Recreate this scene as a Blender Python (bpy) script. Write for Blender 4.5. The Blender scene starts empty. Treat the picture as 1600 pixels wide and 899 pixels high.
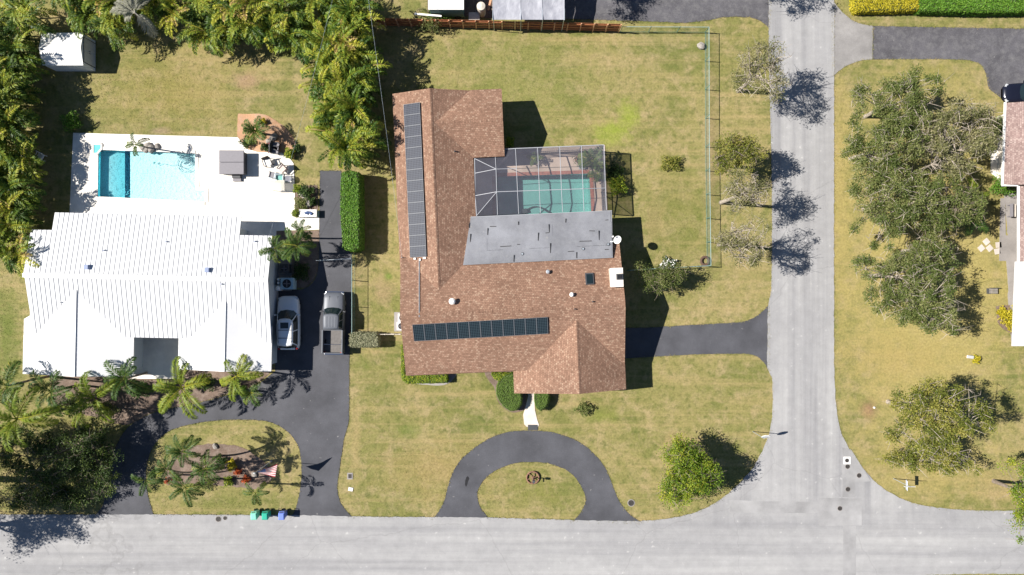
import bpy, bmesh, math, random
import numpy as np
from mathutils import Vector, Matrix

R = math.radians
S, H = 17.0, 60.0          # photo pixels per metre on the ground, height of the drone in metres
scene = bpy.context.scene
col = scene.collection

# ------------------------------------------------------------------ camera, sky, sun, exposure
cam_d = bpy.data.cameras.new('camera')
cam_d.sensor_width = 36.0
cam_d.lens = 36.0 * H / (1600.0 / S)
cam_d.clip_end = 3000
cam = bpy.data.objects.new('camera', cam_d)
cam.location = (0, 0, H)
cam.rotation_euler = (0, 0, 0)
col.objects.link(cam)
scene.camera = cam

SUN_DIR = Vector((-1.0, 0.085, 0.95)).normalized()      # towards the sun: from the left, slightly from the top
sun_el = math.asin(SUN_DIR.z)
world = bpy.data.worlds.new('World'); scene.world = world; world.use_nodes = True
wn = world.node_tree.nodes; wl = world.node_tree.links
sky = wn.new('ShaderNodeTexSky'); sky.sky_type = 'NISHITA'; sky.sun_disc = False
sky.sun_elevation = sun_el
sky.sun_rotation = math.atan2(SUN_DIR.x, SUN_DIR.y)
sky.altitude = 10; sky.air_density = 0.75; sky.dust_density = 0.1
bg = wn['Background']; bg.inputs['Strength'].default_value = 0.055
wl.new(sky.outputs[0], bg.inputs[0])

sun_d = bpy.data.lights.new('sun', 'SUN'); sun_d.energy = 5.0; sun_d.angle = R(0.5); sun_d.color = (1.0, 0.95, 0.87)
sun = bpy.data.objects.new('sun', sun_d); sun.location = (-60, 10, 70)
sun.rotation_euler = (-SUN_DIR).to_track_quat('-Z', 'Y').to_euler()
col.objects.link(sun)

scene.view_settings.view_transform = 'Standard'
scene.view_settings.look = 'None'
scene.view_settings.exposure = 0.82
scene.view_settings.gamma = 1.0
scene.cycles.max_bounces = 6
scene.cycles.diffuse_bounces = 2
scene.cycles.transparent_max_bounces = 16

# ------------------------------------------------------------------ helpers
def P(u, v, h=0.0):
    k = (H - h) / H / S
    return Vector(((u - 800) * k, (449.5 - v) * k, h))

def link(o, parent=None):
    col.objects.link(o)
    if parent is not None:
        o.parent = parent
    return o

def tag(o, label, cat, group=None):
    o['label'] = label; o['category'] = cat
    if group: o['group'] = group
    return o

ORG = {}
def thing(name, label, cat, loc, group=None, rz=0.0):
    o = bpy.data.objects.new(name, None); o.empty_display_size = 0.3
    o.location = loc; o.rotation_euler = (0, 0, rz); col.objects.link(o)
    ORG[o.name] = Vector(loc)
    return tag(o, label, cat, group)

class MB:
    """collects geometry in world coordinates; build() links it as one mesh object"""
    def __init__(s): s.v = []; s.f = []; s.m = []
    def add(s, verts, faces, m=0):
        b = len(s.v); s.v.extend([tuple(p) for p in verts])
        s.f.extend([tuple(i + b for i in f) for f in faces]); s.m.extend([m] * len(faces)); return s
    def box(s, c, size, rz=0.0, m=0, tilt=None):
        x, y, z = (d / 2 for d in size)
        vs = [Vector((sx * x, sy * y, sz * z)) for sz in (-1, 1) for sy in (-1, 1) for sx in (-1, 1)]
        M = Matrix.Rotation(rz, 3, 'Z')
        if tilt is not None: M = M @ Matrix.Rotation(tilt[1], 3, tilt[0])
        c = Vector(c)
        return s.add([c + M @ p for p in vs], [(0, 2, 3, 1), (4, 5, 7, 6), (0, 1, 5, 4), (2, 6, 7, 3), (0, 4, 6, 2), (1, 3, 7, 5)], m)
    def bar(s, a, b, w=0.06, t=0.06, m=0):
        a, b = Vector(a), Vector(b); d = (b - a); L = d.length
        if L < 1e-6: return s
        d.normalize(); up = Vector((0, 0, 1)) if abs(d.z) < 0.95 else Vector((0, 1, 0))
        x = d.cross(up).normalized(); z = x.cross(d).normalized()
        vs = [p + x * (sx * w / 2) + z * (sz * t / 2) for p in (a, b) for sz in (-1, 1) for sx in (-1, 1)]
        return s.add(vs, [(0, 1, 3, 2), (4, 6, 7, 5), (0, 4, 5, 1), (2, 3, 7, 6), (0, 2, 6, 4), (1, 5, 7, 3)], m)
    def tube(s, pts, rad, n=6, m=0, cap=True):
        pts = [Vector(p) for p in pts]
        if not hasattr(rad, '__len__'): rad = [rad] * len(pts)
        vs = []; fs = []
        for i, p in enumerate(pts):
            d = (pts[min(i + 1, len(pts) - 1)] - pts[max(i - 1, 0)])
            if d.length < 1e-9: d = Vector((0, 0, 1))
            d.normalize(); up = Vector((0, 0, 1)) if abs(d.z) < 0.9 else Vector((1, 0, 0))
            x = d.cross(up).normalized(); y = x.cross(d).normalized()
            for k in range(n):
                a = 2 * math.pi * k / n
                vs.append(p + (x * math.cos(a) + y * math.sin(a)) * rad[i])
        for i in range(len(pts) - 1):
            for k in range(n):
                k2 = (k + 1) % n
                fs.append((i * n + k, i * n + k2, (i + 1) * n + k2, (i + 1) * n + k))
        if cap:
            fs.append(tuple(range(n))); fs.append(tuple(reversed(range((len(pts) - 1) * n, len(pts) * n))))
        return s.add(vs, fs, m)
    def prism(s, pts, dz, m=0):
        """polygon (list of 3D points) extruded downward by dz"""
        n = len(pts); pts = [Vector(p) for p in pts]
        vs = pts + [p - Vector((0, 0, dz)) for p in pts]
        fs = [tuple(range(n)), tuple(reversed(range(n, 2 * n)))] + [(i, i + n, (i + 1) % n + n, (i + 1) % n) for i in range(n)]
        return s.add(vs, fs, m)
    def cyl(s, c, r, h, n=16, m=0, r2=None):
        c = Vector(c); return s.tube([c, c + Vector((0, 0, h))], [r, r if r2 is None else r2], n, m)
    def build(s, name, mats, parent=None, smooth=False, local=False, bevel=0.0):
        me = bpy.data.meshes.new(name)
        o0 = Vector((0, 0, 0))
        if parent is not None and not local:
            o0 = ORG.get(parent.name, Vector((0, 0, 0)))
        me.from_pydata([(p[0] - o0.x, p[1] - o0.y, p[2] - o0.z) for p in s.v], [], s.f)
        if not isinstance(mats, (list, tuple)): mats = [mats]
        for m in mats: me.materials.append(m)
        me.polygons.foreach_set('material_index', s.m)
        bm = bmesh.new(); bm.from_mesh(me); bmesh.ops.recalc_face_normals(bm, faces=bm.faces)
        if bevel > 0:
            bmesh.ops.bevel(bm, geom=[e for e in bm.edges if e.is_manifold and e.calc_face_angle(0) > 0.5], offset=bevel, segments=2, affect='EDGES', profile=0.6)
        bm.to_mesh(me); bm.free()
        if smooth: me.polygons.foreach_set('use_smooth', [True] * len(me.polygons))
        me.update()
        o = bpy.data.objects.new(name, me); link(o, parent)
        if parent is not None: ORG[o.name] = o0
        return o

def np_mesh(name, v, f, mats, tint=None, mi=None, smooth=False):
    v = np.asarray(v, dtype=np.float32); f = np.asarray(f, dtype=np.int32)
    me = bpy.data.meshes.new(name)
    me.vertices.add(len(v)); me.vertices.foreach_set('co', v.ravel())
    k = f.shape[1]; me.loops.add(f.size); me.loops.foreach_set('vertex_index', f.ravel())
    me.polygons.add(len(f))
    me.polygons.foreach_set('loop_start', np.arange(0, f.size, k, dtype=np.int32))
    me.polygons.foreach_set('loop_total', np.full(len(f), k, dtype=np.int32))
    if not isinstance(mats, (list, tuple)): mats = [mats]
    for m in mats: me.materials.append(m)
    if mi is not None: me.polygons.foreach_set('material_index', np.asarray(mi, dtype=np.int32))
    me.polygons.foreach_set('use_smooth', np.full(len(f), bool(smooth)))
    me.update(calc_edges=True)
    if tint is not None:
        at = me.attributes.new('tint', 'FLOAT', 'POINT'); at.data.foreach_set('value', np.asarray(tint, dtype=np.float32))
    return me

def mobj(name, me, parent=None, loc=(0, 0, 0), rz=0.0):
    o = bpy.data.objects.new(name, me); o.location = loc; o.rotation_euler = (0, 0, rz)
    return link(o, parent)

# ------------------------------------------------------------------ materials
class NT:
    def __init__(s, name):
        s.mat = bpy.data.materials.new(name); s.mat.use_nodes = True
        s.t = s.mat.node_tree; s.n = s.t.nodes; s.l = s.t.links
        s.bsdf = s.n['Principled BSDF']; s.out = s.n['Material Output']; s._pos = None
    def new(s, t, **kw):
        n = s.n.new(t)
        for k, v in kw.items(): setattr(n, k, v)
        return n
    def pos(s):
        if s._pos is None: s._pos = s.new('ShaderNodeNewGeometry').outputs['Position']
        return s._pos
    def objc(s): return s.new('ShaderNodeTexCoord').outputs['Object']
    def mapping(s, vec, scale=(1, 1, 1), rot=(0, 0, 0), loc=(0, 0, 0)):
        m = s.new('ShaderNodeMapping'); s.l.new(vec, m.inputs[0])
        m.inputs['Scale'].default_value = scale; m.inputs['Rotation'].default_value = rot; m.inputs['Location'].default_value = loc
        return m.outputs[0]
    def noise(s, vec, scale, detail=4, rough=0.55, dist=0.0):
        n = s.new('ShaderNodeTexNoise'); n.inputs['Scale'].default_value = scale; n.inputs['Detail'].default_value = detail
        n.inputs['Roughness'].default_value = rough; n.inputs['Distortion'].default_value = dist
        s.l.new(vec, n.inputs['Vector']); return n.outputs['Fac']
    def ramp(s, fac, stops):
        r = s.new('ShaderNodeValToRGB'); e = r.color_ramp.elements
        while len(e) < len(stops): e.new(0.5)
        for i, (p, c) in enumerate(stops):
            e[i].position = p; e[i].color = (c, c, c, 1) if isinstance(c, (int, float)) else (*c, 1)
        s.l.new(fac, r.inputs[0]); return r.outputs[0]
    def mix(s, a, b, fac, mode='MIX'):
        m = s.new('ShaderNodeMix', data_type='RGBA', blend_type=mode)
        for sock, x in ((m.inputs[0], fac), (m.inputs[6], a), (m.inputs[7], b)):
            if isinstance(x, bpy.types.NodeSocket): s.l.new(x, sock)
            elif isinstance(x, (int, float)): sock.default_value = x if sock == m.inputs[0] else (x, x, x, 1)
            else: sock.default_value = (*x, 1)
        return m.outputs[2]
    def math(s, op, a, b=None, clamp=False):
        m = s.new('ShaderNodeMath', operation=op, use_clamp=clamp)
        for i, x in enumerate((a, b)):
            if x is None: continue
            if isinstance(x, bpy.types.NodeSocket): s.l.new(x, m.inputs[i])
            else: m.inputs[i].default_value = x
        return m.outputs[0]
    def bump(s, h, strength=0.3, dist=0.02):
        b = s.new('ShaderNodeBump'); b.inputs['Strength'].default_value = strength; b.inputs['Distance'].default_value = dist
        s.l.new(h, b.inputs['Height']); s.l.new(b.outputs[0], s.bsdf.inputs['Normal'])
    def base(s, c):
        if isinstance(c, bpy.types.NodeSocket): s.l.new(c, s.bsdf.inputs['Base Color'])
        else: s.bsdf.inputs['Base Color'].default_value = (*c, 1)
    def props(s, rough=0.6, metal=0.0, spec=0.4):
        s.bsdf.inputs['Roughness'].default_value = rough; s.bsdf.inputs['Metallic'].default_value = metal
        s.bsdf.inputs['Specular IOR Level'].default_value = spec
        return s.mat

def M(name, c, rough=0.6, metal=0.0, var=0.12, scale=6.0, bump=0.0, spec=0.4, dirt=None):
    """painted / moulded surface: base colour with uneven wear and optional dirt"""
    t = NT(name); p = t.objc()
    f = t.noise(p, scale, 5)
    c2 = tuple(max(0, x * (1 - var)) for x in c); c3 = tuple(min(1, x * (1 + var)) for x in c)
    k = t.ramp(f, [(0.3, c2), (0.7, c3)])
    if dirt: k = t.mix(k, dirt, t.ramp(t.noise(t.pos(), 1.3, 7), [(0.52, 0.0), (0.75, 0.5)]))
    t.base(k)
    if bump: t.bump(t.noise(p, scale * 8, 3), bump, 0.01)
    return t.props(rough, metal, spec)

def LEAF(name, stops, transl=0.25, rough=0.5, spec=0.25):
    """leaf material; hue follows the 'tint' attribute of each leaf (0..1)"""
    t = NT(name); a = t.new('ShaderNodeAttribute', attribute_name='tint')
    r = t.new('ShaderNodeNewGeometry').outputs['Random Per Island']
    f = t.math('ADD', a.outputs['Fac'], t.math('MULTIPLY', t.math('SUBTRACT', r, 0.5), 0.22), clamp=True)
    k = t.ramp(f, stops); t.base(k); t.props(rough, 0, spec)
    tr = t.new('ShaderNodeBsdfTranslucent'); t.l.new(k, tr.inputs[0])
    mx = t.new('ShaderNodeMixShader'); mx.inputs[0].default_value = transl
    t.l.new(t.bsdf.outputs[0], mx.inputs[1]); t.l.new(tr.outputs[0], mx.inputs[2]); t.l.new(mx.outputs[0], t.out.inputs[0])
    return t.mat

def spot_mask(t, u, v, ru, rv, nz, soft=0.6, rot=0.0):
    """elliptical patch with a ragged edge at photo position u,v on the ground"""
    c = P(u, v)
    q = t.mapping(t.pos(), (1, 1, 0), (0, 0, 0), (-c.x, -c.y, 0))
    q = t.mapping(q, (S / ru, S / rv, 0), (0, 0, rot))
    ln = t.new('ShaderNodeVectorMath', operation='LENGTH'); t.l.new(q, ln.inputs[0])
    d = t.math('ADD', ln.outputs['Value'], t.math('MULTIPLY', t.math('SUBTRACT', nz, 0.5), 1.9))
    return t.ramp(d, [(max(0.0, 1 - soft), 1.0), (1.0, 0.0)])

def lawn_material():
    t = NT('lawn_grass'); p = t.pos()
    big = t.noise(p, 0.16, 8, 0.68, 0.5); mid = t.noise(p, 0.6, 8, 0.72, 0.5); fine = t.noise(p, 5.0, 5, 0.7); mid2 = t.noise(p, 1.7, 5, 0.6)
    streak = t.noise(t.mapping(p, (0.045, 1.15, 1), (0, 0, R(2))), 1.2, 4, 0.6)
    k = t.ramp(big, [(0.28, (0.128, 0.148, 0.040)), (0.44, (0.192, 0.188, 0.060)), (0.56, (0.252, 0.224, 0.084)), (0.70, (0.318, 0.255, 0.122))])
    k = t.mix(k, (0.375, 0.290, 0.160), t.ramp(mid, [(0.47, 0.0), (0.68, 0.8)]))
    k = t.mix(k, (0.100, 0.120, 0.030), t.ramp(mid2, [(0.30, 0.75), (0.50, 0.0)]))
    k = t.mix(k, (0.37, 0.285, 0.135), t.ramp(streak, [(0.50, 0.0), (0.68, 0.55)]))
    nz = t.noise(p, 0.8, 6, 0.7)
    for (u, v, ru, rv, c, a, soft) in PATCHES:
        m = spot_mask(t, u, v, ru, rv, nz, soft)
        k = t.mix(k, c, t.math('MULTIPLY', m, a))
    c = P(1066, 348); q = t.mapping(t.mapping(p, (1, 1, 0), (0, 0, 0), (-c.x, -c.y, 0)), (S / 56, S / 72, 0))      # turning rings of the mower
    ln = t.new('ShaderNodeVectorMath', operation='LENGTH'); t.l.new(q, ln.inputs[0]); dd = t.math('ADD', ln.outputs['Value'], t.math('MULTIPLY', mid, 0.45))
    rg_ = t.ramp(t.math('SINE', t.math('MULTIPLY', dd, 17.0)), [(0.0, 0.0), (1.0, 1.0)])
    k = t.mix(k, t.mix((0.125, 0.140, 0.034), (0.30, 0.24, 0.10), rg_), t.math('MULTIPLY', t.ramp(ln.outputs['Value'], [(0.25, 0.0), (0.5, 0.5), (0.9, 0.4), (1.15, 0.0)]), 0.5))
    k = t.mix(k, t.ramp(fine, [(0.28, 0.74), (0.72, 1.22)]), 1.0, 'MULTIPLY')
    r = t.new('ShaderNodeNewGeometry').outputs['Random Per Island']
    t.base(t.mix(k, t.ramp(r, [(0.0, 0.86), (1.0, 1.14)]), 1.0, 'MULTIPLY'))
    t.bump(t.noise(p, 14, 4, 0.7), 0.6, 0.05)
    return t.props(0.85, 0, 0.15)

GREEN = (0.115, 0.150, 0.028); DIRT = (0.335, 0.225, 0.140); STRAW = (0.37, 0.28, 0.135); LIME = (0.24, 0.29, 0.040)
PATCHES = [  # bare, dry and lush lawn spots, plus haze brightness painted right of street (photo px)
    (385, 125, 34, 17, DIRT, 0.9, 0.7), (405, 105, 30, 25, STRAW, 0.5, 0.8), (250, 205, 22, 8, (0.34, 0.25, 0.17), 0.7, 0.7),
    (955, 207, 40, 26, LIME, 0.8, 0.9), (982, 180, 26, 32, LIME, 0.75, 0.9), (800, 130, 190, 110, (0.165, 0.190, 0.045), 0.4, 0.95), (270, 140, 150, 90, (0.255, 0.205, 0.058), 0.45, 0.95), (607, 433, 9, 8, (0.13, 0.2, 0.03), 0.9, 0.8),
    (1358, 640, 18, 22, (0.27, 0.15, 0.10), 0.85, 0.8), (1380, 620, 20, 22, STRAW, 0.5, 0.9), (600, 455, 22, 28, (0.30, 0.22, 0.12), 0.7, 0.8),
    (1108, 250, 14, 140, (0.34, 0.25, 0.14), 0.6, 0.9), (1022, 345, 16, 45, (0.34, 0.25, 0.13), 0.55, 0.8), (1060, 330, 55, 75, (0.155, 0.165, 0.04), 0.45, 0.9),
    (940, 650, 40, 14, (0.18, 0.21, 0.04), 0.5, 0.9), (640, 675, 26, 16, (0.12, 0.17, 0.03), 0.55, 0.9), (556, 700, 10, 90, STRAW, 0.5, 0.9),
    (1165, 420, 60, 40, STRAW, 0.3, 0.9), (1310, 300, 30, 260, (0.37, 0.29, 0.11), 0.7, 0.9), (1450, 420, 175, 350, (0.365, 0.300, 0.110), 0.75, 0.6), (1450, 730, 130, 70, (0.36, 0.285, 0.11), 0.6, 0.8), (1400, 560, 110, 50, (0.35, 0.265, 0.10), 0.45, 0.9),  # right of the street: straw lawn, its colour also brightened to imitate haze
    (875, 290, 330, 330, (0.25, 0.20, 0.06), 0.0, 0.9), (15, 520, 24, 90, GREEN, 0.75, 0.8), (1065, 690, 40, 16, (0.34, 0.24, 0.12), 0.5, 0.8),
    (690, 735, 130, 60, (0.29, 0.215, 0.085), 0.5, 0.9), (570, 570, 25, 25, GREEN, 0.5, 0.9), (960, 490, 4, 4, GREEN, 0.0, 0.9), (1450, 120, 60, 25, (0.20, 0.20, 0.04), 0.5, 0.9),
    (340, 790, 120, 18, (0.15, 0.16, 0.04), 0.5, 0.8), (835, 770, 60, 30, (0.16, 0.17, 0.035), 0.5, 0.9), (1560, 760, 60, 40, (0.36, 0.26, 0.13), 0.4, 0.9)]

def street_material():
    t = NT('worn_street_asphalt'); p = t.pos()
    big = t.noise(p, 0.12, 5, 0.6); fine = t.noise(p, 22, 3, 0.7); mid = t.noise(p, 1.1, 6, 0.65)
    lanes_x = t.noise(t.mapping(p, (0.02, 0.75, 1)), 1.0, 5, 0.6); lanes_y = t.noise(t.mapping(p, (0.9, 0.02, 1)), 1.0, 5, 0.6)
    sep = t.new('ShaderNodeSeparateXYZ'); t.l.new(p, sep.inputs[0])
    south = t.ramp(t.math('ADD', t.math('MULTIPLY', sep.outputs['Y'], -0.2), -3.6), [(0.0, 0.0), (1.0, 1.0)])
    ln = t.mix(lanes_y, lanes_x, south)
    k = t.ramp(ln, [(0.30, (0.238, 0.236, 0.246)), (0.5, (0.322, 0.318, 0.322)), (0.7, (0.388, 0.383, 0.383))])
    k = t.mix(k, (0.27, 0.267, 0.276), t.ramp(big, [(0.42, 0.0), (0.70, 0.55)]))
    k = t.mix(k, t.ramp(mid, [(0.25, 0.84), (0.75, 1.1)]), 0.8, 'MULTIPLY')
    k = t.mix(k, t.ramp(fine, [(0.25, 0.86), (0.75, 1.12)]), 0.9, 'MULTIPLY')
    sp = t.noise(p, 2.2, 2, 0.4)
    k = t.mix(k, (0.50, 0.49, 0.48), t.ramp(sp, [(0.70, 0.0), (0.76, 0.5)]))
    vr = t.new('ShaderNodeTexVoronoi', feature='DISTANCE_TO_EDGE'); vr.inputs['Scale'].default_value = 0.07
    wob = t.new('ShaderNodeMix', data_type='VECTOR'); 
    nzc = t.new('ShaderNodeTexNoise'); nzc.inputs['Scale'].default_value = 0.7; nzc.inputs['Detail'].default_value = 5; t.l.new(p, nzc.inputs['Vector'])
    ad = t.new('ShaderNodeVectorMath', operation='ADD'); t.l.new(p, ad.inputs[0]); t.l.new(nzc.outputs['Color'], ad.inputs[1])
    t.l.new(ad.outputs[0], vr.inputs['Vector'])
    k = t.mix(k, (0.17, 0.165, 0.165), t.ramp(vr.outputs['Distance'], [(0.0, 0.30), (0.0028, 0.0)]))
    t.base(k); t.bump(fine, 0.25, 0.01)
    return t.props(0.85, 0, 0.25)

def asphalt_material(name, c, speck=0.12, stains=(0.25, 0.24, 0.23), stain_amt=0.0):
    t = NT(name); p = t.pos()
    k = t.ramp(t.noise(p, 0.35, 6, 0.6), [(0.3, tuple(x * 0.74 for x in c)), (0.7, tuple(x * 1.30 for x in c))])
    k = t.mix(k, t.ramp(t.noise(p, 26, 3, 0.7), [(0.25, 1 - speck * 2), (0.75, 1 + speck * 2)]), 1.0, 'MULTIPLY')
    k = t.mix(k, (0.30, 0.29, 0.28), t.ramp(t.noise(p, 3.1, 2, 0.4), [(0.72, 0.0), (0.78, 0.45)]))
    if stain_amt: k = t.mix(k, stains, t.ramp(t.noise(p, 1.6, 8, 0.75, 0.2), [(0.46, 0.0), (0.78, stain_amt)]))
    t.base(k); t.bump(t.noise(p, 40, 3), 0.3, 0.01)
    return t.props(0.8, 0, 0.3)

def shingle_material(name, along_y, rot, pal, s=1.0):
    """asphalt shingle courses: brick rows along the eave, each tab with its own blend of granules"""
    t = NT(name); p = t.pos()
    q = t.mapping(p, (1, 1, 0), (0, 0, -rot + (math.pi / 2 if along_y else 0)))
    b = t.new('ShaderNodeTexBrick'); b.offset = 0.37; b.squash = 1.0
    for n, v in (('Scale', 1.0), ('Mortar Size', 0.012), ('Brick Width', 0.21 * s), ('Row Height', 0.145 * s), ('Bias', 0.0), ('Mortar Smooth', 0.6)):
        b.inputs[n].default_value = v
    b.inputs['Color1'].default_value = (0, 0, 0, 1); b.inputs['Color2'].default_value = (1, 1, 1, 1); b.inputs['Mortar'].default_value = (0.28, 0.28, 0.28, 1)
    t.l.new(q, b.inputs['Vector'])
    k = t.ramp(b.outputs['Color'], [(0.0, pal[0]), (0.35, pal[1]), (0.7, pal[2]), (1.0, pal[3])])
    k = t.mix(k, t.ramp(t.noise(p, 9, 3, 0.6), [(0.3, 0.82), (0.7, 1.18)]), 1.0, 'MULTIPLY')
    k = t.mix(k, t.ramp(t.noise(p, 0.35, 7, 0.65), [(0.3, 0.80), (0.7, 1.12)]), 1.0, 'MULTIPLY')
    k = t.mix(k, t.ramp(b.outputs['Fac'], [(0.0, 1.0), (1.0, 0.7)]), 1.0, 'MULTIPLY')
    t.base(k)
    hgt = t.math('ADD', t.math('MULTIPLY', b.outputs['Color'], 0.6), t.math('MULTIPLY', b.outputs['Fac'], -1.0))
    t.bump(hgt, 0.55, 0.03)
    return t.props(0.9, 0, 0.15)

def cells_material(name, c, gap, nx, ny, ang=0.0):
    """photovoltaic cells on UV-like object coordinates of one module (0..1 x 0..1)"""
    t = NT(name); a = t.new('ShaderNodeAttribute', attribute_name='cell'); v = a.outputs['Vector']
    q = t.mapping(v, (nx, ny, 1)); fr = t.new('ShaderNodeVectorMath', operation='FRACTION'); t.l.new(q, fr.inputs[0])
    sp = t.new('ShaderNodeSeparateXYZ'); t.l.new(fr.outputs[0], sp.inputs[0])
    ex = t.math('MINIMUM', sp.outputs['X'], t.math('SUBTRACT', 1.0, sp.outputs['X'])); ey = t.math('MINIMUM', sp.outputs['Y'], t.math('SUBTRACT', 1.0, sp.outputs['Y']))
    e = t.math('MINIMUM', ex, ey)
    k = t.mix(gap, t.ramp(t.noise(t.pos(), 4, 3), [(0.3, tuple(x * 0.8 for x in c)), (0.7, tuple(x * 1.25 for x in c))]), t.ramp(e, [(0.07, 0.0), (0.12, 1.0)]))
    t.base(k); return t.props(0.45, 0.0, 0.12)

def screen_material(name, c, alpha):
    t = NT(name); t.base(c); t.props(0.9, 0, 0.05)
    tr = t.new('ShaderNodeBsdfTransparent'); mx = t.new('ShaderNodeMixShader')
    f = t.ramp(t.noise(t.pos(), 1.5, 3), [(0.3, alpha * 0.92), (0.7, min(1, alpha * 1.08))])
    t.l.new(f, mx.inputs[0]); t.l.new(tr.outputs[0], mx.inputs[1]); t.l.new(t.bsdf.outputs[0], mx.inputs[2]); t.l.new(mx.outputs[0], t.out.inputs[0])
    return t.mat

def water_material(name, absorb, dens, rip=0.12, rscale=3.0):
    t = NT(name)
    t.n.remove(t.bsdf)
    tr = t.new('ShaderNodeBsdfTransparent'); gl = t.new('ShaderNodeBsdfGlossy'); gl.inputs['Roughness'].default_value = 0.03
    fr = t.new('ShaderNodeFresnel'); fr.inputs['IOR'].default_value = 1.33
    b = t.new('ShaderNodeBump'); b.inputs['Strength'].default_value = rip; b.inputs['Distance'].default_value = 0.1
    t.l.new(t.noise(t.pos(), rscale, 3, 0.6, 0.6), b.inputs['Height']); t.l.new(b.outputs[0], gl.inputs['Normal']); t.l.new(b.outputs[0], fr.inputs['Normal'])
    mx = t.new('ShaderNodeMixShader'); t.l.new(fr.outputs[0], mx.inputs[0]); t.l.new(tr.outputs[0], mx.inputs[1]); t.l.new(gl.outputs[0], mx.inputs[2])
    va = t.new('ShaderNodeVolumeAbsorption'); va.inputs['Color'].default_value = (*absorb, 1); va.inputs['Density'].default_value = dens
    t.l.new(mx.outputs[0], t.out.inputs['Surface']); t.l.new(va.outputs[0], t.out.inputs['Volume'])
    return t.mat

TH = R(2.5)        # the brown house is turned a little
THW = R(-1.15)     # so is the white house, the other way
PAL = [(0.222, 0.129, 0.090), (0.262, 0.155, 0.108), (0.302, 0.180, 0.126), (0.378, 0.256, 0.184)]
m_lawn = lawn_material(); m_street = street_material()
m_asph = asphalt_material('dark_driveway_asphalt', (0.074, 0.075, 0.086))
m_asph_old = asphalt_material('weathered_driveway_asphalt', (0.090, 0.087, 0.097), 0.22, (0.21, 0.205, 0.205), 0.7)
m_apron = asphalt_material('concrete_apron', (0.25, 0.24, 0.235), 0.08, (0.16, 0.15, 0.15), 0.6)
m_patch = asphalt_material('street_patch_asphalt', (0.285, 0.281, 0.285), 0.08)
m_deck = asphalt_material('white_pool_deck', (0.76, 0.72, 0.66), 0.04)
m_conc = asphalt_material('pale_concrete', (0.56, 0.50, 0.45), 0.05)
m_grey_conc = asphalt_material('grey_concrete', (0.27, 0.25, 0.24), 0.1)
m_mulch = asphalt_material('bark_mulch', (0.15, 0.105, 0.080), 0.4, (0.30, 0.24, 0.20), 0.8)
m_soil = asphalt_material('orange_sandy_mulch', (0.40, 0.23, 0.13), 0.2, (0.42, 0.33, 0.27), 0.8)
m_tan_deck = asphalt_material('tan_textured_deck', (0.42, 0.33, 0.27), 0.16)
m_sh_x = shingle_material('brown_shingle_rows_east_west', False, TH, PAL)
m_sh_y = shingle_material('brown_shingle_rows_north_south', True, TH, PAL)
PAL2 = [(0.26, 0.18, 0.165), (0.31, 0.22, 0.20), (0.36, 0.265, 0.24), (0.42, 0.32, 0.29)]
m_sh_pink = shingle_material('pale_pink_shingle', True, 0, PAL2)
m_white_metal = M('white_painted_metal_roof', (0.63, 0.635, 0.65), 0.4, 0.0, 0.04, 0.5, 0, 0.4)
m_white = M('white_paint', (0.78, 0.77, 0.75), 0.55, 0, 0.04)
m_cream = M('cream_stucco', (0.62, 0.56, 0.48), 0.85, 0, 0.08, 3, 0.2)
m_fascia = M('brown_fascia', (0.17, 0.10, 0.07), 0.6)
m_rolled = asphalt_material('grey_rolled_roofing', (0.195, 0.200, 0.222), 0.12, (0.28, 0.285, 0.30), 0.5)
m_tar = M('black_roofing_tar', (0.02, 0.02, 0.022), 0.6)
m_alu = M('white_aluminium_frame', (0.34, 0.35, 0.38), 0.55, 0.0, 0.05)
m_screen = screen_material('insect_screen_mesh', (0.19, 0.19, 0.235), 0.26)
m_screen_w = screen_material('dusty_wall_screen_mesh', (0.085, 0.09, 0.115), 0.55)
m_green_metal = M('green_coated_steel', (0.10, 0.22, 0.19), 0.5, 0.1)
m_chain = screen_material('green_chain_link_mesh', (0.17, 0.30, 0.27), 0.15)
m_galv = M('galvanised_steel', (0.50, 0.55, 0.60), 0.4, 0.5)
m_wood = M('stained_red_fence_wood', (0.36, 0.135, 0.060), 0.75, 0, 0.3, 3.0)
m_wood_l = M('pale_fence_post_wood', (0.55, 0.29, 0.17), 0.75, 0, 0.25, 3.0)
m_brick = M('red_brick_coping', (0.27, 0.105, 0.075), 0.85, 0, 0.3, 5)
m_black = M('black_plastic', (0.015, 0.015, 0.017), 0.5)
m_dark = M('dark_grey_plastic', (0.06, 0.062, 0.07), 0.55)
m_grey = M('grey_vinyl', (0.20, 0.19, 0.21), 0.6, 0, 0.06)
m_frame = M('anodised_module_frame', (0.15, 0.16, 0.18), 0.55, 0.0)
m_cell_b = cells_material('blue_solar_cells', (0.009, 0.013, 0.028), (0.065, 0.075, 0.10), 10, 6)
m_cell_k = cells_material('dark_teal_solar_cells', (0.006, 0.011, 0.017), (0.05, 0.075, 0.09), 10, 6)
m_bark = M('grey_bark', (0.21, 0.17, 0.135), 0.9, 0, 0.35, 5, 0.4)
m_pale_bark = M('pale_twig_bark', (0.36, 0.31, 0.26), 0.9, 0, 0.3, 5, 0.3)
m_palm_bark = M('ringed_palm_trunk', (0.27, 0.22, 0.17), 0.9, 0, 0.3, 7, 0.4)
m_rock = M('pale_limestone', (0.28, 0.255, 0.23), 0.9, 0, 0.25, 4, 0.4)
m_glass = M('tinted_car_glass', (0.012, 0.022, 0.026), 0.06, 0, 0.05, 2, 0, 0.6)
m_tyre = M('tyre_rubber', (0.018, 0.018, 0.019), 0.85)
m_rim = M('alloy_rim', (0.5, 0.5, 0.52), 0.3, 0.9)
m_chrome = M('chrome_trim', (0.7, 0.7, 0.72), 0.15, 1.0, 0.02)
m_lamp = M('clear_headlight_lens', (0.6, 0.62, 0.65), 0.1, 0.2, 0.05)
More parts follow.
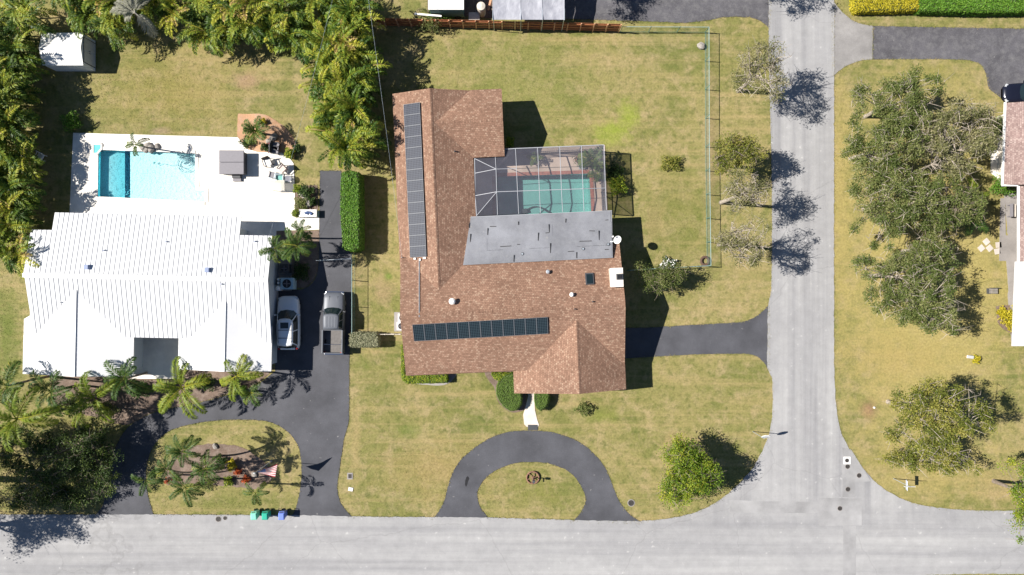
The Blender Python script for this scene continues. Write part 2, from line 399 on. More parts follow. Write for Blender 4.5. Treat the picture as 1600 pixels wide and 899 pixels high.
m_red = M('red_tail_lamp', (0.35, 0.015, 0.015), 0.2)

# ------------------------------------------------------------------ ground, streets, drives, decks
rng = np.random.default_rng(7)
random.seed(7)
EXCL = []          # polygons where no grass grows
EDGES = []         # drive and street edges that grass creeps over

def smooth_px(pts, corner=48, step=5.0):
    """Catmull-Rom through photo points, sharp where the outline turns hard"""
    n = len(pts); pts = [np.array(p, float) for p in pts]; out = []
    sharp = []
    for i in range(n):
        a = pts[i] - pts[i - 1]; b = pts[(i + 1) % n] - pts[i]
        ang = abs(math.degrees(math.atan2(a[0] * b[1] - a[1] * b[0], a @ b)))
        sharp.append(ang > corner)
    for i in range(n):
        p1, p2 = pts[i], pts[(i + 1) % n]
        p0 = pts[i - 1] if not sharp[i] else 2 * p1 - p2
        p3 = pts[(i + 2) % n] if not sharp[(i + 1) % n] else 2 * p2 - p1
        L = np.linalg.norm(p2 - p1)
        d0, d3 = np.linalg.norm(p0 - p1), np.linalg.norm(p3 - p2)
        if d0 > L: p0 = p1 + (p0 - p1) * (L / d0)
        if d3 > L: p3 = p2 + (p3 - p2) * (L / d3)
        k = max(1, min(400, int(L / step)))
        if L > 700: k = 8
        for j in range(k):
            t = j / k
            out.append(0.5 * ((2 * p1) + (-p0 + p2) * t + (2 * p0 - 5 * p1 + 4 * p2 - p3) * t * t + (-p0 + 3 * p1 - 3 * p2 + p3) * t ** 3))
    return out

def world_poly(px, smooth=True, jitter=0.0):
    pts = smooth_px(px) if smooth else [np.array(p, float) for p in px]
    w = [P(p[0], p[1]) for p in pts]
    if jitter:
        ph = rng.random(6) * 6.28
        for i, p in enumerate(w):
            a = i * 0.9
            p.x += jitter * (math.sin(a * 1.3 + ph[0]) * 0.5 + math.sin(a * 3.1 + ph[1]) * 0.4 + rng.normal() * 0.35)
            p.y += jitter * (math.sin(a * 1.7 + ph[2]) * 0.5 + math.sin(a * 2.7 + ph[3]) * 0.4 + rng.normal() * 0.35)
    return w

def slab_obj(name, outer, holes, z, mat, z0=-0.05, parent=None):
    """flat sheet with real edges; outer and holes are lists of world points"""
    bm = bmesh.new(); edges = []; loops = []
    for lp in [outer] + holes:
        vs = [bm.verts.new((p.x, p.y, z)) for p in lp]
        es = [bm.edges.new((vs[i], vs[(i + 1) % len(vs)])) for i in range(len(vs))]
        edges += es; loops.append(vs)
    bmesh.ops.triangle_fill(bm, use_beauty=True, use_dissolve=False, edges=edges, normal=(0, 0, 1))
    for f in bm.faces:
        if f.normal.z < 0: f.normal_flip()
    for vs in loops:
        lo = [bm.verts.new((v.co.x, v.co.y, z0)) for v in vs]
        for i in range(len(vs)):
            j = (i + 1) % len(vs)
            try: bm.faces.new((vs[i], lo[i], lo[j], vs[j]))
            except ValueError: pass
    bmesh.ops.recalc_face_normals(bm, faces=bm.faces)
    up = [f for f in bm.faces if abs(f.normal.z) > 0.9]
    if up and sum(f.normal.z for f in up) < 0: bmesh.ops.reverse_faces(bm, faces=bm.faces)
    me = bpy.data.meshes.new(name); bm.to_mesh(me); bm.free(); me.materials.append(mat)
    o = bpy.data.objects.new(name, me); link(o, parent); return o

def slab(name, px, z, mat, holes=(), jitter=0.0, smooth=True, excl=True, edge=False, kind='structure', parent=None, z0=-0.05):
    w = world_poly(px, smooth, jitter); hs = [world_poly(h, False) for h in holes]
    o = slab_obj(name, w, hs, z, mat, z0, parent)
    if kind and parent is None: o['kind'] = kind
    if excl: EXCL.append(np.array([(p.x, p.y) for p in w]))
    if edge: EDGES.append(np.array([(p.x, p.y) for p in w]))
    return o

POOL_W = [(154, 234), (186, 235.2), (200, 235.7), (254, 237.5), (306, 240), (307, 293), (322, 294), (321, 316), (200, 310.2), (186, 309.5), (153, 308)]
D_W = [0.30, 0.90, 0.36, 0.33, 0.30, 0.28, 0.2, 0.2, 0.36, 0.90, 0.30]
F_W = [(0, 1, 9, 10), (1, 2, 8, 9), (2, 3, 4, 5, 6, 7, 8)]
POOL_SPA = [(146.5, 225.5), (160, 225.5), (160, 233), (153, 241), (146.5, 241)]
POOL_B = [(774, 276), (921, 271), (925, 345), (775, 348)]

big = 900
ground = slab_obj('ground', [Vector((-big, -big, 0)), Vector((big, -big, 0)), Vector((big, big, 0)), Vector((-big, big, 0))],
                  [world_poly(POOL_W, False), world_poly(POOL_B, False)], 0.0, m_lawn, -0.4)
ground['kind'] = 'structure'

STREET = [(1203, -500), (1201, 45), (1203, 160), (1206, 300), (1205, 450), (1200, 482), (1199, 530), (1199, 575), (1206, 590), (1207, 640), (1203, 672), (1193, 700), (1178, 728), (1160, 750),
          (1138, 771), (1112, 789), (1085, 801), (1045, 810), (1000, 814), (910, 813), (840, 811), (750, 808.5), (660, 808), (550, 807), (470, 805), (240, 804), (120, 804), (0, 804), (-700, 803),
          (-700, 912), (600, 911), (1100, 911), (1160, 918), (1195, 940), (1205, 990), (1206, 1500), (1330, 1500), (1332, 1010), (1345, 950), (1385, 912), (1430, 900), (1490, 897.5), (1560, 896.5), (2300, 896),
          (2300, 799), (1600, 798), (1540, 798), (1480, 795), (1430, 787), (1400, 775), (1372, 757), (1347, 730), (1328, 703), (1314, 675), (1307, 640), (1304, 600), (1303, 560), (1303, 450), (1303, 280), (1303, 120), (1303, -500)]
street = slab('street', STREET, 0.035, m_street, jitter=0.03, edge=True)

slab('street_patch', [(1316, 699), (1330, 703), (1347, 730), (1360, 752), (1336, 754), (1336, 777), (1316, 777)], 0.039, m_patch, smooth=False, excl=False, z0=0.0)
slab('street_patch', [(1279, 778), (1346, 779), (1346, 821), (1279, 822)], 0.039, m_patch, smooth=False, excl=False, z0=0.0)
slab('street_patch', [(1317, 822.3), (1337, 821.8), (1337, 1100), (1317, 1100)], 0.039, m_patch, smooth=False, excl=False, z0=0.0)
slab('street_patch', [(1140, 781), (1180, 783), (1278.6, 784), (1278.6, 802), (1140, 801)], 0.039, m_patch, smooth=False, excl=False, z0=0.0)

# dark drives
slab('driveway', [(500, 267), (533, 267), (545, 330), (549, 400), (549.5, 500), (546, 560), (545, 660), (538, 684), (531, 730), (527, 762), (532, 785), (542, 799), (556, 812), (452, 812), (462, 795), (468, 770), (471, 745), (471, 725), (467, 700), (455, 680), (440, 668), (420, 659), (390, 656), (340, 657), (290, 665), (262, 675), (241, 696), (231, 720), (228, 740), (230, 765), (234, 785), (243, 812), (144, 812), (162, 786), (174, 740), (178, 705), (200, 668), (240, 645), (300, 632), (340, 622), (400, 602), (430, 580), (430, 452), (463, 453), (478, 450), (490, 440), (496, 425), (498, 400)],
     0.022, m_asph, jitter=0.02, edge=True)
slab('driveway', [(672, 815), (685, 800), (695, 780), (703, 750), (715, 725), (735, 705), (765, 685), (795, 675), (830, 673), (865, 676), (900, 688), (925, 706), (945, 730), (956, 755), (966, 780), (982, 802), (1005, 818), (890, 818), (906, 803), (915, 782), (908, 760), (890, 738), (860, 725), (830, 722), (800, 725), (770, 738), (753, 754), (746, 770), (749, 790), (767, 815)], 0.022, m_asph, jitter=0.02, edge=True)
slab('driveway', [(955, 512), (1010, 512), (1080, 508), (1150, 504), (1168, 501), (1185, 492), (1202, 476), (1202, 580), (1193, 566), (1180, 556), (1165, 553), (1090, 554), (1015, 558), (955, 562)], 0.022, m_asph, jitter=0.02, edge=True)
slab('driveway', [(870, -200), (880, 30), (920, 31), (975, 32.5), (1040, 35), (1070, 36), (1112, 31), (1125, 28), (1150, 26.5), (1175, 28), (1188, 33), (1203, 45), (1206, -200)], 0.022, m_asph_old, jitter=0.03, edge=True)
slab('driveway_apron', [(1300, 0), (1315, 18), (1330, 31), (1345, 37.5), (1364, 41), (1363, 93), (1345, 95), (1325, 102), (1312, 110), (1300, 122)], 0.022, m_apron, jitter=0.015, edge=True)
slab('driveway', [(1364, 41), (1480, 43), (1600, 45), (1900, 48), (1900, 160), (1572, 160), (1560, 150), (1545, 138), (1541, 118), (1532, 101), (1515, 95), (1480, 93), (1363.5, 93)], 0.018, m_asph_old, jitter=0.02, edge=True)

# pool deck of the white house, walk of the brown house, small paved spots
deck = slab('pool_deck', [(115, 208), (372, 215), (384, 232), (402, 238), (440, 239), (452, 246), (459, 256), (461, 300), (461, 329), (499, 330), (499, 359), (432, 361), (432, 470), (60, 470), (60, 360), (108, 360)], 0.06, m_deck, holes=[POOL_W], smooth=False)
slab('entry_court', [(204, 500), (282, 500), (282, 592), (204, 592)], 0.05, m_deck, smooth=False)
slab('front_walk', [(825, 600), (835, 600), (834.5, 622), (836, 642), (839, 655), (842, 664), (840.5, 667), (823, 667), (819, 663), (817.5, 648), (821, 636), (825, 620)], 0.04, m_conc, smooth=False)
slab('equipment_pad', [(426, 405), (456, 405), (456, 455), (426, 455)], 0.05, m_grey_conc, smooth=False)

m_oil = M('oil_stain', (0.016, 0.016, 0.018), 0.5, 0, 0.2)
slab('oil_stain', [(731, 744), (733.5, 748), (731.5, 752), (730, 758), (728, 761), (726.5, 757), (727, 751), (728.5, 746)], 0.026, m_oil, excl=False, z0=0.02)
# planting beds
slab('planting_bed', [(372, 178), (415, 180), (440, 195), (455, 210), (463, 232), (459, 250), (440, 240), (404, 239), (380, 228), (371, 212)], 0.03, m_soil, jitter=0.03)
slab('planting_bed', [(461, 290), (496, 290), (497, 328), (461, 327)], 0.03, m_mulch, jitter=0.02)
slab('planting_bed', [(426, 362), (499, 360), (498, 400), (496, 425), (489, 440), (477, 450), (456, 450), (456, 400), (426, 400)], 0.03, m_mulch, smooth=False, jitter=0.0)
slab('planting_bed', [(75, 580), (205, 580), (230, 592), (280, 592), (300, 575), (430, 575), (425, 580), (398, 601), (340, 621), (300, 631), (240, 644), (198, 664), (150, 652), (90, 640)], 0.026, m_mulch, jitter=0.05)
slab('planting_bed', [(252, 745), (268, 720), (290, 702), (325, 694), (375, 698), (400, 712), (420, 730), (425, 750), (405, 764), (360, 760), (300, 756), (262, 758)], 0.03, m_mulch, jitter=0.05)
slab('planting_bed', [(628, 545), (640, 545), (640, 583), (700, 585), (714, 585), (704, 597), (690, 602.5), (660, 601), (640, 599), (630, 596)], 0.03, m_grey_conc, jitter=0.02)
slab('planting_bed', [(754, 570), (800, 570), (800, 600), (822, 612), (822, 640), (805, 645), (790, 640), (777, 625), (772, 605), (760, 590)], 0.03, m_mulch, jitter=0.02)
slab('planting_bed', [(1568, 290), (1600, 290), (1600, 540), (1580, 540), (1575, 470), (1576, 400)], 0.02, m_grey_conc, jitter=0.05)
slab('planting_bed', [(1556, 478), (1600, 475), (1600, 522), (1580, 522), (1560, 505)], 0.028, m_mulch, jitter=0.04)
slab('cage_floor', [(742, 233), (945, 227), (950, 345), (742, 352)], 0.05, m_tan_deck, holes=[POOL_B], smooth=False)

# pools: basins and water
def basin(name, px, depths, mat_f, label, floor):
    w = world_poly(px, False); n = len(w)
    t = thing(name, label, 'pool', (w[0].x, w[0].y, 0))
    b = MB(); zt = 0.045
    bot = [Vector((p.x, p.y, -d)) for p, d in zip(w, depths)]
    top = [Vector((p.x, p.y, zt)) for p in w]
    b.add(top + bot, [(i, (i + 1) % n, n + (i + 1) % n, n + i) for i in range(n)], 0)
    b.add(bot, floor, 0)
    b.build('basin', mat_f, t)
    return t, w, bot

mpf = NT('pool_plaster'); q = mpf.pos()
mpf.base(mpf.mix(mpf.ramp(mpf.noise(q, 0.6, 4), [(0.3, (0.80, 0.84, 0.85)), (0.7, (0.86, 0.88, 0.88))]), mpf.ramp(mpf.noise(q, 12, 2, 0.5), [(0.35, 0.62), (0.48, 1.0)]), 0.75, 'MULTIPLY')); m_plaster = mpf.props(0.7)
mpf = NT('teal_pool_plaster'); q = mpf.pos()
mpf.base(mpf.ramp(mpf.noise(q, 0.7, 5), [(0.3, (0.25, 0.43, 0.42)), (0.7, (0.30, 0.49, 0.47))])); m_teal = mpf.props(0.7)
m_water_w = water_material('clear_pool_water', (0.10, 0.88, 0.97), 0.80, 0.10, 3.5)
m_water_b = water_material('green_pool_water', (0.30, 0.86, 0.80), 0.26, 0.05, 1.5)

t, w, bot = basin('swimming_pool', POOL_W, D_W, m_plaster, 'bright blue swimming pool in the white deck behind the white house', F_W)
def water_body(px, depths, mat, parent, z, floor):
    """closed water volume; straight strips so that the deep end stays a shelf of its own"""
    w = world_poly(px, False); c = sum(w, Vector()) / len(w); n = len(w)
    top = [Vector((p.x + (c.x - p.x) * 0.002, p.y + (c.y - p.y) * 0.002, z)) for p in w]
    bt = [Vector((a.x, a.y, -d + 0.01)) for a, d in zip(top, depths)]
    bm = bmesh.new(); tv = [bm.verts.new(p) for p in top]; bv = [bm.verts.new(p) for p in bt]
    bm.faces.new(tv)
    for f in floor: bm.faces.new([bv[i] for i in reversed(f)])
    for i in range(n): bm.faces.new((tv[i], bv[i], bv[(i + 1) % n], tv[(i + 1) % n]))
    bmesh.ops.triangulate(bm, faces=bm.faces); bmesh.ops.recalc_face_normals(bm, faces=bm.faces)
    o0 = ORG[parent.name]; bmesh.ops.translate(bm, verts=bm.verts, vec=-o0)
    me = bpy.data.meshes.new('water'); bm.to_mesh(me); bm.free(); me.materials.append(mat)
    return link(bpy.data.objects.new('water', me), parent)
water_body(POOL_W, D_W, m_water_w, t, -0.02, F_W)
def coping(px, width, mat, parent, z, skip=()):
    w = world_poly(px, False); n = len(w); c = sum(w, Vector()) / n
    for i in range(n):
        if i in skip: continue
        a, b2 = w[i], w[(i + 1) % n]; d = (b2 - a); L = d.length; d.normalize(); nrm = Vector((d.y, -d.x, 0))
        if nrm.dot(a - c) < 0: nrm = -nrm
        k = max(1, int(L / 0.6))
        for j in range(k):
            p = a + d * (L * (j + 0.5) / k) + nrm * (width / 2 - 0.03); p.z = z
            MB().box(p, (L / k - 0.012, width, 0.05), math.atan2(d.y, d.x)).build('coping_stone', mat, parent)
coping(POOL_W, 0.30, m_deck, t, 0.075)
# the pool's hose and floating bits
hb = MB(); pts = []
for i in range(60):
    a = i * 0.30; r = 0.55 + 0.25 * math.sin(i * 0.21) + i * 0.006
    c = P(287 + 3 * math.sin(i * 0.11), 255 + 4 * math.cos(i * 0.13)); pts.append((c.x + r * math.cos(a), c.y + r * math.sin(a) * 0.8, -0.06))
pts += [tuple(P(270 - k * 4, 257 + 1.5 * math.sin(k), -0.06)) for k in range(8)]
tag(hb.tube(pts, 0.022, 5).build('pool_hose', M('white_hose', (0.55, 0.68, 0.72), 0.5)), 'white coiled vacuum hose floating in the bright blue pool', 'hose')
tag(MB().box(P(241, 254.5, -0.05), (0.16, 0.14, 0.10), 0.4).box(P(241, 254.5, 0.01), (0.08, 0.08, 0.05), 0.1).build('chlorine_float', M('teal_plastic', (0.02, 0.25, 0.27), 0.4)), 'small teal floating dispenser in the bright blue pool', 'pool float')
# raised spa basin in the corner
t = thing('spa_basin', 'small square turquoise spa at the top left corner of the bright pool', 'spa', P(153, 233))
w = world_poly(POOL_SPA, False)
b = MB(); b.prism([Vector((p.x, p.y, 0.115)) for p in w], 0.03); b.build('water', M('turquoise_spa_water', (0.16, 0.52, 0.56), 0.1, 0, 0.1, 3), t)
for i in range(len(w)):
    a, c = w[i].copy(), w[(i + 1) % len(w)].copy(); a.z = c.z = 0.10; MB().bar(a, c, 0.16, 0.08 + 0.004 * i).build('rim', m_deck, t)

D_B = [1.1, 1.7, 1.7, 1.1]
t, w, bot = basin('swimming_pool', POOL_B, D_B, m_teal, 'teal green swimming pool under the screened enclosure of the brown house', [(0, 1, 2, 3)])
water_body(POOL_B, D_B, m_water_b, t, -0.08, [(0, 1, 2, 3)])
coping(POOL_B, 0.32, m_brick, t, 0.065, skip=(2,))
pts = [tuple(P(820 + k * 3.0, 330 - 7 * math.sin(k * 0.28), -1.15)) for k in range(16)]
pb = MB().tube(pts, 0.05, 6); pb.box(P(820, 330, -1.1), (0.45, 0.4, 0.2), 0.3)
tag(pb.build('pool_cleaner', m_dark), 'dark pool cleaner with hose on the floor of the teal pool', 'pool cleaner')

# manholes, meter boxes and stains
m_iron = M('cast_iron', (0.055, 0.05, 0.048), 0.7, 0.3, 0.3, 8, 0.3)
def manhole(u, v, r, label, sq=False, ring=m_grey_conc, z=0.035):
    c = P(u, v); t = thing('manhole_cover', label, 'manhole', (c.x, c.y, 0), 'utility covers in street and lawn')
    b = MB()
    if sq: b.box((c.x, c.y, z - 0.015), (r * 3.4, r * 3.6, 0.05)); 
    else: b.cyl((c.x, c.y, z - 0.04), r * 1.25, 0.05, 20)
    b.build('frame', ring, t)
    MB().cyl((c.x, c.y, z + 0.002), r, 0.018, 20).build('lid', m_iron, t)
    lid = MB()
    for k in range(-2, 3): lid.box((c.x + k * r * 0.3, c.y, z + 0.022), (r * 0.09, r * 1.2, 0.008))
    lid.build('grip_ribs', m_iron, t)
manhole(1323, 719.5, 0.19, 'small round cover in a white painted square at the street corner', True, m_white, 0.045)
manhole(1324, 729, 0.20, 'round iron cover just below the white square at the street corner')
manhole(1342, 743, 0.20, 'round iron cover close to the curved lawn edge at the corner')
manhole(1324.5, 764.5, 0.20, 'round iron cover midway down the darker street patch')
manhole(1312, 794.5, 0.20, 'round iron cover inside the square street patch at the crossing')
manhole(986, 786, 0.27, 'round iron cover set in lawn beside the right leg of the round drive', False, m_grey_conc, 0.03)
t = thing('meter_box', 'square grey meter cover in lawn right of the neighbour drive', 'meter cover', P(547, 744))
c = P(547, 744); MB().box((c.x, c.y, 0.02), (0.5, 0.6, 0.06)).build('frame', m_grey_conc, t); MB().box((c.x, c.y, 0.055), (0.3, 0.38, 0.02)).build('lid', m_iron, t)
t = thing('meter_box', 'white meter lid in lawn below the square grey cover', 'meter cover', P(548, 764.5))
c = P(548, 764.5); MB().box((c.x, c.y, 0.02), (0.46, 0.36, 0.05), -0.2).build('frame', m_grey_conc, t); MB().box((c.x, c.y, 0.05), (0.40, 0.30, 0.02), -0.2).build('lid', m_white, t)
for (u, v, r, ru, lb) in ((341.5, 811, 0.24, 1.1, 'larger dark round stain cover at the street edge left of the bins'), (352, 809.5, 0.17, 1.0, 'smaller dark round cover at the street edge left of the bins')):
    manhole(u, v, r, lb, False, m_grey_conc, 0.036)

# ------------------------------------------------------------------ houses
class Frame:
    """a turned local frame for a house: local metres <-> photo pixels at a height"""
    def __init__(s, th, u, v):
        s.c, s.s = math.cos(th), math.sin(th); s.o = P(u, v); s.th = th
    def L(s, u, v, h):
        d = P(u, v, h) - s.o; return (d.x * s.c + d.y * s.s, -d.x * s.s + d.y * s.c)
    def W(s, x, y, z): return Vector((s.o.x + x * s.c - y * s.s, s.o.y + x * s.s + y * s.c, z))

def slope_prism(name, F, pts, thick, mat, parent):
    b = MB(); b.prism([F.W(*p) for p in pts], thick); o = b.build(name, mat, parent); return o

def gable(F, x0, x1, y0, y1, he, pitch, axis, mats, parent, thick=0.16, he1=None, name='roof_slope', mid=None, fascia=True):
    """two slopes; axis 'y': ridge runs along y. returns (height function, ridge height)"""
    if axis == 'y':
        m = (x0 + x1) / 2 if mid is None else mid; hr = he + pitch * (x1 - m); hw = hr - pitch * (m - x0)
        A = [(x0, y0, hw), (m, y0, hr), (m, y1, hr), (x0, y1, hw)]; B = [(m, y0, hr), (x1, y0, he), (x1, y1, he), (m, y1, hr)]
        fn = lambda x, y: (hr - pitch * abs(x - m)) if (x0 <= x <= x1 and y0 <= y <= y1) else -1
    else:
        m = (y0 + y1) / 2 if mid is None else mid; hr = he + pitch * (y1 - m); hw = hr - pitch * (m - y0)
        A = [(x0, y0, hw), (x1, y0, hw), (x1, m, hr), (x0, m, hr)]; B = [(x0, m, hr), (x1, m, hr), (x1, y1, he), (x0, y1, he)]
        fn = lambda x, y: (hr - pitch * abs(y - m)) if (x0 <= x <= x1 and y0 <= y <= y1) else -1
    slope_prism(name, F, A, thick, mats, parent); slope_prism(name, F, B, thick, mats, parent)
    return fn, hr, m

def walls(F, rects, parent, mat, inset=0.5, base=0.0, h=2.55, name='wall'):
    for (x0, x1, y0, y1) in rects:
        b = MB(); b.prism([F.W(x0 + inset, y0 + inset, h), F.W(x1 - inset, y0 + inset, h), F.W(x1 - inset, y1 - inset, h), F.W(x0 + inset, y1 - inset, h)], h - base)
        b.build(name, mat, parent)

# ---- brown shingled house
FB = Frame(TH, 800, 450); HE = 2.8; PT = 0.333
bh = thing('brown_house', 'long single storey house with brown shingle roof and grey flat roof section', 'house', FB.W(0, 0, 0))
m_stucco = M('beige_stucco', (0.50, 0.43, 0.35), 0.9, 0, 0.08, 3, 0.2)
wx0 = FB.L(620, 300, HE)[0]; wx1 = FB.L(741.5, 290, HE)[0]; wyN = FB.L(614, 147, HE)[1]
ex0 = FB.L(630, 485, HE)[0]; ex1 = FB.L(973, 500, HE)[0]; eyN = FB.L(628, 395, HE)[1]; eyS = FB.L(634, 587, HE)[1]
gx0 = FB.L(803, 605, 2.3)[0]; gx1 = ex1 + 0.03; gyS = FB.L(880, 614.5, 3.4)[1]; gmid = FB.L(903, 570, 4.1)[0]
cyN = FB.L(765, 140, HE)[1]; cyS = FB.L(775, 245, HE)[1]; cx1 = FB.L(786, 190, 3.3)[0]
f_ew, hr_ew, mid_ew = gable(FB, ex0, ex1, eyS, eyN, HE, PT, 'x', m_sh_x, bh)
f_ns, hr_ns, mid_ns = gable(FB, wx0, wx1, mid_ew + 0.3, wyN, HE + 0.01, PT, 'y', m_sh_y, bh)
f_c, hr_c, mid_c = gable(FB, mid_ns + 0.05, cx1, cyS, cyN, HE + 0.02, (hr_ns - 0.12 - HE) / ((cyN - cyS) / 2), 'x', m_sh_x, bh)
f_g, hr_g, mid_g = gable(FB, gx0, gx1, gyS, mid_ew - 0.5, HE + 0.015, PT, 'y', m_sh_y, bh, mid=gmid)
walls(FB, [(wx0, wx1, mid_ew, wyN), (ex0, ex1, eyS, eyN), (mid_ns, cx1, cyS, cyN), (gx0 + 0.6, gx1, gyS + 0.4, mid_ew)], bh, m_stucco)
def roof_h(x, y): return max(f_ew(x, y), f_ns(x, y), f_c(x, y), f_g(x, y))
# gable end walls under the rakes
def tri_wall(pts, parent, mat, d):
    b = MB(); a = [FB.W(*p) for p in pts]; o = Vector(d); vs = a + [p + o for p in a]; n = len(a)
    b.add(vs, [tuple(range(n)), tuple(reversed(range(n, 2 * n)))] + [(i, i + n, (i + 1) % n + n, (i + 1) % n) for i in range(n)]); b.build('gable_wall', mat, parent)
tri_wall([(ex1 - 0.55, eyS + 0.6, 2.5), (ex1 - 0.55, eyN - 0.6, 2.5), (ex1 - 0.55, mid_ew, hr_ew - 0.3)], bh, m_stucco, (-0.15, 0, 0))
tri_wall([(ex0 + 0.55, eyS + 0.6, 2.5), (ex0 + 0.55, eyN - 0.6, 2.5), (ex0 + 0.55, mid_ew, hr_ew - 0.3)], bh, m_stucco, (0.15, 0, 0))
tri_wall([(cx1 - 0.55, cyS + 0.6, 2.5), (cx1 - 0.55, cyN - 0.6, 2.5), (cx1 - 0.55, mid_c, hr_c - 0.3)], bh, m_stucco, (-0.15, 0, 0))
tri_wall([(wx0 + 0.6, wyN - 0.55, 2.5), (wx1 - 0.6, wyN - 0.55, 2.5), (mid_ns, wyN - 0.55, hr_ns - 0.3)], bh, m_stucco, (0, -0.15, 0))
tri_wall([(gx0 + 0.9, gyS + 0.55, 2.4), (gx1 - 0.6, gyS + 0.55, 2.4), (gmid, gyS + 0.55, hr_g - 0.3)], bh, m_stucco, (0, 0.15, 0))
# ridge caps
def ridge(F, a, b, parent, mat, n):
    a, b = Vector(a), Vector(b)
    for i in range(n):
        p = a.lerp(b, i / n); q = a.lerp(b, (i + 1) / n - 0.04 / n); d = (q - p).normalized(); sd = Vector((-d.y, d.x, 0)) * 0.15; dn_ = Vector((0, 0, 0.15 * PT)); up_ = Vector((0, 0, 0.012)); m_ = MB()
        vs = [p + sd - dn_ + up_, p + up_ * 1.3, p - sd - dn_ + up_]; vs += [w_ + (q - p) for w_ in vs]; vs += [w_ - up_ * 1.8 for w_ in vs]
        m_.add([F.W(*w_) for w_ in vs], [(0, 1, 4, 3), (1, 2, 5, 4), (6, 9, 10, 7), (7, 10, 11, 8), (0, 6, 7, 1), (1, 7, 8, 2), (3, 4, 10, 9), (4, 5, 11, 10), (0, 3, 9, 6), (2, 8, 11, 5)]).build('ridge_cap', mat, parent)
ridge(FB, (mid_ns, mid_ew + 2.6, hr_ns + 0.005), (mid_ns, wyN, hr_ns + 0.005), bh, m_sh_x, 30)
ridge(FB, (ex0, mid_ew, hr_ew + 0.005), (ex1, mid_ew, hr_ew + 0.005), bh, m_sh_y, 34)
ridge(FB, (gmid, gyS, hr_g + 0.005), (gmid, mid_ew - 1.2, hr_g + 0.005), bh, m_sh_x, 12)
ridge(FB, (mid_ns + 0.6, mid_c, hr_c + 0.005), (cx1, mid_c, hr_c + 0.005), bh, m_sh_y, 12)
# fascia boards and front door, windows, garage door
fb = MB()
for (a, b2) in (((wx0, wyN), (wx0, eyN)), ((ex0, eyS), (gx0, eyS)), ((cx1, cyN), (wx1, cyN))):
    pass
for (a, b2, z) in (((wx0 - 0.012, wyN, HE - 0.09), (wx0 - 0.012, eyN, HE - 0.09), 0), ((ex0, eyS - 0.012, HE - 0.09), (gx0, eyS - 0.012, HE - 0.09), 0), ((wx1, cyN + 0.012, HE - 0.07), (cx1, cyN + 0.012, HE - 0.07), 0), ((gx1 + 0.012, gyS, HE - 0.08), (gx1 + 0.012, mid_ew - 4, HE - 0.08), 0)):
    MB().bar(FB.W(*a), FB.W(*b2), 0.02, 0.15).build('fascia', m_fascia, bh)
gdoor = MB().box(FB.W(ex1 - 0.49, (gyS + mid_ew) / 2 + 0.2, 1.1), (0.06, 4.8, 2.15), TH).build('garage_door', m_white, bh)
for k in range(1, 4): MB().box(FB.W(ex1 - 0.455, (gyS + mid_ew) / 2 + 0.2, k * 0.54), (0.02, 4.7, 0.03), TH).build('door_seam', m_grey, gdoor)
for xx in (ex0 + 2.5, ex0 + 5.5):
    wdw = MB().box(FB.W(xx, eyS + 0.49, 1.5), (1.5, 0.06, 1.2), TH).build('window', m_white, bh)
    MB().box(FB.W(xx, eyS + 0.455, 1.5), (1.36, 0.03, 1.06), TH).build('pane', m_glass, wdw)
dr = MB().box(FB.W(gx0 + 1.6, gyS + 0.88, 1.05), (0.95, 0.06, 2.1), TH).build('door', m_brick, bh); MB().box(FB.W(gx0 + 1.95, gyS + 0.83, 1.0), (0.05, 0.06, 0.12), TH).build('handle', m_chrome, dr)

# grey rolled roof behind the ridge
def FBp(u, v, h): x, y = FB.L(u, v, h); return (x, y, h)
hf = lambda v: 2.98 + (v - 332) / 80.0 * 0.42
slope_prism('flat_roof', FB, [FBp(735.5, 339.5, 3.0), FBp(723.5, 414.5, 3.36), FBp(957.5, 403, 3.36), FBp(956, 329.5, 3.0)], 0.28, m_rolled, bh)
slope_prism('flat_roof_edge', FB, [FBp(735.2, 338.8, 2.99), FBp(735.3, 340.6, 2.99), FBp(956.2, 330.6, 2.99), FBp(956.3, 328.9, 2.99)], 0.2, m_alu, bh)
# sheets of roofing lapped over each other
vv = [(336, 353), (352, 371), (370, 389), (388, 406)]
sheet_edges = [[738, 812, 884, 953], [734, 790, 862, 920, 954], [731, 760, 827, 901, 955], [729, 786, 858, 955]]
for r, (v0, v1) in enumerate(vv):
    es = sheet_edges[r]
    for i in range(len(es) - 1):
        k = 0.012 + 0.007 * ((r + i) % 3); u0, u1 = es[i], es[i + 1] + 1.0
        sl = lambda u, v: v - (u - 735) * 0.046
        pts = []
        for (u, v) in ((u0, v0), (u0, v1), (u1, v1), (u1, v0)):
            vq = sl(u, v + 4.5); h = 3.0 + max(0, min(1, (vq + (u - 735) * 0.046 - 339.5) / 75.0)) * 0.36; pts.append(FBp(u, vq, h + k))
        slope_prism('roofing_sheet', FB, pts, 0.03, m_rolled, bh)
for (u, v, l, vert) in ((733, 352, 8, 1), (762, 362, 10, 1), (858, 357, 12, 1), (841, 370, 12, 1), (936, 368, 14, 1), (860, 388, 15, 1), (884, 345, 6, 1), (810, 349, 5, 1), (803, 404, 10, 1), (901, 399, 9, 1), (735, 372, 12, 1), (925, 361, 8, 0), (915, 377, 18, 0), (855, 364, 5, 0), (810, 382, 4, 0), (770, 354, 9, 0), (790, 385, 16, 0), (948, 344, 4, 0), (892, 393, 9, 0), (948, 390, 6, 0)):
    h = 3.0 + max(0, min(1, (v + (u - 735) * 0.046 - 339.5) / 75.0)) * 0.36 + 0.045
    c = P(u, v, h); MB().box(c, (0.065 if vert else l / S, l / S if vert else 0.05, 0.035), TH + random.uniform(-0.08, 0.08)).build('tar_patch', m_tar, bh)
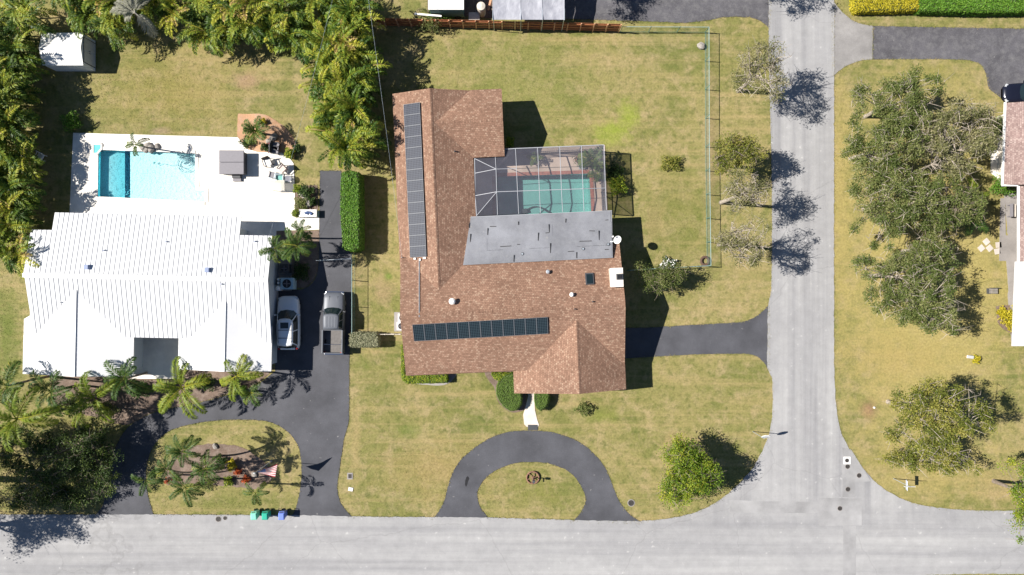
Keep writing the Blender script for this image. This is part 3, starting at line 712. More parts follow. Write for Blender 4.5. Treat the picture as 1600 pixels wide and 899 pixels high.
for (u, v) in ((816, 397), (911, 389), (950, 382)):
    h = 3.28; c = P(u, v, h); MB().cyl(c, 0.13, 0.08, 12).build('roof_drain', m_dark, bh); 
    MB().cyl(c + Vector((0, 0, 0.085)), 0.085, 0.02, 12).build('drain_cap', m_galv, bh)

def on_roof(u, v, lift=0.0):
    h = 3.5
    for _ in range(8):
        x, y = FB.L(u, v, h); h = max(roof_h(x, y), 2.8) + lift
    return P(u, v, h)

# chimney, vents, skylight, conduit, dish
c = on_roof(961, 434); t = thing('chimney', 'white capped chimney stack at the right edge of the brown roof', 'chimney', (c.x, c.y, 3.2))
MB().box((c.x, c.y, 3.75), (1.0, 1.55, 1.7), TH).build('stack', m_stucco, t); MB().box((c.x, c.y, 4.64), (1.10, 1.62, 0.09), TH, 0).build('crown', M('rusty_white_chimney_crown', (0.74, 0.69, 0.63), 0.7, 0, 0.06, 3, 0, 0.4, (0.45, 0.22, 0.10)), t)
MB().box((c.x + 0.22, c.y + 0.06, 4.76), (0.52, 0.50, 0.18), TH).build('flue', m_dark, t)
MB().box((c.x + 0.22, c.y + 0.06, 4.875), (0.36, 0.34, 0.04), TH).build('flue_cap', m_black, t)
c = on_roof(921, 436); t = thing('skylight', 'dark rectangular skylight on the brown roof left of the chimney', 'skylight', c)
til = ('X', math.atan(PT) * -1)
til = ('X', -math.atan(PT))
MB().box(c + Vector((0, 0, 0.06)), (0.72, 1.05, 0.14), TH, 0, til).build('curb', m_dark, t); MB().box(c + Vector((0, 0, 0.15)), (0.52, 0.86, 0.03), TH, 0, til).build('pane', m_glass, t)
def vent(u, v, r, h, label, m):
    c = on_roof(u, v); t = thing('roof_vent', label, 'roof vent', c, 'vents on the brown roof')
    MB().cyl(c - Vector((0, 0, 0.08)), r * 0.7, h + 0.08, 12).build('pipe', m, t); MB().cyl(c + Vector((0, 0, h)), r * 1.15, 0.10, 14, 0, r * 0.6).build('hood', m, t)
vent(707, 471, 0.24, 0.38, 'white round vent on the left part of the brown roof ridge', m_white)
vent(856, 425, 0.16, 0.24, 'small grey vent just below the grey flat roof', m_galv)
vent(893, 460.5, 0.17, 0.26, 'small white vent right of the middle of the brown roof', m_white)
vent(926, 471.5, 0.06, 0.14, 'tiny dark vent pipe on the right of the brown roof', m_dark)
vent(898, 483, 0.06, 0.14, 'tiny dark vent pipe above the garage ridge of the brown roof', m_dark)
vent(711, 237, 0.07, 0.12, 'tiny dark vent pipe on the top wing of the brown roof', m_dark)
t = thing('satellite_dish', 'white oval satellite dish on the eave beside the grey flat roof', 'satellite dish', P(956, 377, 3.2))
hub = P(958.5, 377, 3.25)
MB().tube([P(953, 378, 3.2), P(958, 377.5, 3.35), P(961, 376, 3.62)], 0.035, 6).build('mast', m_galv, t)
MB().tube([P(962.5, 375, 3.55), P(958, 370, 3.9)], 0.025, 5).build('feed_arm', m_white, t)
MB().box(P(957.5, 369.8, 3.92), (0.14, 0.12, 0.1), 0.5).build('receiver', m_white, t)
dn = Vector((-0.45, 0.35, 0.82)).normalized(); dx = dn.cross(Vector((0, 1, 0))).normalized(); dy = dn.cross(dx)
b = MB(); vs = []; fs = []; dc = P(965, 375.3, 3.62)
for j in range(6):
    rr = 0.34 * j / 5
    for k in range(20):
        a = k * math.pi / 10; vs.append(dc + dx * (rr * math.cos(a)) + dy * (rr * 1.12 * math.sin(a)) + dn * (0.10 * (j / 5) ** 2 - 0.05))
for j in range(5):
    for k in range(20): fs.append((j * 20 + k, j * 20 + (k + 1) % 20, (j + 1) * 20 + (k + 1) % 20, (j + 1) * 20 + k))
n0 = len(vs); vs += [p - dn * 0.02 for p in vs]
fs += [tuple(reversed([i + n0 for i in f])) for f in fs[:]] + [(100 + k, 100 + (k + 1) % 20, n0 + 100 + (k + 1) % 20, n0 + 100 + k) for k in range(20)]
b.add(vs, fs); b.build('reflector', m_white, t, True)

# solar arrays: each module has a frame and a face of cells
def module_mesh(nm, Lx, Ly, cellm, wide):
    b = MB(); e = 0.022
    b.box((0, Ly / 2 - e / 2, 0.02), (Lx, e, 0.04)).box((0, -Ly / 2 + e / 2, 0.02), (Lx, e, 0.04)).box((Lx / 2 - e / 2, 0, 0.02), (e, Ly - 2 * e, 0.04)).box((-Lx / 2 + e / 2, 0, 0.02), (e, Ly - 2 * e, 0.04))
    fo = b.build(nm + '_frame', m_frame, None); frame_me = fo.data; bpy.data.objects.remove(fo)
    x, y = Lx / 2 - e, Ly / 2 - e
    v = [(-x, -y, 0.03), (x, -y, 0.03), (x, y, 0.03), (-x, y, 0.03), (-x, -y, 0.005), (x, -y, 0.005), (x, y, 0.005), (-x, y, 0.005)]
    me = np_mesh(nm + '_cells', v, [(0, 1, 2, 3), (7, 6, 5, 4), (0, 4, 5, 1), (1, 5, 6, 2), (2, 6, 7, 3), (3, 7, 4, 0)], cellm)
    at = me.attributes.new('cell', 'FLOAT_VECTOR', 'POINT')
    uv = [(0, 0, 0), (1, 0, 0), (1, 1, 0), (0, 1, 0)] * 2
    if not wide: uv = [(b_, a_, 0) for (a_, b_, _) in uv]
    at.data.foreach_set('vector', np.array(uv, dtype=np.float32).ravel())
    return frame_me, me
def solar(n, F, p0, p1, tilt_axis, label, cellm, wide, Lx, Ly):
    c = (p0 + p1) / 2; t = thing('solar_array', label, 'solar panels', c); fm, cm = module_mesh('module', Lx, Ly, cellm, wide)
    d = (p1 - p0).normalized()
    nrm = (F.W(*tilt_axis) - F.W(0, 0, 0)).normalized()
    x = d if not wide else (nrm.cross(d) * -1)
    side = nrm.cross(d)
    Mx = Matrix((d, side, nrm)).transposed() if not wide else Matrix((-side, d, nrm)).transposed()
    for i in range(n):
        q = p0.lerp(p1, (i + 0.5) / n)
        o = mobj('solar_module', fm, t); o.matrix_local = Matrix.Translation(q - Vector(t.location)) @ Mx.to_4x4()
        g = mobj('cell_sheet', cm, o)
    off = side * (0.55 if not wide else 0.55)
    for s_ in (-1, 1): MB().bar(p0 + side * 0.5 * s_ - nrm * 0.045, p1 + side * 0.5 * s_ - nrm * 0.045, 0.05, 0.07).build('rail', m_frame, t)
ns = 1 / math.sqrt(1 + PT * PT)
solar(14, FB, on_roof(643.2, 162, 0.11), on_roof(653.6, 402, 0.11), (-PT * ns, 0, ns), 'long column of blue solar panels on the left roof slope', m_cell_b, True, 1.56, 0.94)
solar(12, FB, on_roof(645.5, 520.5, 0.11), on_roof(856, 508.5, 0.11), (0, -PT * ns, ns), 'horizontal row of dark solar panels on the lower roof slope', m_cell_k, False, 0.94, 1.52)
# (module size follows the spacing of the rails)
cp = [on_roof(655, 404 + k * 10.2, 0.06) for k in range(10)]
cd = thing('conduit', 'thin grey conduit joining the two solar arrays across the brown roof', 'conduit', cp[0])
MB().tube(cp, 0.03, 6).build('pipe', m_galv, cd); MB().box(on_roof(648, 404.5, 0.1), (0.2, 0.16, 0.1), TH).build('junction_box', m_white, cd); MB().box(on_roof(663, 403.5, 0.1), (0.25, 0.16, 0.1), TH).build('junction_box', m_white, cd)
MB().box(on_roof(656, 406, 0.1), (0.14, 0.2, 0.1), TH).build('junction_box', m_white, cd)

# ---- screened pool enclosure
cg = thing('pool_enclosure', 'screened pool enclosure with white frame beside the grey flat roof', 'screen enclosure', P(845, 285))
bx = [774, 805.5, 840, 874.5, 908.5, 943.5]; bxs = [777.5, 810.5, 844.5, 879, 912.5, 947.5]
EN, KN, MD = 2.7, 3.25, 3.35
vN = lambda u: 233.0 - (u - 790) * 0.041
rows = []
for i, (u0, u1) in enumerate(zip(bx, bxs)):
    last = i == len(bx) - 1
    n_ = P(u0, vN(u0) if u0 > 785 else 246.5, EN); kn = P(u0 + (u1 - u0) * 0.30, 264.5 - (u0 - 774) * 0.03, EN if last else KN); md = P(u0 + (u1 - u0) * 0.62, 300 - (u0 - 774) * 0.035, EN + 0.02 if last else MD); so = P(u1, 337.5 - (u1 - 742) * 0.045, 2.93 if not last else 2.75)
    rows.append((n_, kn, md, so))
    pl = MB()
    for a, b2 in zip(rows[-1][:-1], rows[-1][1:]): pl.bar(a, b2, 0.05, 0.09)
    pl.build('roof_beam', m_alu, cg)
wst = [P(741.5, 248, 2.72), P(742, 271, 2.74), P(742.5, 306, 2.74), P(744.5, 337.5, 2.9)]
for a, b2 in ((wst[0], rows[0][1]), (wst[1], rows[0][1]), (wst[2], rows[0][2]), (wst[3], rows[0][2])): MB().bar(a, b2, 0.045, 0.07).build('hip_bar', m_alu, cg)
for a, b2 in zip(wst[:-1], wst[1:]): MB().bar(a, b2, 0.06, 0.06).build('wall_plate', m_alu, cg)
def panel(pts, m):
    b = MB(); b.add(pts, [tuple(range(len(pts)))]); return b.build('screen_panel', m, cg)
for i in range(5):
    a, b2 = rows[i], rows[i + 1]
    for j in range(3):
        if i == 0 and j == 0: panel([a[0], P(788.5, 246, EN), P(788.5, 234, EN), b2[0], b2[1], a[1]], m_screen); continue
        panel([a[j], b2[j], b2[j + 1], a[j + 1]], m_screen)
    MB().bar(a[2], b2[2], 0.05, 0.06).build('purlin', m_alu, cg); MB().bar(a[1], b2[1], 0.035, 0.05).build('purlin', m_dark if i else m_alu, cg)
    if i >= 1 or True: MB().bar(P(789, 233.6, EN) if i == 0 else a[0], b2[0], 0.06, 0.09).build('eave_beam', m_alu, cg)
panel([wst[0], rows[0][0], rows[0][1]], m_screen); panel([wst[0], rows[0][1], wst[1]], m_screen); panel([wst[1], rows[0][1], rows[0][2], wst[2]], m_screen); panel([wst[2], rows[0][2], wst[3]], m_screen); panel([wst[3], rows[0][2], rows[0][3]], m_screen)
gz = lambda p: Vector((p.x, p.y, 0.05))
for i in range(1, 6):
    p = rows[i][0]; MB().bar(gz(p), p - Vector((0, 0, 0.06)), 0.08, 0.08).build('post', m_alu, cg)
for i in range(1, 5):
    a, b2 = rows[i][0], rows[i + 1][0]; panel([a, b2, gz(b2), gz(a)], m_screen_w)
    MB().bar(gz(a) + Vector((0, 0, 0.9)), gz(b2) + Vector((0, 0, 0.9)), 0.05, 0.05).build('chair_rail', m_dark, cg); MB().bar(gz(a) + Vector((0, 0, 0.2)), gz(b2) + Vector((0, 0, 0.2)), 0.03, 0.36).build('kick_plate', m_dark, cg)
er = rows[5]
for a, b2 in zip(er[:-1], er[1:]):
    panel([a, b2, gz(b2), gz(a)], m_screen_w); MB().bar(gz(a) + Vector((0, 0, 0.9)), gz(b2) + Vector((0, 0, 0.9)), 0.05, 0.05).build('chair_rail', m_dark, cg)
for p in er[1:]: MB().bar(gz(p), p - Vector((0, 0, 0.06)), 0.08, 0.08).build('post', m_dark, cg)
for a, b2 in ((er[0], er[1]), (er[2], er[3])): MB().bar(gz(a), b2, 0.04, 0.04).build('brace', m_dark, cg)

# ---- white metal-roofed house
FW = Frame(THW, 200, 450); HW = 2.7; PW = 0.2
wh = thing('white_house', 'low white house with standing seam metal roof and two front gables', 'house', FW.W(0, 0, 0))
m_wwall = M('pale_blue_grey_stucco', (0.55, 0.58, 0.60), 0.85, 0, 0.06)
yR = FW.L(200, 433.5, 3.85)[1]; hR = 3.85
def plane_n(x, y): return hR - PW * (y - yR)
def plane_s(x, y): return hR - PW * (yR - y)
def clip(poly, ax, lo, hi):
    for val, sg in ((lo, 1), (hi, -1)):
        out = []
        for i in range(len(poly)):
            a, b2 = poly[i], poly[(i + 1) % len(poly)]; da, db = sg * (a[ax] - val), sg * (b2[ax] - val)
            if da >= 0: out.append(a)
            if da * db < 0: t_ = da / (da - db); out.append((a[0] + (b2[0] - a[0]) * t_, a[1] + (b2[1] - a[1]) * t_))
        poly = out
        if len(poly) < 3: return []
    return poly
def metal_slope(F, poly, ax, hfun, width, parent, rib=0.034, cull=None):
    """poly in local xy; panels run across axis ax; each panel is one sheet with a rib on its edge"""
    lo, hi = min(p[ax] for p in poly), max(p[ax] for p in poly); n = max(1, round((hi - lo) / width)); wd = (hi - lo) / n
    for i in range(n):
        a, b2 = lo + i * wd, lo + (i + 1) * wd; pc = clip(poly, ax, a, b2)
        if len(pc) < 3: continue
        if cull and all(cull(x, y, hfun(x, y)) for x, y in pc): continue
        m = MB(); m.prism([F.W(x, y, hfun(x, y)) for x, y in pc], 0.10)
        on = [p for p in pc if abs(p[ax] - b2) < 1e-5]
        if len(on) >= 2:
            o2 = 1 - ax; p, q = min(on, key=lambda z: z[o2]), max(on, key=lambda z: z[o2])
            A, B = F.W(p[0], p[1], hfun(*p) + rib / 2 + 0.002), F.W(q[0], q[1], hfun(*q) + rib / 2 + 0.002)
            m.bar(A, B, 0.03, rib)
        m.build('metal_panel', m_white_metal, parent)
LW = lambda u, v, h: FW.L(u, v, h)
pn = [LW(36, 430, hR)[0]]
def Lp(u, v, hg, fun):
    h = hg
    for _ in range(6): x, y = FW.L(u, v, h); h = fun(x, y)
    return (x, y)
NP = [Lp(u, v, 2.8, plane_n) for (u, v) in ((420, 368.5), (374, 367.5), (375, 338), (86, 330.5), (81.5, 358.5), (48, 359))]
xr0 = FW.L(36, 430, hR)[0]; xr1 = FW.L(418.5, 437, hR)[0]
xa = NP[5][0]; north = [(xr1, yR), (NP[0][0], NP[0][1]), (NP[1][0], NP[0][1]), (NP[2][0], NP[2][1]), (NP[3][0], NP[2][1]), (NP[4][0] + 0.1, NP[5][1]), (xa - 0.05, NP[5][1]), (xr0, yR)]
north = [(x if abs(x - NP[3][0]) > 0.01 else x, y) for x, y in north]
xL = NP[3][0]
body = [(xr1, yR), (xr1, NP[0][1]), (NP[1][0], NP[0][1]), (NP[1][0], yR)]
mid_ = [(NP[1][0], yR), (NP[1][0], NP[2][1]), (xL, NP[2][1]), (xL, yR)]
left_ = [(xL, yR), (xL, NP[5][1]), (xr0, NP[5][1]), (xr0, yR)]
for pl in (body, mid_, left_): metal_slope(FW, pl, 0, plane_n, 0.415, wh)
# two front gables and the slope between them
yS_ = Lp(240, 528, 2.8, plane_s)[1]
def front_gable(u0, u1, ur, vS, he, hasym=0.0):
    x0 = FW.L(u0, 550, he)[0]; x1 = FW.L(u1, 550, he)[0]; xm = FW.L(ur, 550, he + PW * (x1 - x0) / 2)[0]; y0 = FW.L((u0 + u1) / 2, vS, he + 0.4)[1]
    pL, pR = PW, PW; hr = he + PW * (x1 - xm)
    fun = lambda x, y: hr - PW * abs(x - xm)
    ym = yR - (hR - hr) / PW
    return x0, x1, xm, y0, hr, fun, ym
G1 = front_gable(35, 208.5, 115.5, 587.5, HW); G2 = front_gable(278, 424, 349.5, 580, HW)
def hid(x, y, h):
    for (x0, x1, xm, y0, hr, fun, ym) in (G1, G2):
        if x0 <= x <= x1 and y0 <= y <= ym and fun(x, y) > h + 0.15: return True
    return False
metal_slope(FW, [(xr0 + 0.1, yR), (xr1, yR), (xr1, yS_ - 0.3), (G2[1] - 1.5, yS_), (xr0 + 0.25, yS_)], 0, plane_s, 0.415, wh, cull=hid)
for g in (G1, G2):
    x0, x1, xm, y0, hr, fun, ym = g
    metal_slope(FW, [(x0, y0), (xm, y0), (xm, ym + 0.05), (x0, yS_ + 0.2 + (ym - yS_) * 0.0 + 1.2)], 1, fun, 0.415, wh, 0.018, cull=lambda x, y, h: plane_s(x, y) > h + 0.05)
    metal_slope(FW, [(xm, y0), (x1, y0), (x1, yS_ + 1.2), (xm, ym + 0.05)], 1, fun, 0.415, wh, 0.018, cull=lambda x, y, h: plane_s(x, y) > h + 0.05)
    MB().bar(FW.W(xm, y0 - 0.01, hr + 0.03), FW.W(xm, ym, hr + 0.03), 0.20, 0.05).build('ridge_cap', m_white_metal, wh)
    for xx in (x0, x1): MB().bar(FW.W(xx, y0, fun(xx, 0) - 0.06), FW.W(xx, yS_, fun(xx, 0) - 0.06), 0.03, 0.16).build('fascia', m_white, wh)
MB().bar(FW.W(xr0 - 0.02, yR, hR + 0.03), FW.W(xr1 + 0.02, yR, hR + 0.03), 0.36, 0.05).build('ridge_cap', m_white_metal, wh)
walls(FW, [(xr0 + 0.2, xr1 - 0.1, yS_ - 0.3, NP[5][1]), (xL, NP[1][0], yR, NP[2][1] - 0.6), (G1[0], G1[1] - 0.2, G1[3], yR), (G2[0] + 0.2, G2[1], G2[3], yR)], wh, m_wwall, 0.45, h=2.5)
for g in (G1, G2):
    x0, x1, xm, y0, hr, fun, ym = g; b = MB()
    a = [FW.W(x0 + 0.5, y0 + 0.5, 2.45), FW.W(x1 - 0.5, y0 + 0.5, 2.45), FW.W(xm, y0 + 0.5, hr - 0.2)]; o_ = Vector((0, 0.15, 0)); vs = a + [p + o_ for p in a]
    b.add(vs, [(0, 1, 2), (5, 4, 3), (0, 3, 4, 1), (1, 4, 5, 2), (2, 5, 3, 0)]).build('gable_wall', m_wwall, wh)
    wd_ = MB().box(FW.W(xm, y0 + 0.43, 1.4), (2.2, 0.06, 1.3), THW).build('window', m_white, wh); MB().box(FW.W(xm, y0 + 0.39, 1.4), (2.0, 0.03, 1.1), THW).build('pane', m_glass, wd_)
ed = MB().box(FW.W((G1[1] + G2[0]) / 2, yS_ + 0.1, 1.05), (1.1, 0.06, 2.1), THW).build('door', m_dark, wh)
MB().box(FW.W((G1[1] + G2[0]) / 2 + 0.4, yS_ + 0.05, 1.0), (0.05, 0.05, 0.14), THW).build('handle', m_chrome, ed)
mb_ = M('blue_grey_vent_boot', (0.22, 0.27, 0.42), 0.6)
for i, (u, v, kind, lb) in enumerate(((163.5, 391.5, 0, 'thin pipe vent on the left of the white metal roof'), (261, 378, 0, 'thin pipe vent near the middle top of the white metal roof'), (137, 417.5, 1, 'square grey roof vent left of centre near the white ridge'), (325, 422, 1, 'square grey roof vent right of centre near the white ridge'), (347, 444, 0, 'thin pipe vent below the white ridge above the right gable'), (399, 377.5, 0, 'thin pipe vent at the right edge of the white metal roof'), (96, 473, 0, 'faint low vent on the left white gable'))):
    fun = plane_n if v < 432 else plane_s
    if i == 6: fun = G1[5]
    h = 3.4
    for _ in range(6): x, y = FW.L(u, v, h); h = fun(x, y)
    c = P(u, v, h); t = thing('roof_vent', lb, 'roof vent', c, 'vents on the white metal roof')
    if kind: MB().box(c + Vector((0, 0, 0.10)), (0.42, 0.42, 0.24), THW).build('housing', mb_, t); MB().box(c + Vector((0, 0, 0.24)), (0.34, 0.34, 0.04), THW).build('louvre', m_dark if False else mb_, t)
    else: MB().cyl(c - Vector((0, 0, 0.05)), 0.05, 0.28, 8).build('pipe', m_white if i == 6 else mb_, t); MB().cyl(c + Vector((0, 0, 0.02)), 0.11, 0.05, 10, 0, 0.06).build('flashing', m_white, t)

# ---- garden shed
FS = Frame(0, 105, 82); sx0, sx1 = FS.L(64, 78, 1.9)[0], FS.L(129, 78, 1.9)[0]; sy0, sy1 = FS.L(95, 102, 1.85)[1], FS.L(95, 51, 1.85)[1]
sh = thing('garden_shed', 'white metal garden shed with double doors beside the palms', 'shed', FS.W(0, 0, 0))
m_shed = M('white_shed_steel', (0.70, 0.74, 0.80), 0.5, 0, 0.05); sm = (sy0 + sy1) / 2
for k in range(4):
    a, b2 = sx0 + (sx1 - sx0) * k / 4, sx0 + (sx1 - sx0) * (k + 1) / 4 - 0.012
    MB().prism([FS.W(a, sy0, 1.8), FS.W(b2, sy0, 1.8), FS.W(b2, sm, 2.15), FS.W(a, sm, 2.15)], 0.04).build('roof_panel', m_white, sh)
    MB().prism([FS.W(a, sm + 0.003, 2.15), FS.W(b2, sm + 0.003, 2.15), FS.W(b2, sy1, 1.8), FS.W(a, sy1, 1.8)], 0.04).build('roof_panel', m_white, sh)
i_ = 0.06
b = MB(); ring = [(sx0 + i_, sy0 + i_), (sx1 - i_, sy0 + i_), (sx1 - i_, sy1 - i_), (sx0 + i_, sy1 - i_)]
b.prism([FS.W(x, y, 1.77) for x, y in ring], 1.77); b.build('wall', m_shed, sh)
b = MB(); b.add([FS.W(sx1 - 0.08, sy0 + 0.1, 1.76), FS.W(sx1 - 0.08, sy1 - 0.1, 1.76), FS.W(sx1 - 0.08, sm, 2.09), FS.W(sx0 + 0.08, sy0 + 0.1, 1.76), FS.W(sx0 + 0.08, sy1 - 0.1, 1.76), FS.W(sx0 + 0.08, sm, 2.09)], [(0, 1, 2), (5, 4, 3), (0, 2, 5, 3), (1, 4, 5, 2), (0, 3, 4, 1)]).build('gable_wall', m_shed, sh)
for s_ in (-1, 1):
    d_ = MB().box(FS.W(sx1 - i_ + 0.02, sm + s_ * 0.56, 0.85), (0.04, 1.04, 1.6)).build('door', M('grey_shed_door', (0.55, 0.56, 0.60), 0.5), sh); MB().box(FS.W(sx1 - i_ + 0.055, sm + s_ * 0.10, 0.9), (0.03, 0.04, 0.2)).build('handle', m_dark, d_)
    MB().box(FS.W(sx1 - i_ + 0.03, sm + s_ * 1.11, 0.86), (0.05, 0.05, 1.66)).build('door_frame', m_dark, sh)
MB().box(FS.W(sx1 - i_ + 0.03, sm, 1.69), (0.05, 2.2, 0.05)).build('door_frame', m_dark, sh)

# ---- neighbour at the right edge
rh = thing('pink_roofed_house', 'house with pale pink shingle roof cut by the right edge', 'house', P(1620, 290))
FR = Frame(0, 1620, 290)
def rp(u, v, h): x, y = FR.L(u, v, h); return (x, y, h)
slope_prism('roof_slope', FR, [rp(1566.5, 288.5, 2.7), rp(1740, 290, 4.6), rp(1745, 150, 4.6), rp(1571, 161, 2.7)], 0.16, m_sh_pink, rh)
slope_prism('roof_slope', FR, [rp(1592, 408, 2.7), rp(1740, 410, 4.3), rp(1740, 289.5, 4.3), rp(1592, 291, 2.7)], 0.16, m_sh_pink, rh)
for (a, b2) in (((1566, 289.5), (1570.5, 160)), ((1565.8, 290), (1590, 290)), ((1591.2, 291), (1591.2, 409))): MB().bar(P(*a, 2.66), P(*b2, 2.66), 0.14, 0.14).build('fascia', m_white, rh)
walls(FR, [(FR.L(1590, 288, 2.7)[0], FR.L(1740, 288, 2.7)[0], FR.L(1572, 285, 2.7)[1], FR.L(1572, 165, 2.7)[1]), (FR.L(1632, 288, 2.7)[0], FR.L(1740, 288, 2.7)[0], FR.L(1600, 535, 2.7)[1], FR.L(1600, 288, 2.7)[1])], rh, m_cream, 0.25, h=2.5)
slope_prism('patio_roof', FR, [rp(1582, 541, 2.55), rp(1740, 541, 2.7), rp(1740, 409, 2.7), rp(1587, 409, 2.55)], 0.12, m_white_metal, rh)
slab('side_walk', [(1548, 235), (1600, 235), (1600, 292), (1570, 292), (1548, 270)], 0.045, m_deck, smooth=False)
slab('side_walk', [(1563, 310), (1570, 310), (1571, 368), (1600, 369), (1600, 408), (1561, 408), (1562, 350)], 0.045, m_grey_conc, smooth=False)
slab('side_walk', [(1572, 408), (1640, 408), (1640, 540), (1583, 540)], 0.04, m_grey_conc, smooth=False)
for i, (u, v, r) in enumerate(((1533, 388, 0.7), (1546, 388, 0.7), (1541, 378, 0.7), (1560, 383, 0.1), (1558, 393, 0.2))):
    c = P(u, v); tag(MB().box((c.x, c.y, 0.02), (0.52, 0.52, 0.05), r).build('stepping_stone', m_conc, bevel=0.01), 'square pale stepping stone ' + ['lowest left of the diagonal group', 'right of the diagonal group', 'top of the diagonal group', 'beside the right walk, upper one', 'beside the right walk, lower one'][i] + ' near the pink-roofed house', 'stepping stone', 'stepping stones by the pink-roofed house')

# ---- neighbours along the top edge
tn = thing('white_trailer', 'white flat-topped trailer body cut by the top edge', 'trailer', P(695, 0))
c = P(697, -8, 2.2); b = MB().box((c.x, c.y, 1.35), (2.95, 2.5, 1.7)); b.build('body', M('trailer_siding', (0.10, 0.22, 0.20), 0.6), tn)
MB().box((c.x, c.y, 2.24), (3.15, 2.7, 0.08)).build('roof', m_white, tn)
for s_ in (-1, 1):
    for sy in (-1, 1): MB().tube([(c.x + s_ * 0.9, c.y + sy * 1.1, 0.3), (c.x + s_ * 0.9, c.y + sy * 1.32, 0.3)], 0.3, 14).build('wheel', m_tyre, tn)
tp = thing('tarp_carport', 'carport under three pale grey tarpaulin bays beside the wooden fence', 'carport', P(826, 0))
m_tarp = NT('pale_tarp'); q = m_tarp.objc(); m_tarp.base(m_tarp.ramp(m_tarp.noise(m_tarp.mapping(q, (1, 0.4, 1)), 2.2, 6, 0.6), [(0.3, (0.26, 0.265, 0.31)), (0.55, (0.36, 0.365, 0.41)), (0.75, (0.45, 0.455, 0.50))])); m_tarp.bump(m_tarp.noise(q, 1.6, 3, 0.5, 0.6), 0.5, 0.1); m_tarp = m_tarp.props(0.6)
for i, (u0, u1) in enumerate(((770, 813.5), (814.2, 847.3), (848, 882))):
    b = MB(); nx, ny = 6, 6; vs = []; fs = []
    for j in range(ny + 1):
        for k in range(nx + 1):
            u = u0 + (u1 - u0) * k / nx; v = 31 - 60 * j / ny
            h = 2.5 + 0.5 * min(1, j / 4) - 0.07 * math.sin(math.pi * k / nx) + 0.02 * math.sin(j * 2.1 + k * 1.7); vs.append(P(u, v, h))
    for j in range(ny):
        for k in range(nx): a = j * (nx + 1) + k; fs.append((a, a + 1, a + nx + 2, a + nx + 1))
    n0 = len(vs); b.add(vs, fs); b.build('tarp_sheet', m_tarp, tp, True)
for u in (770, 813.8, 847.6, 882): MB().bar(P(u, 31.5, 2.54), P(u, -30, 3.06), 0.05, 0.05).build('frame_pipe', m_galv, tp)
for u in (771, 814, 848, 881):
    c = P(u, 31, 2.5); MB().bar((c.x, c.y, 0), (c.x, c.y, 2.5), 0.06, 0.06).build('post', m_galv, tp)
jk = thing('stacked_lumber', 'long pale board lying behind the wooden fence', 'board', P(665, 23)); MB().bar(P(648, 22, 1.2), P(690, 25.5, 1.25), 0.16, 0.1).build('board', m_white, jk)
MB().bar(P(655, 22.8, 0), P(655, 22.8, 1.15), 0.08, 0.08).build('prop', m_wood, jk); MB().bar(P(684, 25, 0), P(684, 25, 1.2), 0.08, 0.08).build('prop', m_wood, jk)
jk = thing('water_heater', 'white upright tank among the clutter behind the wooden fence', 'tank', P(752, 18)); c = P(752, 14, 1.0); MB().cyl((c.x, c.y, 0), 0.38, 1.6, 18).build('tank', m_cream, jk); MB().cyl((c.x, c.y, 1.605), 0.36, 0.1, 18, 0, 0.1).build('dome', m_cream, jk)
tag(MB().box(P(741, 26, 0.25), (0.95, 0.55, 0.5)).box(P(741, 26, 0.53), (1.0, 0.6, 0.06)).build('storage_box', m_conc), 'pale low storage box behind the wooden fence', 'storage box')
tag(MB().bar(P(763, 16, 0.9), P(768, -6, 1.1), 0.18, 0.1).bar(P(765, 10, 0.0), P(765, 10, 0.95), 0.1, 0.1).bar(P(767, -4, 0.0), P(767, -4, 1.05), 0.1, 0.1).build('brown_plank', m_wood_l), 'brown plank leaning among the clutter behind the wooden fence', 'plank')
slab('side_yard', [(668, -60), (882, -60), (882, 30), (780, 30), (668, 20)], 0.015, m_mulch, smooth=False)

# ------------------------------------------------------------------ vegetation
def rand_unit(n, up=0.0):
    d = rng.normal(size=(n, 3)); d[:, 2] = np.abs(d[:, 2]) * (1 if up else 1) + up; return d / np.linalg.norm(d, axis=1, keepdims=True)

def leaf_cards(c, size, up=0.5, aspect=0.5, tint=None, nrm=None):
    """one rhombic leaf (two triangles, slightly folded) at each centre"""
    n = len(c); size = np.broadcast_to(size, (n,)).astype(float) * rng.uniform(0.6, 1.35, n)
    N = rng.normal(size=(n, 3)); N[:, 2] = np.abs(N[:, 2]) + up
    if nrm is not None: N = N * 0.55 + nrm
    N /= np.linalg.norm(N, axis=1, keepdims=True)
    A = rng.normal(size=(n, 3)); A -= (A * N).sum(1, keepdims=True) * N; A /= np.linalg.norm(A, axis=1, keepdims=True)
    B = np.cross(N, A); h = size[:, None] / 2; w = h * aspect
    v = np.empty((n, 4, 3)); v[:, 0] = c - A * h; v[:, 1] = c + B * w + N * h * 0.15; v[:, 2] = c + A * h; v[:, 3] = c - B * w + N * h * 0.15
    f = np.arange(n * 4).reshape(n, 4)
    t = np.repeat(tint if tint is not None else rng.random(n), 4)
    return v.reshape(-1, 3), f, t

def join(parts):
    vs, fs, ts = [], [], []; o = 0
    for v, f, t in parts: vs.append(v); fs.append(f + o); ts.append(t); o += len(v)
    return np.concatenate(vs), np.concatenate(fs), np.concatenate(ts)

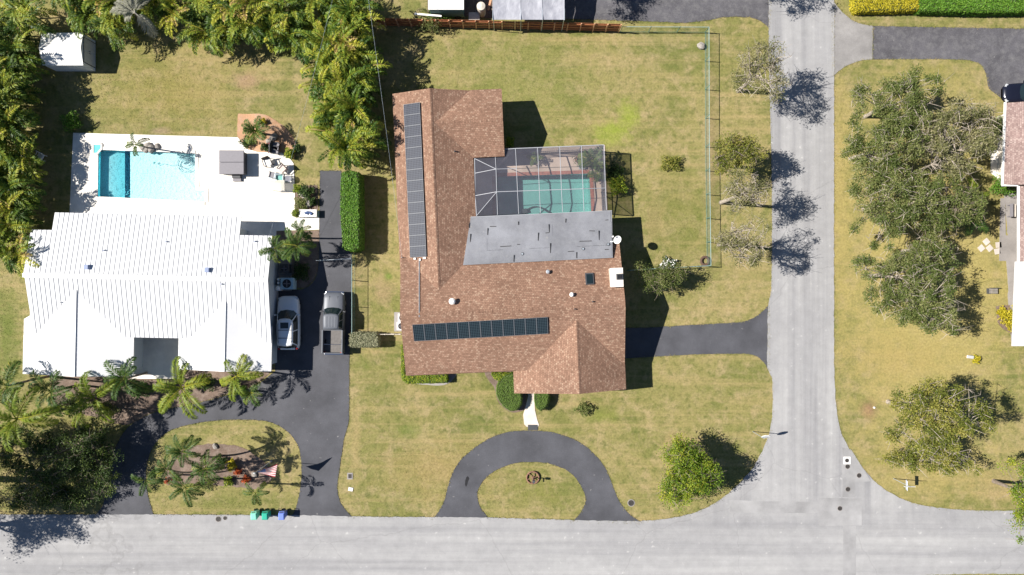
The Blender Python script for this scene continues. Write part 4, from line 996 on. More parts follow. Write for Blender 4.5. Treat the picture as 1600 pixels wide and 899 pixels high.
m_oak = LEAF('olive_oak_leaves', [(0.0, (0.085, 0.122, 0.030)), (0.35, (0.150, 0.195, 0.052)), (0.65, (0.235, 0.262, 0.085)), (1.0, (0.400, 0.380, 0.180))], 0.45)
m_lime = LEAF('bright_lime_leaves', [(0.0, (0.080, 0.165, 0.014)), (0.4, (0.175, 0.265, 0.024)), (0.7, (0.310, 0.355, 0.036)), (1.0, (0.500, 0.450, 0.055))], 0.35)
m_dkgreen = LEAF('dark_green_leaves', [(0.0, (0.018, 0.040, 0.010)), (0.5, (0.042, 0.085, 0.018)), (1.0, (0.110, 0.160, 0.035))], 0.2)
m_hedge = LEAF('clipped_hedge_leaves', [(0.0, (0.040, 0.105, 0.010)), (0.5, (0.090, 0.205, 0.018)), (1.0, (0.200, 0.330, 0.045))], 0.2)
m_yellow = LEAF('golden_hedge_leaves', [(0.0, (0.20, 0.20, 0.012)), (0.5, (0.42, 0.36, 0.020)), (1.0, (0.62, 0.50, 0.045))], 0.2)
m_areca = LEAF('areca_leaflets', [(0.0, (0.040, 0.085, 0.012)), (0.35, (0.120, 0.190, 0.022)), (0.62, (0.300, 0.335, 0.040)), (0.86, (0.480, 0.450, 0.050)), (1.0, (0.520, 0.370, 0.160))], 0.22)
m_palm = LEAF('green_palm_leaflets', [(0.0, (0.025, 0.062, 0.012)), (0.5, (0.070, 0.130, 0.022)), (0.85, (0.200, 0.240, 0.040)), (1.0, (0.360, 0.340, 0.060))], 0.25)
m_palm_y = LEAF('yellow_green_palm_leaflets', [(0.0, (0.080, 0.130, 0.015)), (0.5, (0.210, 0.270, 0.025)), (1.0, (0.420, 0.400, 0.050))], 0.3)
m_greyfrond = LEAF('dried_grey_frond', [(0.0, (0.16, 0.16, 0.12)), (0.5, (0.26, 0.26, 0.20)), (1.0, (0.38, 0.36, 0.30))], 0.2)
m_red_leaf = LEAF('red_bromeliad_leaves', [(0.0, (0.20, 0.030, 0.012)), (0.5, (0.45, 0.075, 0.020)), (1.0, (0.55, 0.17, 0.03))], 0.2)
m_dry = LEAF('pale_dry_leaves', [(0.0, (0.115, 0.130, 0.045)), (0.4, (0.215, 0.220, 0.090)), (0.7, (0.330, 0.310, 0.150)), (1.0, (0.450, 0.400, 0.240))], 0.4)
m_clip = LEAF('smooth_clipped_leaves', [(0.0, (0.070, 0.130, 0.020)), (0.5, (0.120, 0.200, 0.034)), (1.0, (0.200, 0.280, 0.060))], 0.2)
m_core = M('shaded_twigs', (0.030, 0.040, 0.012), 0.9, 0, 0.3)
m_rachis = M('frond_rib', (0.26, 0.27, 0.07), 0.6, 0, 0.2)
m_flower = LEAF('white_blossom', [(0, (0.7, 0.7, 0.68)), (1, (0.85, 0.84, 0.82))], 0.1)
m_silver = LEAF('silvery_clipped_leaves', [(0.0, (0.14, 0.15, 0.085)), (0.5, (0.27, 0.27, 0.16)), (1.0, (0.42, 0.40, 0.26))], 0.15)

def make_tree(name, base, crown, radii, label, mat, n_clump=60, leaves=16000, leaf=0.2, bark=m_bark, group='trees', trunk_r=0.16, clump_r=0.50, gap=0.0, seed=1, bare=0.0, cat='tree', lean=None, dead=0):
    """tapered trunk, forked limbs, twigs to each clump, and leaf-sized faces spread through the clumps"""
    rg = np.random.default_rng(seed); base = Vector(base); C = np.array(crown, float); Rr = np.array(radii, float)
    t = thing(name, label, cat, base, group)
    n_clump = int(n_clump * 1.5); leaves = int(leaves * 1.15); leaf = leaf * 0.72
    d = rg.normal(size=(n_clump, 3)); d /= np.linalg.norm(d, axis=1, keepdims=True)
    d[:, 2] = np.where(d[:, 2] < -0.25, -d[:, 2] * 0.6, d[:, 2])
    rad = rg.uniform(0.25, 1.0, n_clump) ** 0.55; lump = 1 + 0.22 * np.sin(np.arctan2(d[:, 1], d[:, 0]) * 3 + rg.random() * 6) + rg.normal(size=n_clump) * 0.09
    cl = C + d * Rr * (rad * lump)[:, None]
    fork = np.array([base.x * 0.75 + C[0] * 0.25, base.y * 0.75 + C[1] * 0.25, max(0.7, C[2] - Rr[2] * 1.15)])
    wood = MB(); bz = Vector(fork)
    wood.tube([base - Vector((0, 0, 0.15)), base + Vector((0, 0, 0.25)), base.lerp(bz, 0.55) + Vector((rg.normal() * 0.06, rg.normal() * 0.06, 0)), bz], [trunk_r * 1.5, trunk_r * 1.12, trunk_r, trunk_r * 0.85], 9)
    nl = max(4, n_clump // 9); idx = rg.choice(n_clump, nl, replace=False); hubs = cl[idx] * 0.72 + fork * 0.28
    hubs[:, 2] -= 0.1
    for h in hubs:
        p0, p1 = bz, Vector(h); mid = p0.lerp(p1, 0.5) + Vector((rg.normal() * 0.18, rg.normal() * 0.18, 0.15))
        wood.tube([p0, p0.lerp(mid, 0.6), mid, p1], [trunk_r * 0.6, trunk_r * 0.48, trunk_r * 0.38, trunk_r * 0.2], 6)
    for c_ in cl:
        h = hubs[np.argmin(((hubs - c_) ** 2).sum(1))]; p0, p1 = Vector(h), Vector(c_); mid = p0.lerp(p1, 0.5) + Vector((rg.normal() * 0.12, rg.normal() * 0.12, rg.normal() * 0.1))
        wood.tube([p0, mid, p1], [trunk_r * 0.22, trunk_r * 0.15, 0.012], 4, cap=False)
        for _ in range(3):
            e = Vector(c_ + rg.normal(size=3) * clump_r * 0.9); wood.tube([p1, p1.lerp(e, 0.5) + Vector((0, 0, 0.05)), e], [0.02, 0.015, 0.006], 3, cap=False)
    for k in range(dead):
        a = rg.random() * 6.28; p1 = Vector(C + np.array([math.cos(a) * Rr[0], math.sin(a) * Rr[1], rg.uniform(0.0, 0.7) * Rr[2]]) * rg.uniform(0.6, 1.05)); p0 = Vector(hubs[rg.integers(nl)])
        pts = [p0.lerp(p1, s_) + Vector((rg.normal() * 0.1, rg.normal() * 0.1, rg.normal() * 0.08)) for s_ in (0, 0.3, 0.6, 1.0)]; wood.tube(pts, [0.05, 0.04, 0.028, 0.01], 5, cap=False)
        for q_ in pts[1:]:
            for _ in range(3): wood.tube([q_, q_ + Vector(tuple(rg.normal(size=3) * 0.35))], [0.02, 0.005], 3, cap=False)
    wood.build('trunk', bark, t)
    keep = np.arange(n_clump)[rg.random(n_clump) >= bare]
    w = rg.uniform(0.5, 1.4, len(keep)); w /= w.sum(); which = rg.choice(keep, leaves, p=w)
    g = rg.normal(size=(leaves, 3)); g /= np.maximum(np.linalg.norm(g, axis=1, keepdims=True), 1e-6); g *= (rg.random((leaves, 1)) ** 0.62) * 1.2
    cr = clump_r * rg.uniform(0.7, 1.35, n_clump)[which][:, None]
    pts = cl[which] + g * cr * np.array([1, 1, 0.62]); pts += rg.normal(size=pts.shape) * 0.06
    ct = rg.random(n_clump)[which] * 0.55 + 0.15; ti = np.clip(ct + rg.normal(size=leaves) * 0.16 + g[:, 2] * 0.08, 0, 1)
    pts[:, 2] = np.maximum(pts[:, 2], 0.12)
    v, f, tt = leaf_cards(pts - np.array(base), leaf, 0.35, 0.55, ti)
    mobj('crown', np_mesh('crown', v, f, mat, tt), t)
    return t

def PT3(u, v, h): p = P(u, v, h); return (p.x, p.y, h)
def tree_at(name, u, v, hc, ru, rv, rz, label, mat, base_uv=None, **kw):
    """crown centre seen at photo u,v at height hc; radii in photo px"""
    k = (H - hc) / H / S; c = PT3(u, v, hc)
    b = P(*base_uv) if base_uv else Vector((c[0], c[1], 0)); b.z = 0
    return make_tree(name, b, c, (ru * k, rv * k, rz), label, mat, **kw)

GR = 'broadleaf trees'
tree_at('olive_tree', 1528, 192, 3.4, 36, 34, 1.3, 'pale twiggy tree at the upper right of the grove by the pink-roofed house', m_dry, n_clump=26, leaves=3800, seed=51, bark=m_pale_bark, group=GR, dead=14, bare=0.25, trunk_r=0.1)
tree_at('olive_tree', 1398, 160, 4.6, 70, 52, 1.7, 'topmost olive-green tree of the big grove right of the street', m_oak, n_clump=64, leaves=15000, seed=11, bark=m_pale_bark, group=GR, dead=5, bare=0.1)
tree_at('olive_tree', 1372, 232, 4.4, 62, 62, 1.8, 'olive-green tree at the left bulge of the big grove right of the street', m_oak, n_clump=60, leaves=14000, seed=12, bark=m_pale_bark, group=GR, dead=5, bare=0.12)
tree_at('olive_tree', 1480, 228, 4.4, 64, 60, 1.7, 'greyish twiggy tree in the middle right of the big grove', m_dry, n_clump=56, leaves=9500, seed=13, bark=m_pale_bark, group=GR, dead=14, bare=0.3)
tree_at('olive_tree', 1395, 315, 4.6, 78, 66, 1.9, 'widest olive-green tree at the lower end of the big grove', m_oak, n_clump=80, leaves=19000, seed=14, bark=m_pale_bark, group=GR, dead=6, bare=0.1)
tree_at('olive_tree', 1478, 320, 4.0, 52, 52, 1.5, 'darker olive tree at the lower right of the big grove', m_oak, n_clump=44, leaves=9000, seed=15, bark=m_bark, group=GR, dead=8, bare=0.15)
tree_at('olive_tree', 1452, 388, 3.8, 48, 26, 1.1, 'small loose olive tree bridging the gap below the big grove', m_oak, n_clump=30, leaves=4800, seed=52, bark=m_pale_bark, group=GR, dead=5, bare=0.2, trunk_r=0.1)
tree_at('olive_tree', 1405, 430, 4.6, 62, 42, 1.7, 'olive tree standing alone below the big grove, left crown', m_oak, n_clump=50, leaves=11000, seed=16, bark=m_pale_bark, group=GR, dead=5, bare=0.12)
tree_at('olive_tree', 1440, 470, 4.9, 70, 46, 1.8, 'dense olive tree with bare branches at its lower right below the big grove', m_oak, n_clump=58, leaves=14000, seed=17, bark=m_pale_bark, group=GR, dead=14, bare=0.1)
tree_at('yellow_green_tree', 1460, 650, 6.6, 82, 55, 1.8, 'yellow-green tree with a dark shadow in the lower right lawn', m_lime if False else LEAF('yellow_olive_leaves', [(0.0, (0.080, 0.110, 0.018)), (0.35, (0.170, 0.195, 0.034)), (0.7, (0.310, 0.300, 0.060)), (1.0, (0.440, 0.380, 0.110))], 0.36), n_clump=70, leaves=16500, seed=18, bark=m_pale_bark, group=GR, dead=6, bare=0.06)
m_yol = bpy.data.materials['yellow_olive_leaves']
tree_at('yellow_green_tree', 1455, 712, 2.6, 72, 30, 0.9, 'low yellow-green spreading tree in front of the lower right tree', m_yol, n_clump=44, leaves=8500, seed=19, bark=m_pale_bark, group=GR, dead=6, bare=0.1, trunk_r=0.11)
tree_at('yellow_green_tree', 1598, 770, 3.4, 26, 55, 1.3, 'lime tree cut by the right edge above the street', m_lime, n_clump=30, leaves=6000, seed=20, group=GR, bark=m_bark)
tree_at('street_tree', 1188, 112, 5.4, 46, 50, 1.6, 'thin greyish tree leaning over the street near the top', m_dry, n_clump=40, leaves=4800, seed=21, bark=m_pale_bark, group=GR, dead=16, bare=0.25, leaf=0.18)
tree_at('street_tree', 1150, 243, 4.4, 42, 34, 1.3, 'yellow-green leafy tree at the green chain-link fence', m_yol, n_clump=38, leaves=5600, seed=22, bark=m_bark, group=GR, dead=2, bare=0.1, leaf=0.2)
tree_at('street_tree', 1163, 302, 6.0, 38, 30, 1.2, 'pale twiggy tree beside the street, middle of three', m_dry, n_clump=30, leaves=2900, seed=23, bark=m_pale_bark, group=GR, dead=14, bare=0.3, leaf=0.17)
tree_at('street_tree', 1160, 375, 6.0, 44, 36, 1.3, 'pale twiggy tree beside the street, lowest of three', m_dry, n_clump=34, leaves=3300, seed=24, bark=m_pale_bark, group=GR, dead=16, bare=0.3, leaf=0.17)
tree_at('round_bushy_tree', 1073, 738, 3.1, 42, 45, 2.4, 'round bright lime-green tree on the corner lawn', m_lime, n_clump=90, leaves=19000, seed=25, bark=m_bark, group=GR, trunk_r=0.15, clump_r=0.6)
tree_at('small_tree', 1030, 433, 2.3, 37, 19, 1.0, 'small olive bushy tree by the fence right of the chimney', m_oak, n_clump=34, leaves=6000, seed=26, bark=m_bark, group=GR, trunk_r=0.08, clump_r=0.42, leaf=0.16)
# trees just outside the left edge; the shadows on lawn and street are theirs
make_tree('shade_tree', P(-50, 748), PT3(-175, 770, 8.6), (4.8, 5.2, 2.6), 'big dark tree beyond the left edge shading the lower left lawn', m_dkgreen, n_clump=110, leaves=20000, leaf=0.26, seed=31, group=GR, trunk_r=0.3, clump_r=0.85)
make_tree('shade_tree', P(-110, 815), PT3(-235, 855, 8.0), (3.6, 3.4, 2.2), 'broad tree beyond the left edge casting its shadow over the street', m_dkgreen, n_clump=34, leaves=6500, leaf=0.26, seed=32, group=GR, trunk_r=0.26, clump_r=0.8)
m_dk2 = LEAF('mottled_dark_leaves', [(0.0, (0.025, 0.050, 0.012)), (0.5, (0.070, 0.115, 0.026)), (0.85, (0.170, 0.220, 0.050)), (1.0, (0.290, 0.320, 0.080))], 0.25)
tree_at('dark_tree', 62, 716, 3.0, 82, 58, 1.4, 'large dark green tree filling the lower left corner lawn', m_dk2, n_clump=110, leaves=15000, seed=33, group=GR, trunk_r=0.16, clump_r=0.55, bare=0.2)
tree_at('dark_tree', 146, 712, 2.2, 40, 62, 1.0, 'dark green tree beside the left leg of the neighbour drive', m_dk2, n_clump=56, leaves=9000, seed=34, group=GR, trunk_r=0.10, clump_r=0.52, bare=0.1)
tree_at('dark_tree', 70, 776, 1.5, 78, 22, 0.7, 'low dark thicket along the street edge in the lower left', m_dk2, n_clump=56, leaves=8000, seed=35, group=GR, trunk_r=0.07, clump_r=0.5, bare=0.1)

# ---- fronds, palms
def frond_mesh(L, e0, droop, nl, ll, wid, mat, seed, tint0, tw=0.25, fold=0.35, gap0=0.14):
    rg = np.random.default_rng(seed); n = 14; pts = []; x = z = 0.0; ang = e0
    for i in range(n + 1):
        pts.append((x, 0.0, z)); x += math.cos(ang) * L / n; z += math.sin(ang) * L / n; ang -= droop / n * (0.5 + i / n)
    pts = np.array(pts); T = np.gradient(pts, axis=0); T /= np.linalg.norm(T, axis=1, keepdims=True)
    rb = MB(); rb.tube([tuple(p) for p in pts], list(np.linspace(0.042, 0.008, n + 1)), 4, 0, False)
    V = [np.array(rb.v)]; F = [np.array(rb.f)]; TT = [np.full(len(rb.v), min(1, tint0 + 0.4))]; o = len(rb.v)
    ts = np.linspace(gap0, 0.99, nl)
    for sd in (-1, 1):
        s_ = ts * n; i0 = np.minimum(s_.astype(int), n - 1); fr = (s_ - i0)[:, None]
        P0 = pts[i0] * (1 - fr) + pts[i0 + 1] * fr; tg = T[i0]
        prof = np.sin(np.clip(ts * 1.02, 0, 1) ** 0.7 * math.pi) ** 0.6 * 0.9 + 0.18
        l = ll * prof * rg.uniform(0.85, 1.12, nl)
        side = np.zeros((nl, 3)); side[:, 1] = sd
        upv = np.cross(tg, side) * sd * -1
        upv = np.where(upv[:, 2:3] < 0, -upv, upv)
        dr = side * rg.uniform(0.75, 1.0, (nl, 1)) + tg * rg.uniform(0.45, 0.85, (nl, 1)) + upv * rg.normal(fold, tw, (nl, 1)); dr /= np.linalg.norm(dr, axis=1, keepdims=True)
        mid = P0 + dr * (l * 0.45)[:, None]; tip = P0 + dr * l[:, None]; tip[:, 2] -= l * 0.32
        wv = np.cross(dr, upv); wv /= np.linalg.norm(wv, axis=1, keepdims=True); wv *= wid * rg.uniform(0.7, 1.2, (nl, 1))
        v = np.stack([P0, mid + wv, tip, mid - wv], 1).reshape(-1, 3); f = np.arange(nl * 4).reshape(nl, 4) + o; o += nl * 4
        V.append(v); F.append(f); TT.append(np.repeat(np.clip(tint0 + rg.normal(size=nl) * 0.10, 0, 1), 4))
    return np.concatenate(V), np.concatenate(F), np.concatenate(TT)

def frond_lib(tag_, specs, mat):
    out = []
    for i, sp in enumerate(specs):
        v, f, t_ = frond_mesh(*sp[:6], mat, sp[6], sp[7]); out.append(np_mesh('frond_' + tag_, v, f, mat, t_))
    return out
LIB_Y = frond_lib('yellow', [(2.5, 0.6, 1.8, 50, 0.50, 0.030, 1, 0.42), (2.3, 0.25, 1.5, 48, 0.50, 0.030, 2, 0.66), (2.2, 0.95, 2.2, 44, 0.46, 0.030, 3, 0.25)], m_palm_y)
LIB_G = frond_lib('green', [(2.4, 0.55, 1.8, 48, 0.52, 0.032, 4, 0.32), (2.3, 0.2, 1.5, 46, 0.52, 0.032, 5, 0.5), (2.0, 0.95, 2.1, 44, 0.48, 0.032, 6, 0.28), (2.2, 0.4, 2.4, 44, 0.50, 0.032, 41, 0.7)], m_palm)
LIB_S = frond_lib('small', [(1.25, 0.6, 1.2, 26, 0.42, 0.026, 7, 0.45), (1.1, 0.3, 1.2, 24, 0.40, 0.026, 8, 0.65), (1.0, 1.0, 1.4, 24, 0.36, 0.026, 9, 0.35)], m_palm)
LIB_X = frond_lib('grey', [(2.8, 0.1, 0.8, 60, 0.75, 0.035, 10, 0.5), (2.4, -0.2, 0.7, 50, 0.7, 0.035, 11, 0.6)], m_greyfrond)

def palm(name, u, v, h, n, lib, label, group, scale=1.0, base_uv=None, tr=0.09, seed=0, cat='palm', min_base=None):
    """crown seen at photo u,v at height h; trunk curves down to its base"""
    rg = random.Random(seed); c = P(u, v, h); b = P(*base_uv) if base_uv else Vector((c.x + rg.uniform(-0.15, 0.15), c.y + rg.uniform(-0.15, 0.15), 0)); b.z = 0
    t = thing(name, label, cat, b, group)
    dv = Vector((c.x - b.x, c.y - b.y, 0)); pts = []; rad = []
    for i in range(9):
        s_ = i / 8; pts.append((dv.x * s_ ** 1.6, dv.y * s_ ** 1.6, -0.1 + (h + 0.1) * s_)); rad.append(tr * (1.35 - 0.55 * s_))
    m = MB(); m.tube(pts, rad, 8); m.build('trunk', m_palm_bark, t, True, local=True)
    if h > 1.2:
        m = MB(); m.tube([(dv.x * 0.94, dv.y * 0.94, h - 0.45), (dv.x, dv.y, h + 0.12)], [tr * 0.85, tr * 0.45], 7); m.build('crownshaft', m_rachis, t, True, local=True)
    a0 = rg.random() * 6.28
    for i in range(n):
        o = mobj('frond', lib[i % len(lib)] if rg.random() < 0.6 else rg.choice(lib), t, (dv.x, dv.y, h)); s_ = scale * rg.uniform(0.82, 1.12); o.scale = (s_, s_, s_)
        o.rotation_euler = (rg.uniform(-0.25, 0.25), rg.uniform(-0.3, 0.35), a0 + 2 * math.pi * i / n * 1.0 + rg.uniform(-0.28, 0.28) + (math.pi * 0.6 if i % 2 else 0))
    return t
GP = 'palms in front of the white house'
palm('feather_palm', 12, 603, 5.0, 9, LIB_G, 'leftmost palm at the corner of the white house', GP, 1.23, seed=1)
palm('feather_palm', 27, 655, 6.6, 11, LIB_Y, 'tallest palm at the left edge below the white house', GP, 1.35, seed=2)
palm('feather_palm', 80, 612, 3.6, 9, LIB_G, 'dark palm below the left white gable', GP, 1.16, seed=3)
palm('feather_palm', 146, 620, 3.6, 9, LIB_Y, 'palm with pale arching fronds below the left gable ridge', GP, 1.29, seed=4)
palm('feather_palm', 128, 640, 2.2, 7, LIB_Y, 'low bright palm tucked below the pale arching palm', GP, 0.92, seed=5)
palm('feather_palm', 196, 592, 3.2, 9, LIB_G, 'dark palm left of the white house entry court', GP, 1.16, seed=6)
palm('feather_palm', 284, 606, 2.9, 10, LIB_Y, 'bright yellow-green palm right of the entry court', GP, 1.23, seed=7)
palm('feather_palm', 370, 588, 3.3, 9, LIB_Y, 'small yellow-green palm at the right front corner of the white house', GP, 0.96, seed=8)
palm('feather_palm', 392, 613, 1.0, 7, LIB_S, 'low green palm at the drive edge by the right gable', GP, 1.16, seed=9)
GI = 'palms on the island bed'
palm('feather_palm', 287, 706, 5.2, 12, LIB_G, 'palm with curved trunk topmost in the island bed', GI, 0.73, (347, 712), 0.07, seed=11)
palm('feather_palm', 263, 733, 5.2, 9, LIB_G, 'dark palm left of centre in the island bed', GI, 0.71, (310, 735), 0.07, seed=12)
palm('feather_palm', 322, 732, 4.6, 12, LIB_G, 'fullest palm in the middle of the island bed', GI, 0.78, (362, 722), 0.07, seed=13)
palm('feather_palm', 228, 750, 5.6, 7, LIB_G, 'palm hanging over the left drive edge of the island', GI, 0.65, (285, 742), 0.06, seed=14)
palm('feather_palm', 290, 762, 5.0, 9, LIB_G, 'lowest palm on the left of the island bed', GI, 0.73, (335, 748), 0.07, seed=15)
palm('feather_palm', 399, 770, 3.4, 6, LIB_G, 'sparse palm above the rubbish bins on the island', GI, 0.59, (418, 755), 0.06, seed=16)
GD = 'palms by the white house side yard'
palm('feather_palm', 430, 388, 4.0, 11, LIB_G, 'left one of the green palms beside the side yard bed', GD, 0.72, (452, 392), 0.07, seed=21)
palm('feather_palm', 464, 384, 4.4, 12, LIB_G, 'right one of the green palms beside the side yard bed', GD, 0.80, (470, 395), 0.07, seed=22)
palm('feather_palm', 470, 362, 3.6, 8, LIB_G, 'upper one of the green palms beside the side yard bed', GD, 0.62, (478, 372), 0.07, seed=23)
palm('feather_palm', 213, 226, 2.9, 7, LIB_G, 'slim palm leaning over the edge of the bright blue pool', 'pool palms', 0.55, (233, 232), 0.06, seed=24)
palm('feather_palm', 400, 205, 1.6, 12, LIB_S, 'bushy palm in the sandy bed beside the pool deck', 'pool palms', 1.15, seed=25)
palm('feather_palm', 1519, 310, 2.6, 9, LIB_Y, 'bright yellow-green palm under the grove near the pink-roofed house', 'right side palms', 0.8, seed=26)
palm('feather_palm', 1508, 340, 2.4, 9, LIB_G, 'dark palm casting a shadow on the path near the pink-roofed house', 'right side palms', 0.95, seed=27)
palm('feather_palm', 925, 252, 1.7, 12, LIB_S, 'grey-green palm in the top right corner of the pool enclosure', 'enclosure palms', 1.25, seed=28)
palm('feather_palm', 934, 272, 1.2, 9, LIB_S, 'small palm along the right wall of the pool enclosure', 'enclosure palms', 0.8, seed=29)
palm('feather_palm', 834, 248, 0.7, 9, LIB_S, 'low spiky palm at the top wall of the pool enclosure', 'enclosure palms', 0.7, seed=30)

# areca clumps: many stems, fronds arching every way
def areca_mesh(seed, tall):
    rg = np.random.default_rng(seed); parts = []; lib = []
    for i in range(7):
        lib.append(frond_mesh(rg.uniform(2.1, 3.0), rg.uniform(0.55, 1.2), rg.uniform(1.6, 2.6), 19, 0.54, 0.062, None, seed * 10 + i, 0.0, 0.14, 0.5))
    ns = 6
    for s_ in range(ns):
        a = rg.random() * 6.28; r = rg.uniform(0.0, 1.05); sx, sy = r * math.cos(a), r * math.sin(a); h = tall * rg.uniform(0.55, 1.0)
        lx, ly = sx * 1.25, sy * 1.25
        tint_s = np.clip(rg.normal(0.41, 0.17), 0.05, 0.8)
        for k in range(6):
            v, f, t_ = lib[rg.integers(len(lib))]; az = rg.random() * 6.28; c_, n_ = math.cos(az), math.sin(az); sc = rg.uniform(0.65, 1.05); pit = rg.uniform(-0.35, 0.35)
            w = v * sc; x = w[:, 0] * math.cos(pit) + w[:, 2] * math.sin(pit); z = -w[:, 0] * math.sin(pit) + w[:, 2] * math.cos(pit)
            q = np.stack([x * c_ - w[:, 1] * n_ + lx, x * n_ + w[:, 1] * c_ + ly, z + h - rg.uniform(0, 0.9)], 1); q[:, 2] = np.maximum(q[:, 2], 0.1)
            tt = np.clip(tint_s + rg.normal() * 0.20 + (t_ - t_.mean()) * 0.9 + (0.35 if rg.random() < 0.09 else 0), 0, 1)
            parts.append((q, f, tt))
    v, f, t_ = join(parts)
    st = MB()
    for s_ in range(ns):
        a = rg.random() * 6.28; r = rg.uniform(0, 1.0); st.tube([(r * math.cos(a) * 0.7, r * math.sin(a) * 0.7, -0.1), (r * math.cos(a) * 1.2, r * math.sin(a) * 1.2, tall * 0.7)], [0.06, 0.05], 5)
    o = st.build('stems', m_rachis); sm_ = o.data; bpy.data.objects.remove(o)
    return sm_, np_mesh('areca_fronds', v, f, m_areca, t_)
AR = [areca_mesh(s_, 3.6) for s_ in (101, 102, 103, 104, 105)]
def areca(u, v, h, label, group, sc=1.0):
    """crown top seen at photo u,v"""
    c = P(u, v, h); t = thing('areca_palm', label, 'palm', (c.x, c.y, 0), group); i = random.randrange(len(AR)); rz = random.random() * 6.28; s_ = sc * random.uniform(0.9, 1.1)
    for nm, me in (('stems', AR[i][0]), ('fronds', AR[i][1])):
        o = mobj(nm, me, t, (0, 0, 0), rz); o.scale = (s_, s_, s_ * h / 3.6)
    return t
GA = 'clumping palms of the tall hedge'
ORD = ['first', 'second', 'third', 'fourth', 'fifth', 'sixth', 'seventh', 'eighth', 'ninth', 'tenth', 'eleventh', 'twelfth']
for k in range(12): areca(78 + k * 37 + random.uniform(-6, 6), -4 + random.uniform(-5, 5) - (14 if k < 3 else 0), 3.8, ORD[k] + ' clumping palm from the left in the row cut by the top edge', GA + ' along the top edge')
j = 0
for k in range(11):
    if k < 1 or 3 <= k <= 5: continue
    areca(92 + k * 37 + random.uniform(-6, 6), (38 if k > 2 else 22) + random.uniform(-5, 5), 3.3, ORD[j] + ' clumping palm from the left in the front row above the left lawn', GA + ' above the left lawn'); j += 1
for k in range(8):
    v = 6 + k * 31
    areca(512 + random.uniform(-4, 6) + (10 if k > 3 else 0), v + random.uniform(-4, 4), 4.2, ORD[k] + ' clumping palm from the top on the left side of the column between the gardens', GA + ' between the gardens')
    areca(547 + random.uniform(-5, 5), v + 8 + random.uniform(-4, 4), 4.6, ORD[k] + ' clumping palm from the top on the right side of the column between the gardens', GA + ' between the gardens')
for k in range(11): areca((2 if 0 < k < 4 else 10) + random.uniform(-6, 6), 74 + k * 31 + random.uniform(-4, 4), 3.6, ORD[k] + ' clumping palm from the top along the left edge beside the white house garden', GA + ' along the left edge')
for k in range(12): areca(-34 + random.uniform(-6, 6), 30 + k * 31 + random.uniform(-4, 4), 4.2, ORD[k] + ' clumping palm from the top in the row mostly beyond the left edge', GA + ' beyond the left edge')
areca(22, 14, 3.6, 'clumping palm in the top left corner', GA + ' along the top edge')
t = thing('dead_fan_palm', 'grey drooping palm with dried fronds among the top hedge', 'palm', P(222, 40)); c = P(211, 20, 4.8); b0 = Vector(t.location)
MB().tube([b0 - Vector((0, 0, 0.1)), b0.lerp(c, 0.5) + Vector((0.1, 0, 0)), c], [0.14, 0.11, 0.09], 8).build('trunk', m_palm_bark, t, True)
for i, (a, pt, sc) in enumerate(((2.9, 0.1, 0.95), (3.25, 0.25, 0.9), (2.55, 0.0, 0.8), (-0.85, 0.45, 1.0), (1.6, -0.1, 0.8), (1.2, 0.0, 0.75), (2.0, 0.0, 0.85), (-0.65, 0.3, 0.8))):
    o = mobj('frond', LIB_X[i % 2], t, c - b0); o.rotation_euler = (0.3 * (-1) ** i, pt, a); o.scale = (sc, sc, sc)

# ---- hedges and shrubs
def hedge(name, px, h, label, mat, dens=260, leaf=0.13, group='clipped hedges', h_mid=None, round_=0.12, cat='hedge', core=m_core, lift=0.0):
    """clipped hedge: outline given at the top in photo px; leaves over top and sides"""
    w = [P(p[0], p[1], h) for p in smooth_px(px, 60, 4)] if len(px) > 6 else [P(p[0], p[1], h) for p in px]
    c = sum(w, Vector()) / len(w); c.z = 0; t = thing(name, label, cat, c, group)
    co = MB(); ins = [p + (Vector((c.x, c.y, h)) - p).normalized() * 0.06 for p in w]; co.prism([Vector((p.x, p.y, h - 0.05)) for p in ins], h - 0.02); co.build('core', core, t)
    poly = np.array([(p.x, p.y) for p in w]); mn, mx = poly.min(0), poly.max(0); area = abs(0.5 * sum(poly[i][0] * poly[i - 1][1] - poly[i - 1][0] * poly[i][1] for i in range(len(poly))))
    n = int(dens * (mx - mn).prod()); q = rng.uniform(mn, mx, (n, 2)); q = q[inside(poly, q)]
    e = edge_dist(poly, q); z = h - round_ * np.clip(1 - e / 0.2, 0, 1) ** 2 + rng.normal(size=len(q)) * 0.035
    P1 = np.column_stack([q, z]); N1 = np.tile([0, 0, 0.9], (len(q), 1))
    per = [(w[i], w[(i + 1) % len(w)]) for i in range(len(w))]; ps = []; ns_ = []
    sgn = 1 if sum(poly[i - 1][0] * poly[i][1] - poly[i][0] * poly[i - 1][1] for i in range(len(poly))) > 0 else -1
    for a, b_ in per:
        L = (b_ - a).length; k = int(dens * 0.8 * L * h)
        if k < 1: continue
        s_ = rng.random(k)[:, None]; d = (b_ - a).normalized(); nn = np.array([d.y, -d.x, 0]) * sgn
        pp = np.array(a)[None] * (1 - s_) + np.array(b_)[None] * s_; pp[:, 2] = rng.uniform(0.05, h - 0.03, k); ps.append(pp + nn * rng.normal(0, 0.035, (k, 1))); ns_.append(np.tile(nn * 0.9, (k, 1)))
    A = np.concatenate([P1] + ps); Nn = np.concatenate([N1] + ns_)
    v, f, tt = leaf_cards(A - np.array([c.x, c.y, 0]), leaf, 0.1, 0.6, np.clip(rng.normal(0.5, 0.2, len(A)), 0, 1), Nn)
    mobj('foliage', np_mesh('hedge_leaves', v, f, mat, tt), t); return t
def inside(poly, q):
    r = np.zeros(len(q), bool); x, y = q[:, 0], q[:, 1]; n = len(poly)
    for i in range(n):
        x1, y1 = poly[i]; x2, y2 = poly[i - 1]
        if y1 == y2: continue
        c_ = ((y1 > y) != (y2 > y)) & (x < (x2 - x1) * (y - y1) / (y2 - y1) + x1); r ^= c_
    return r
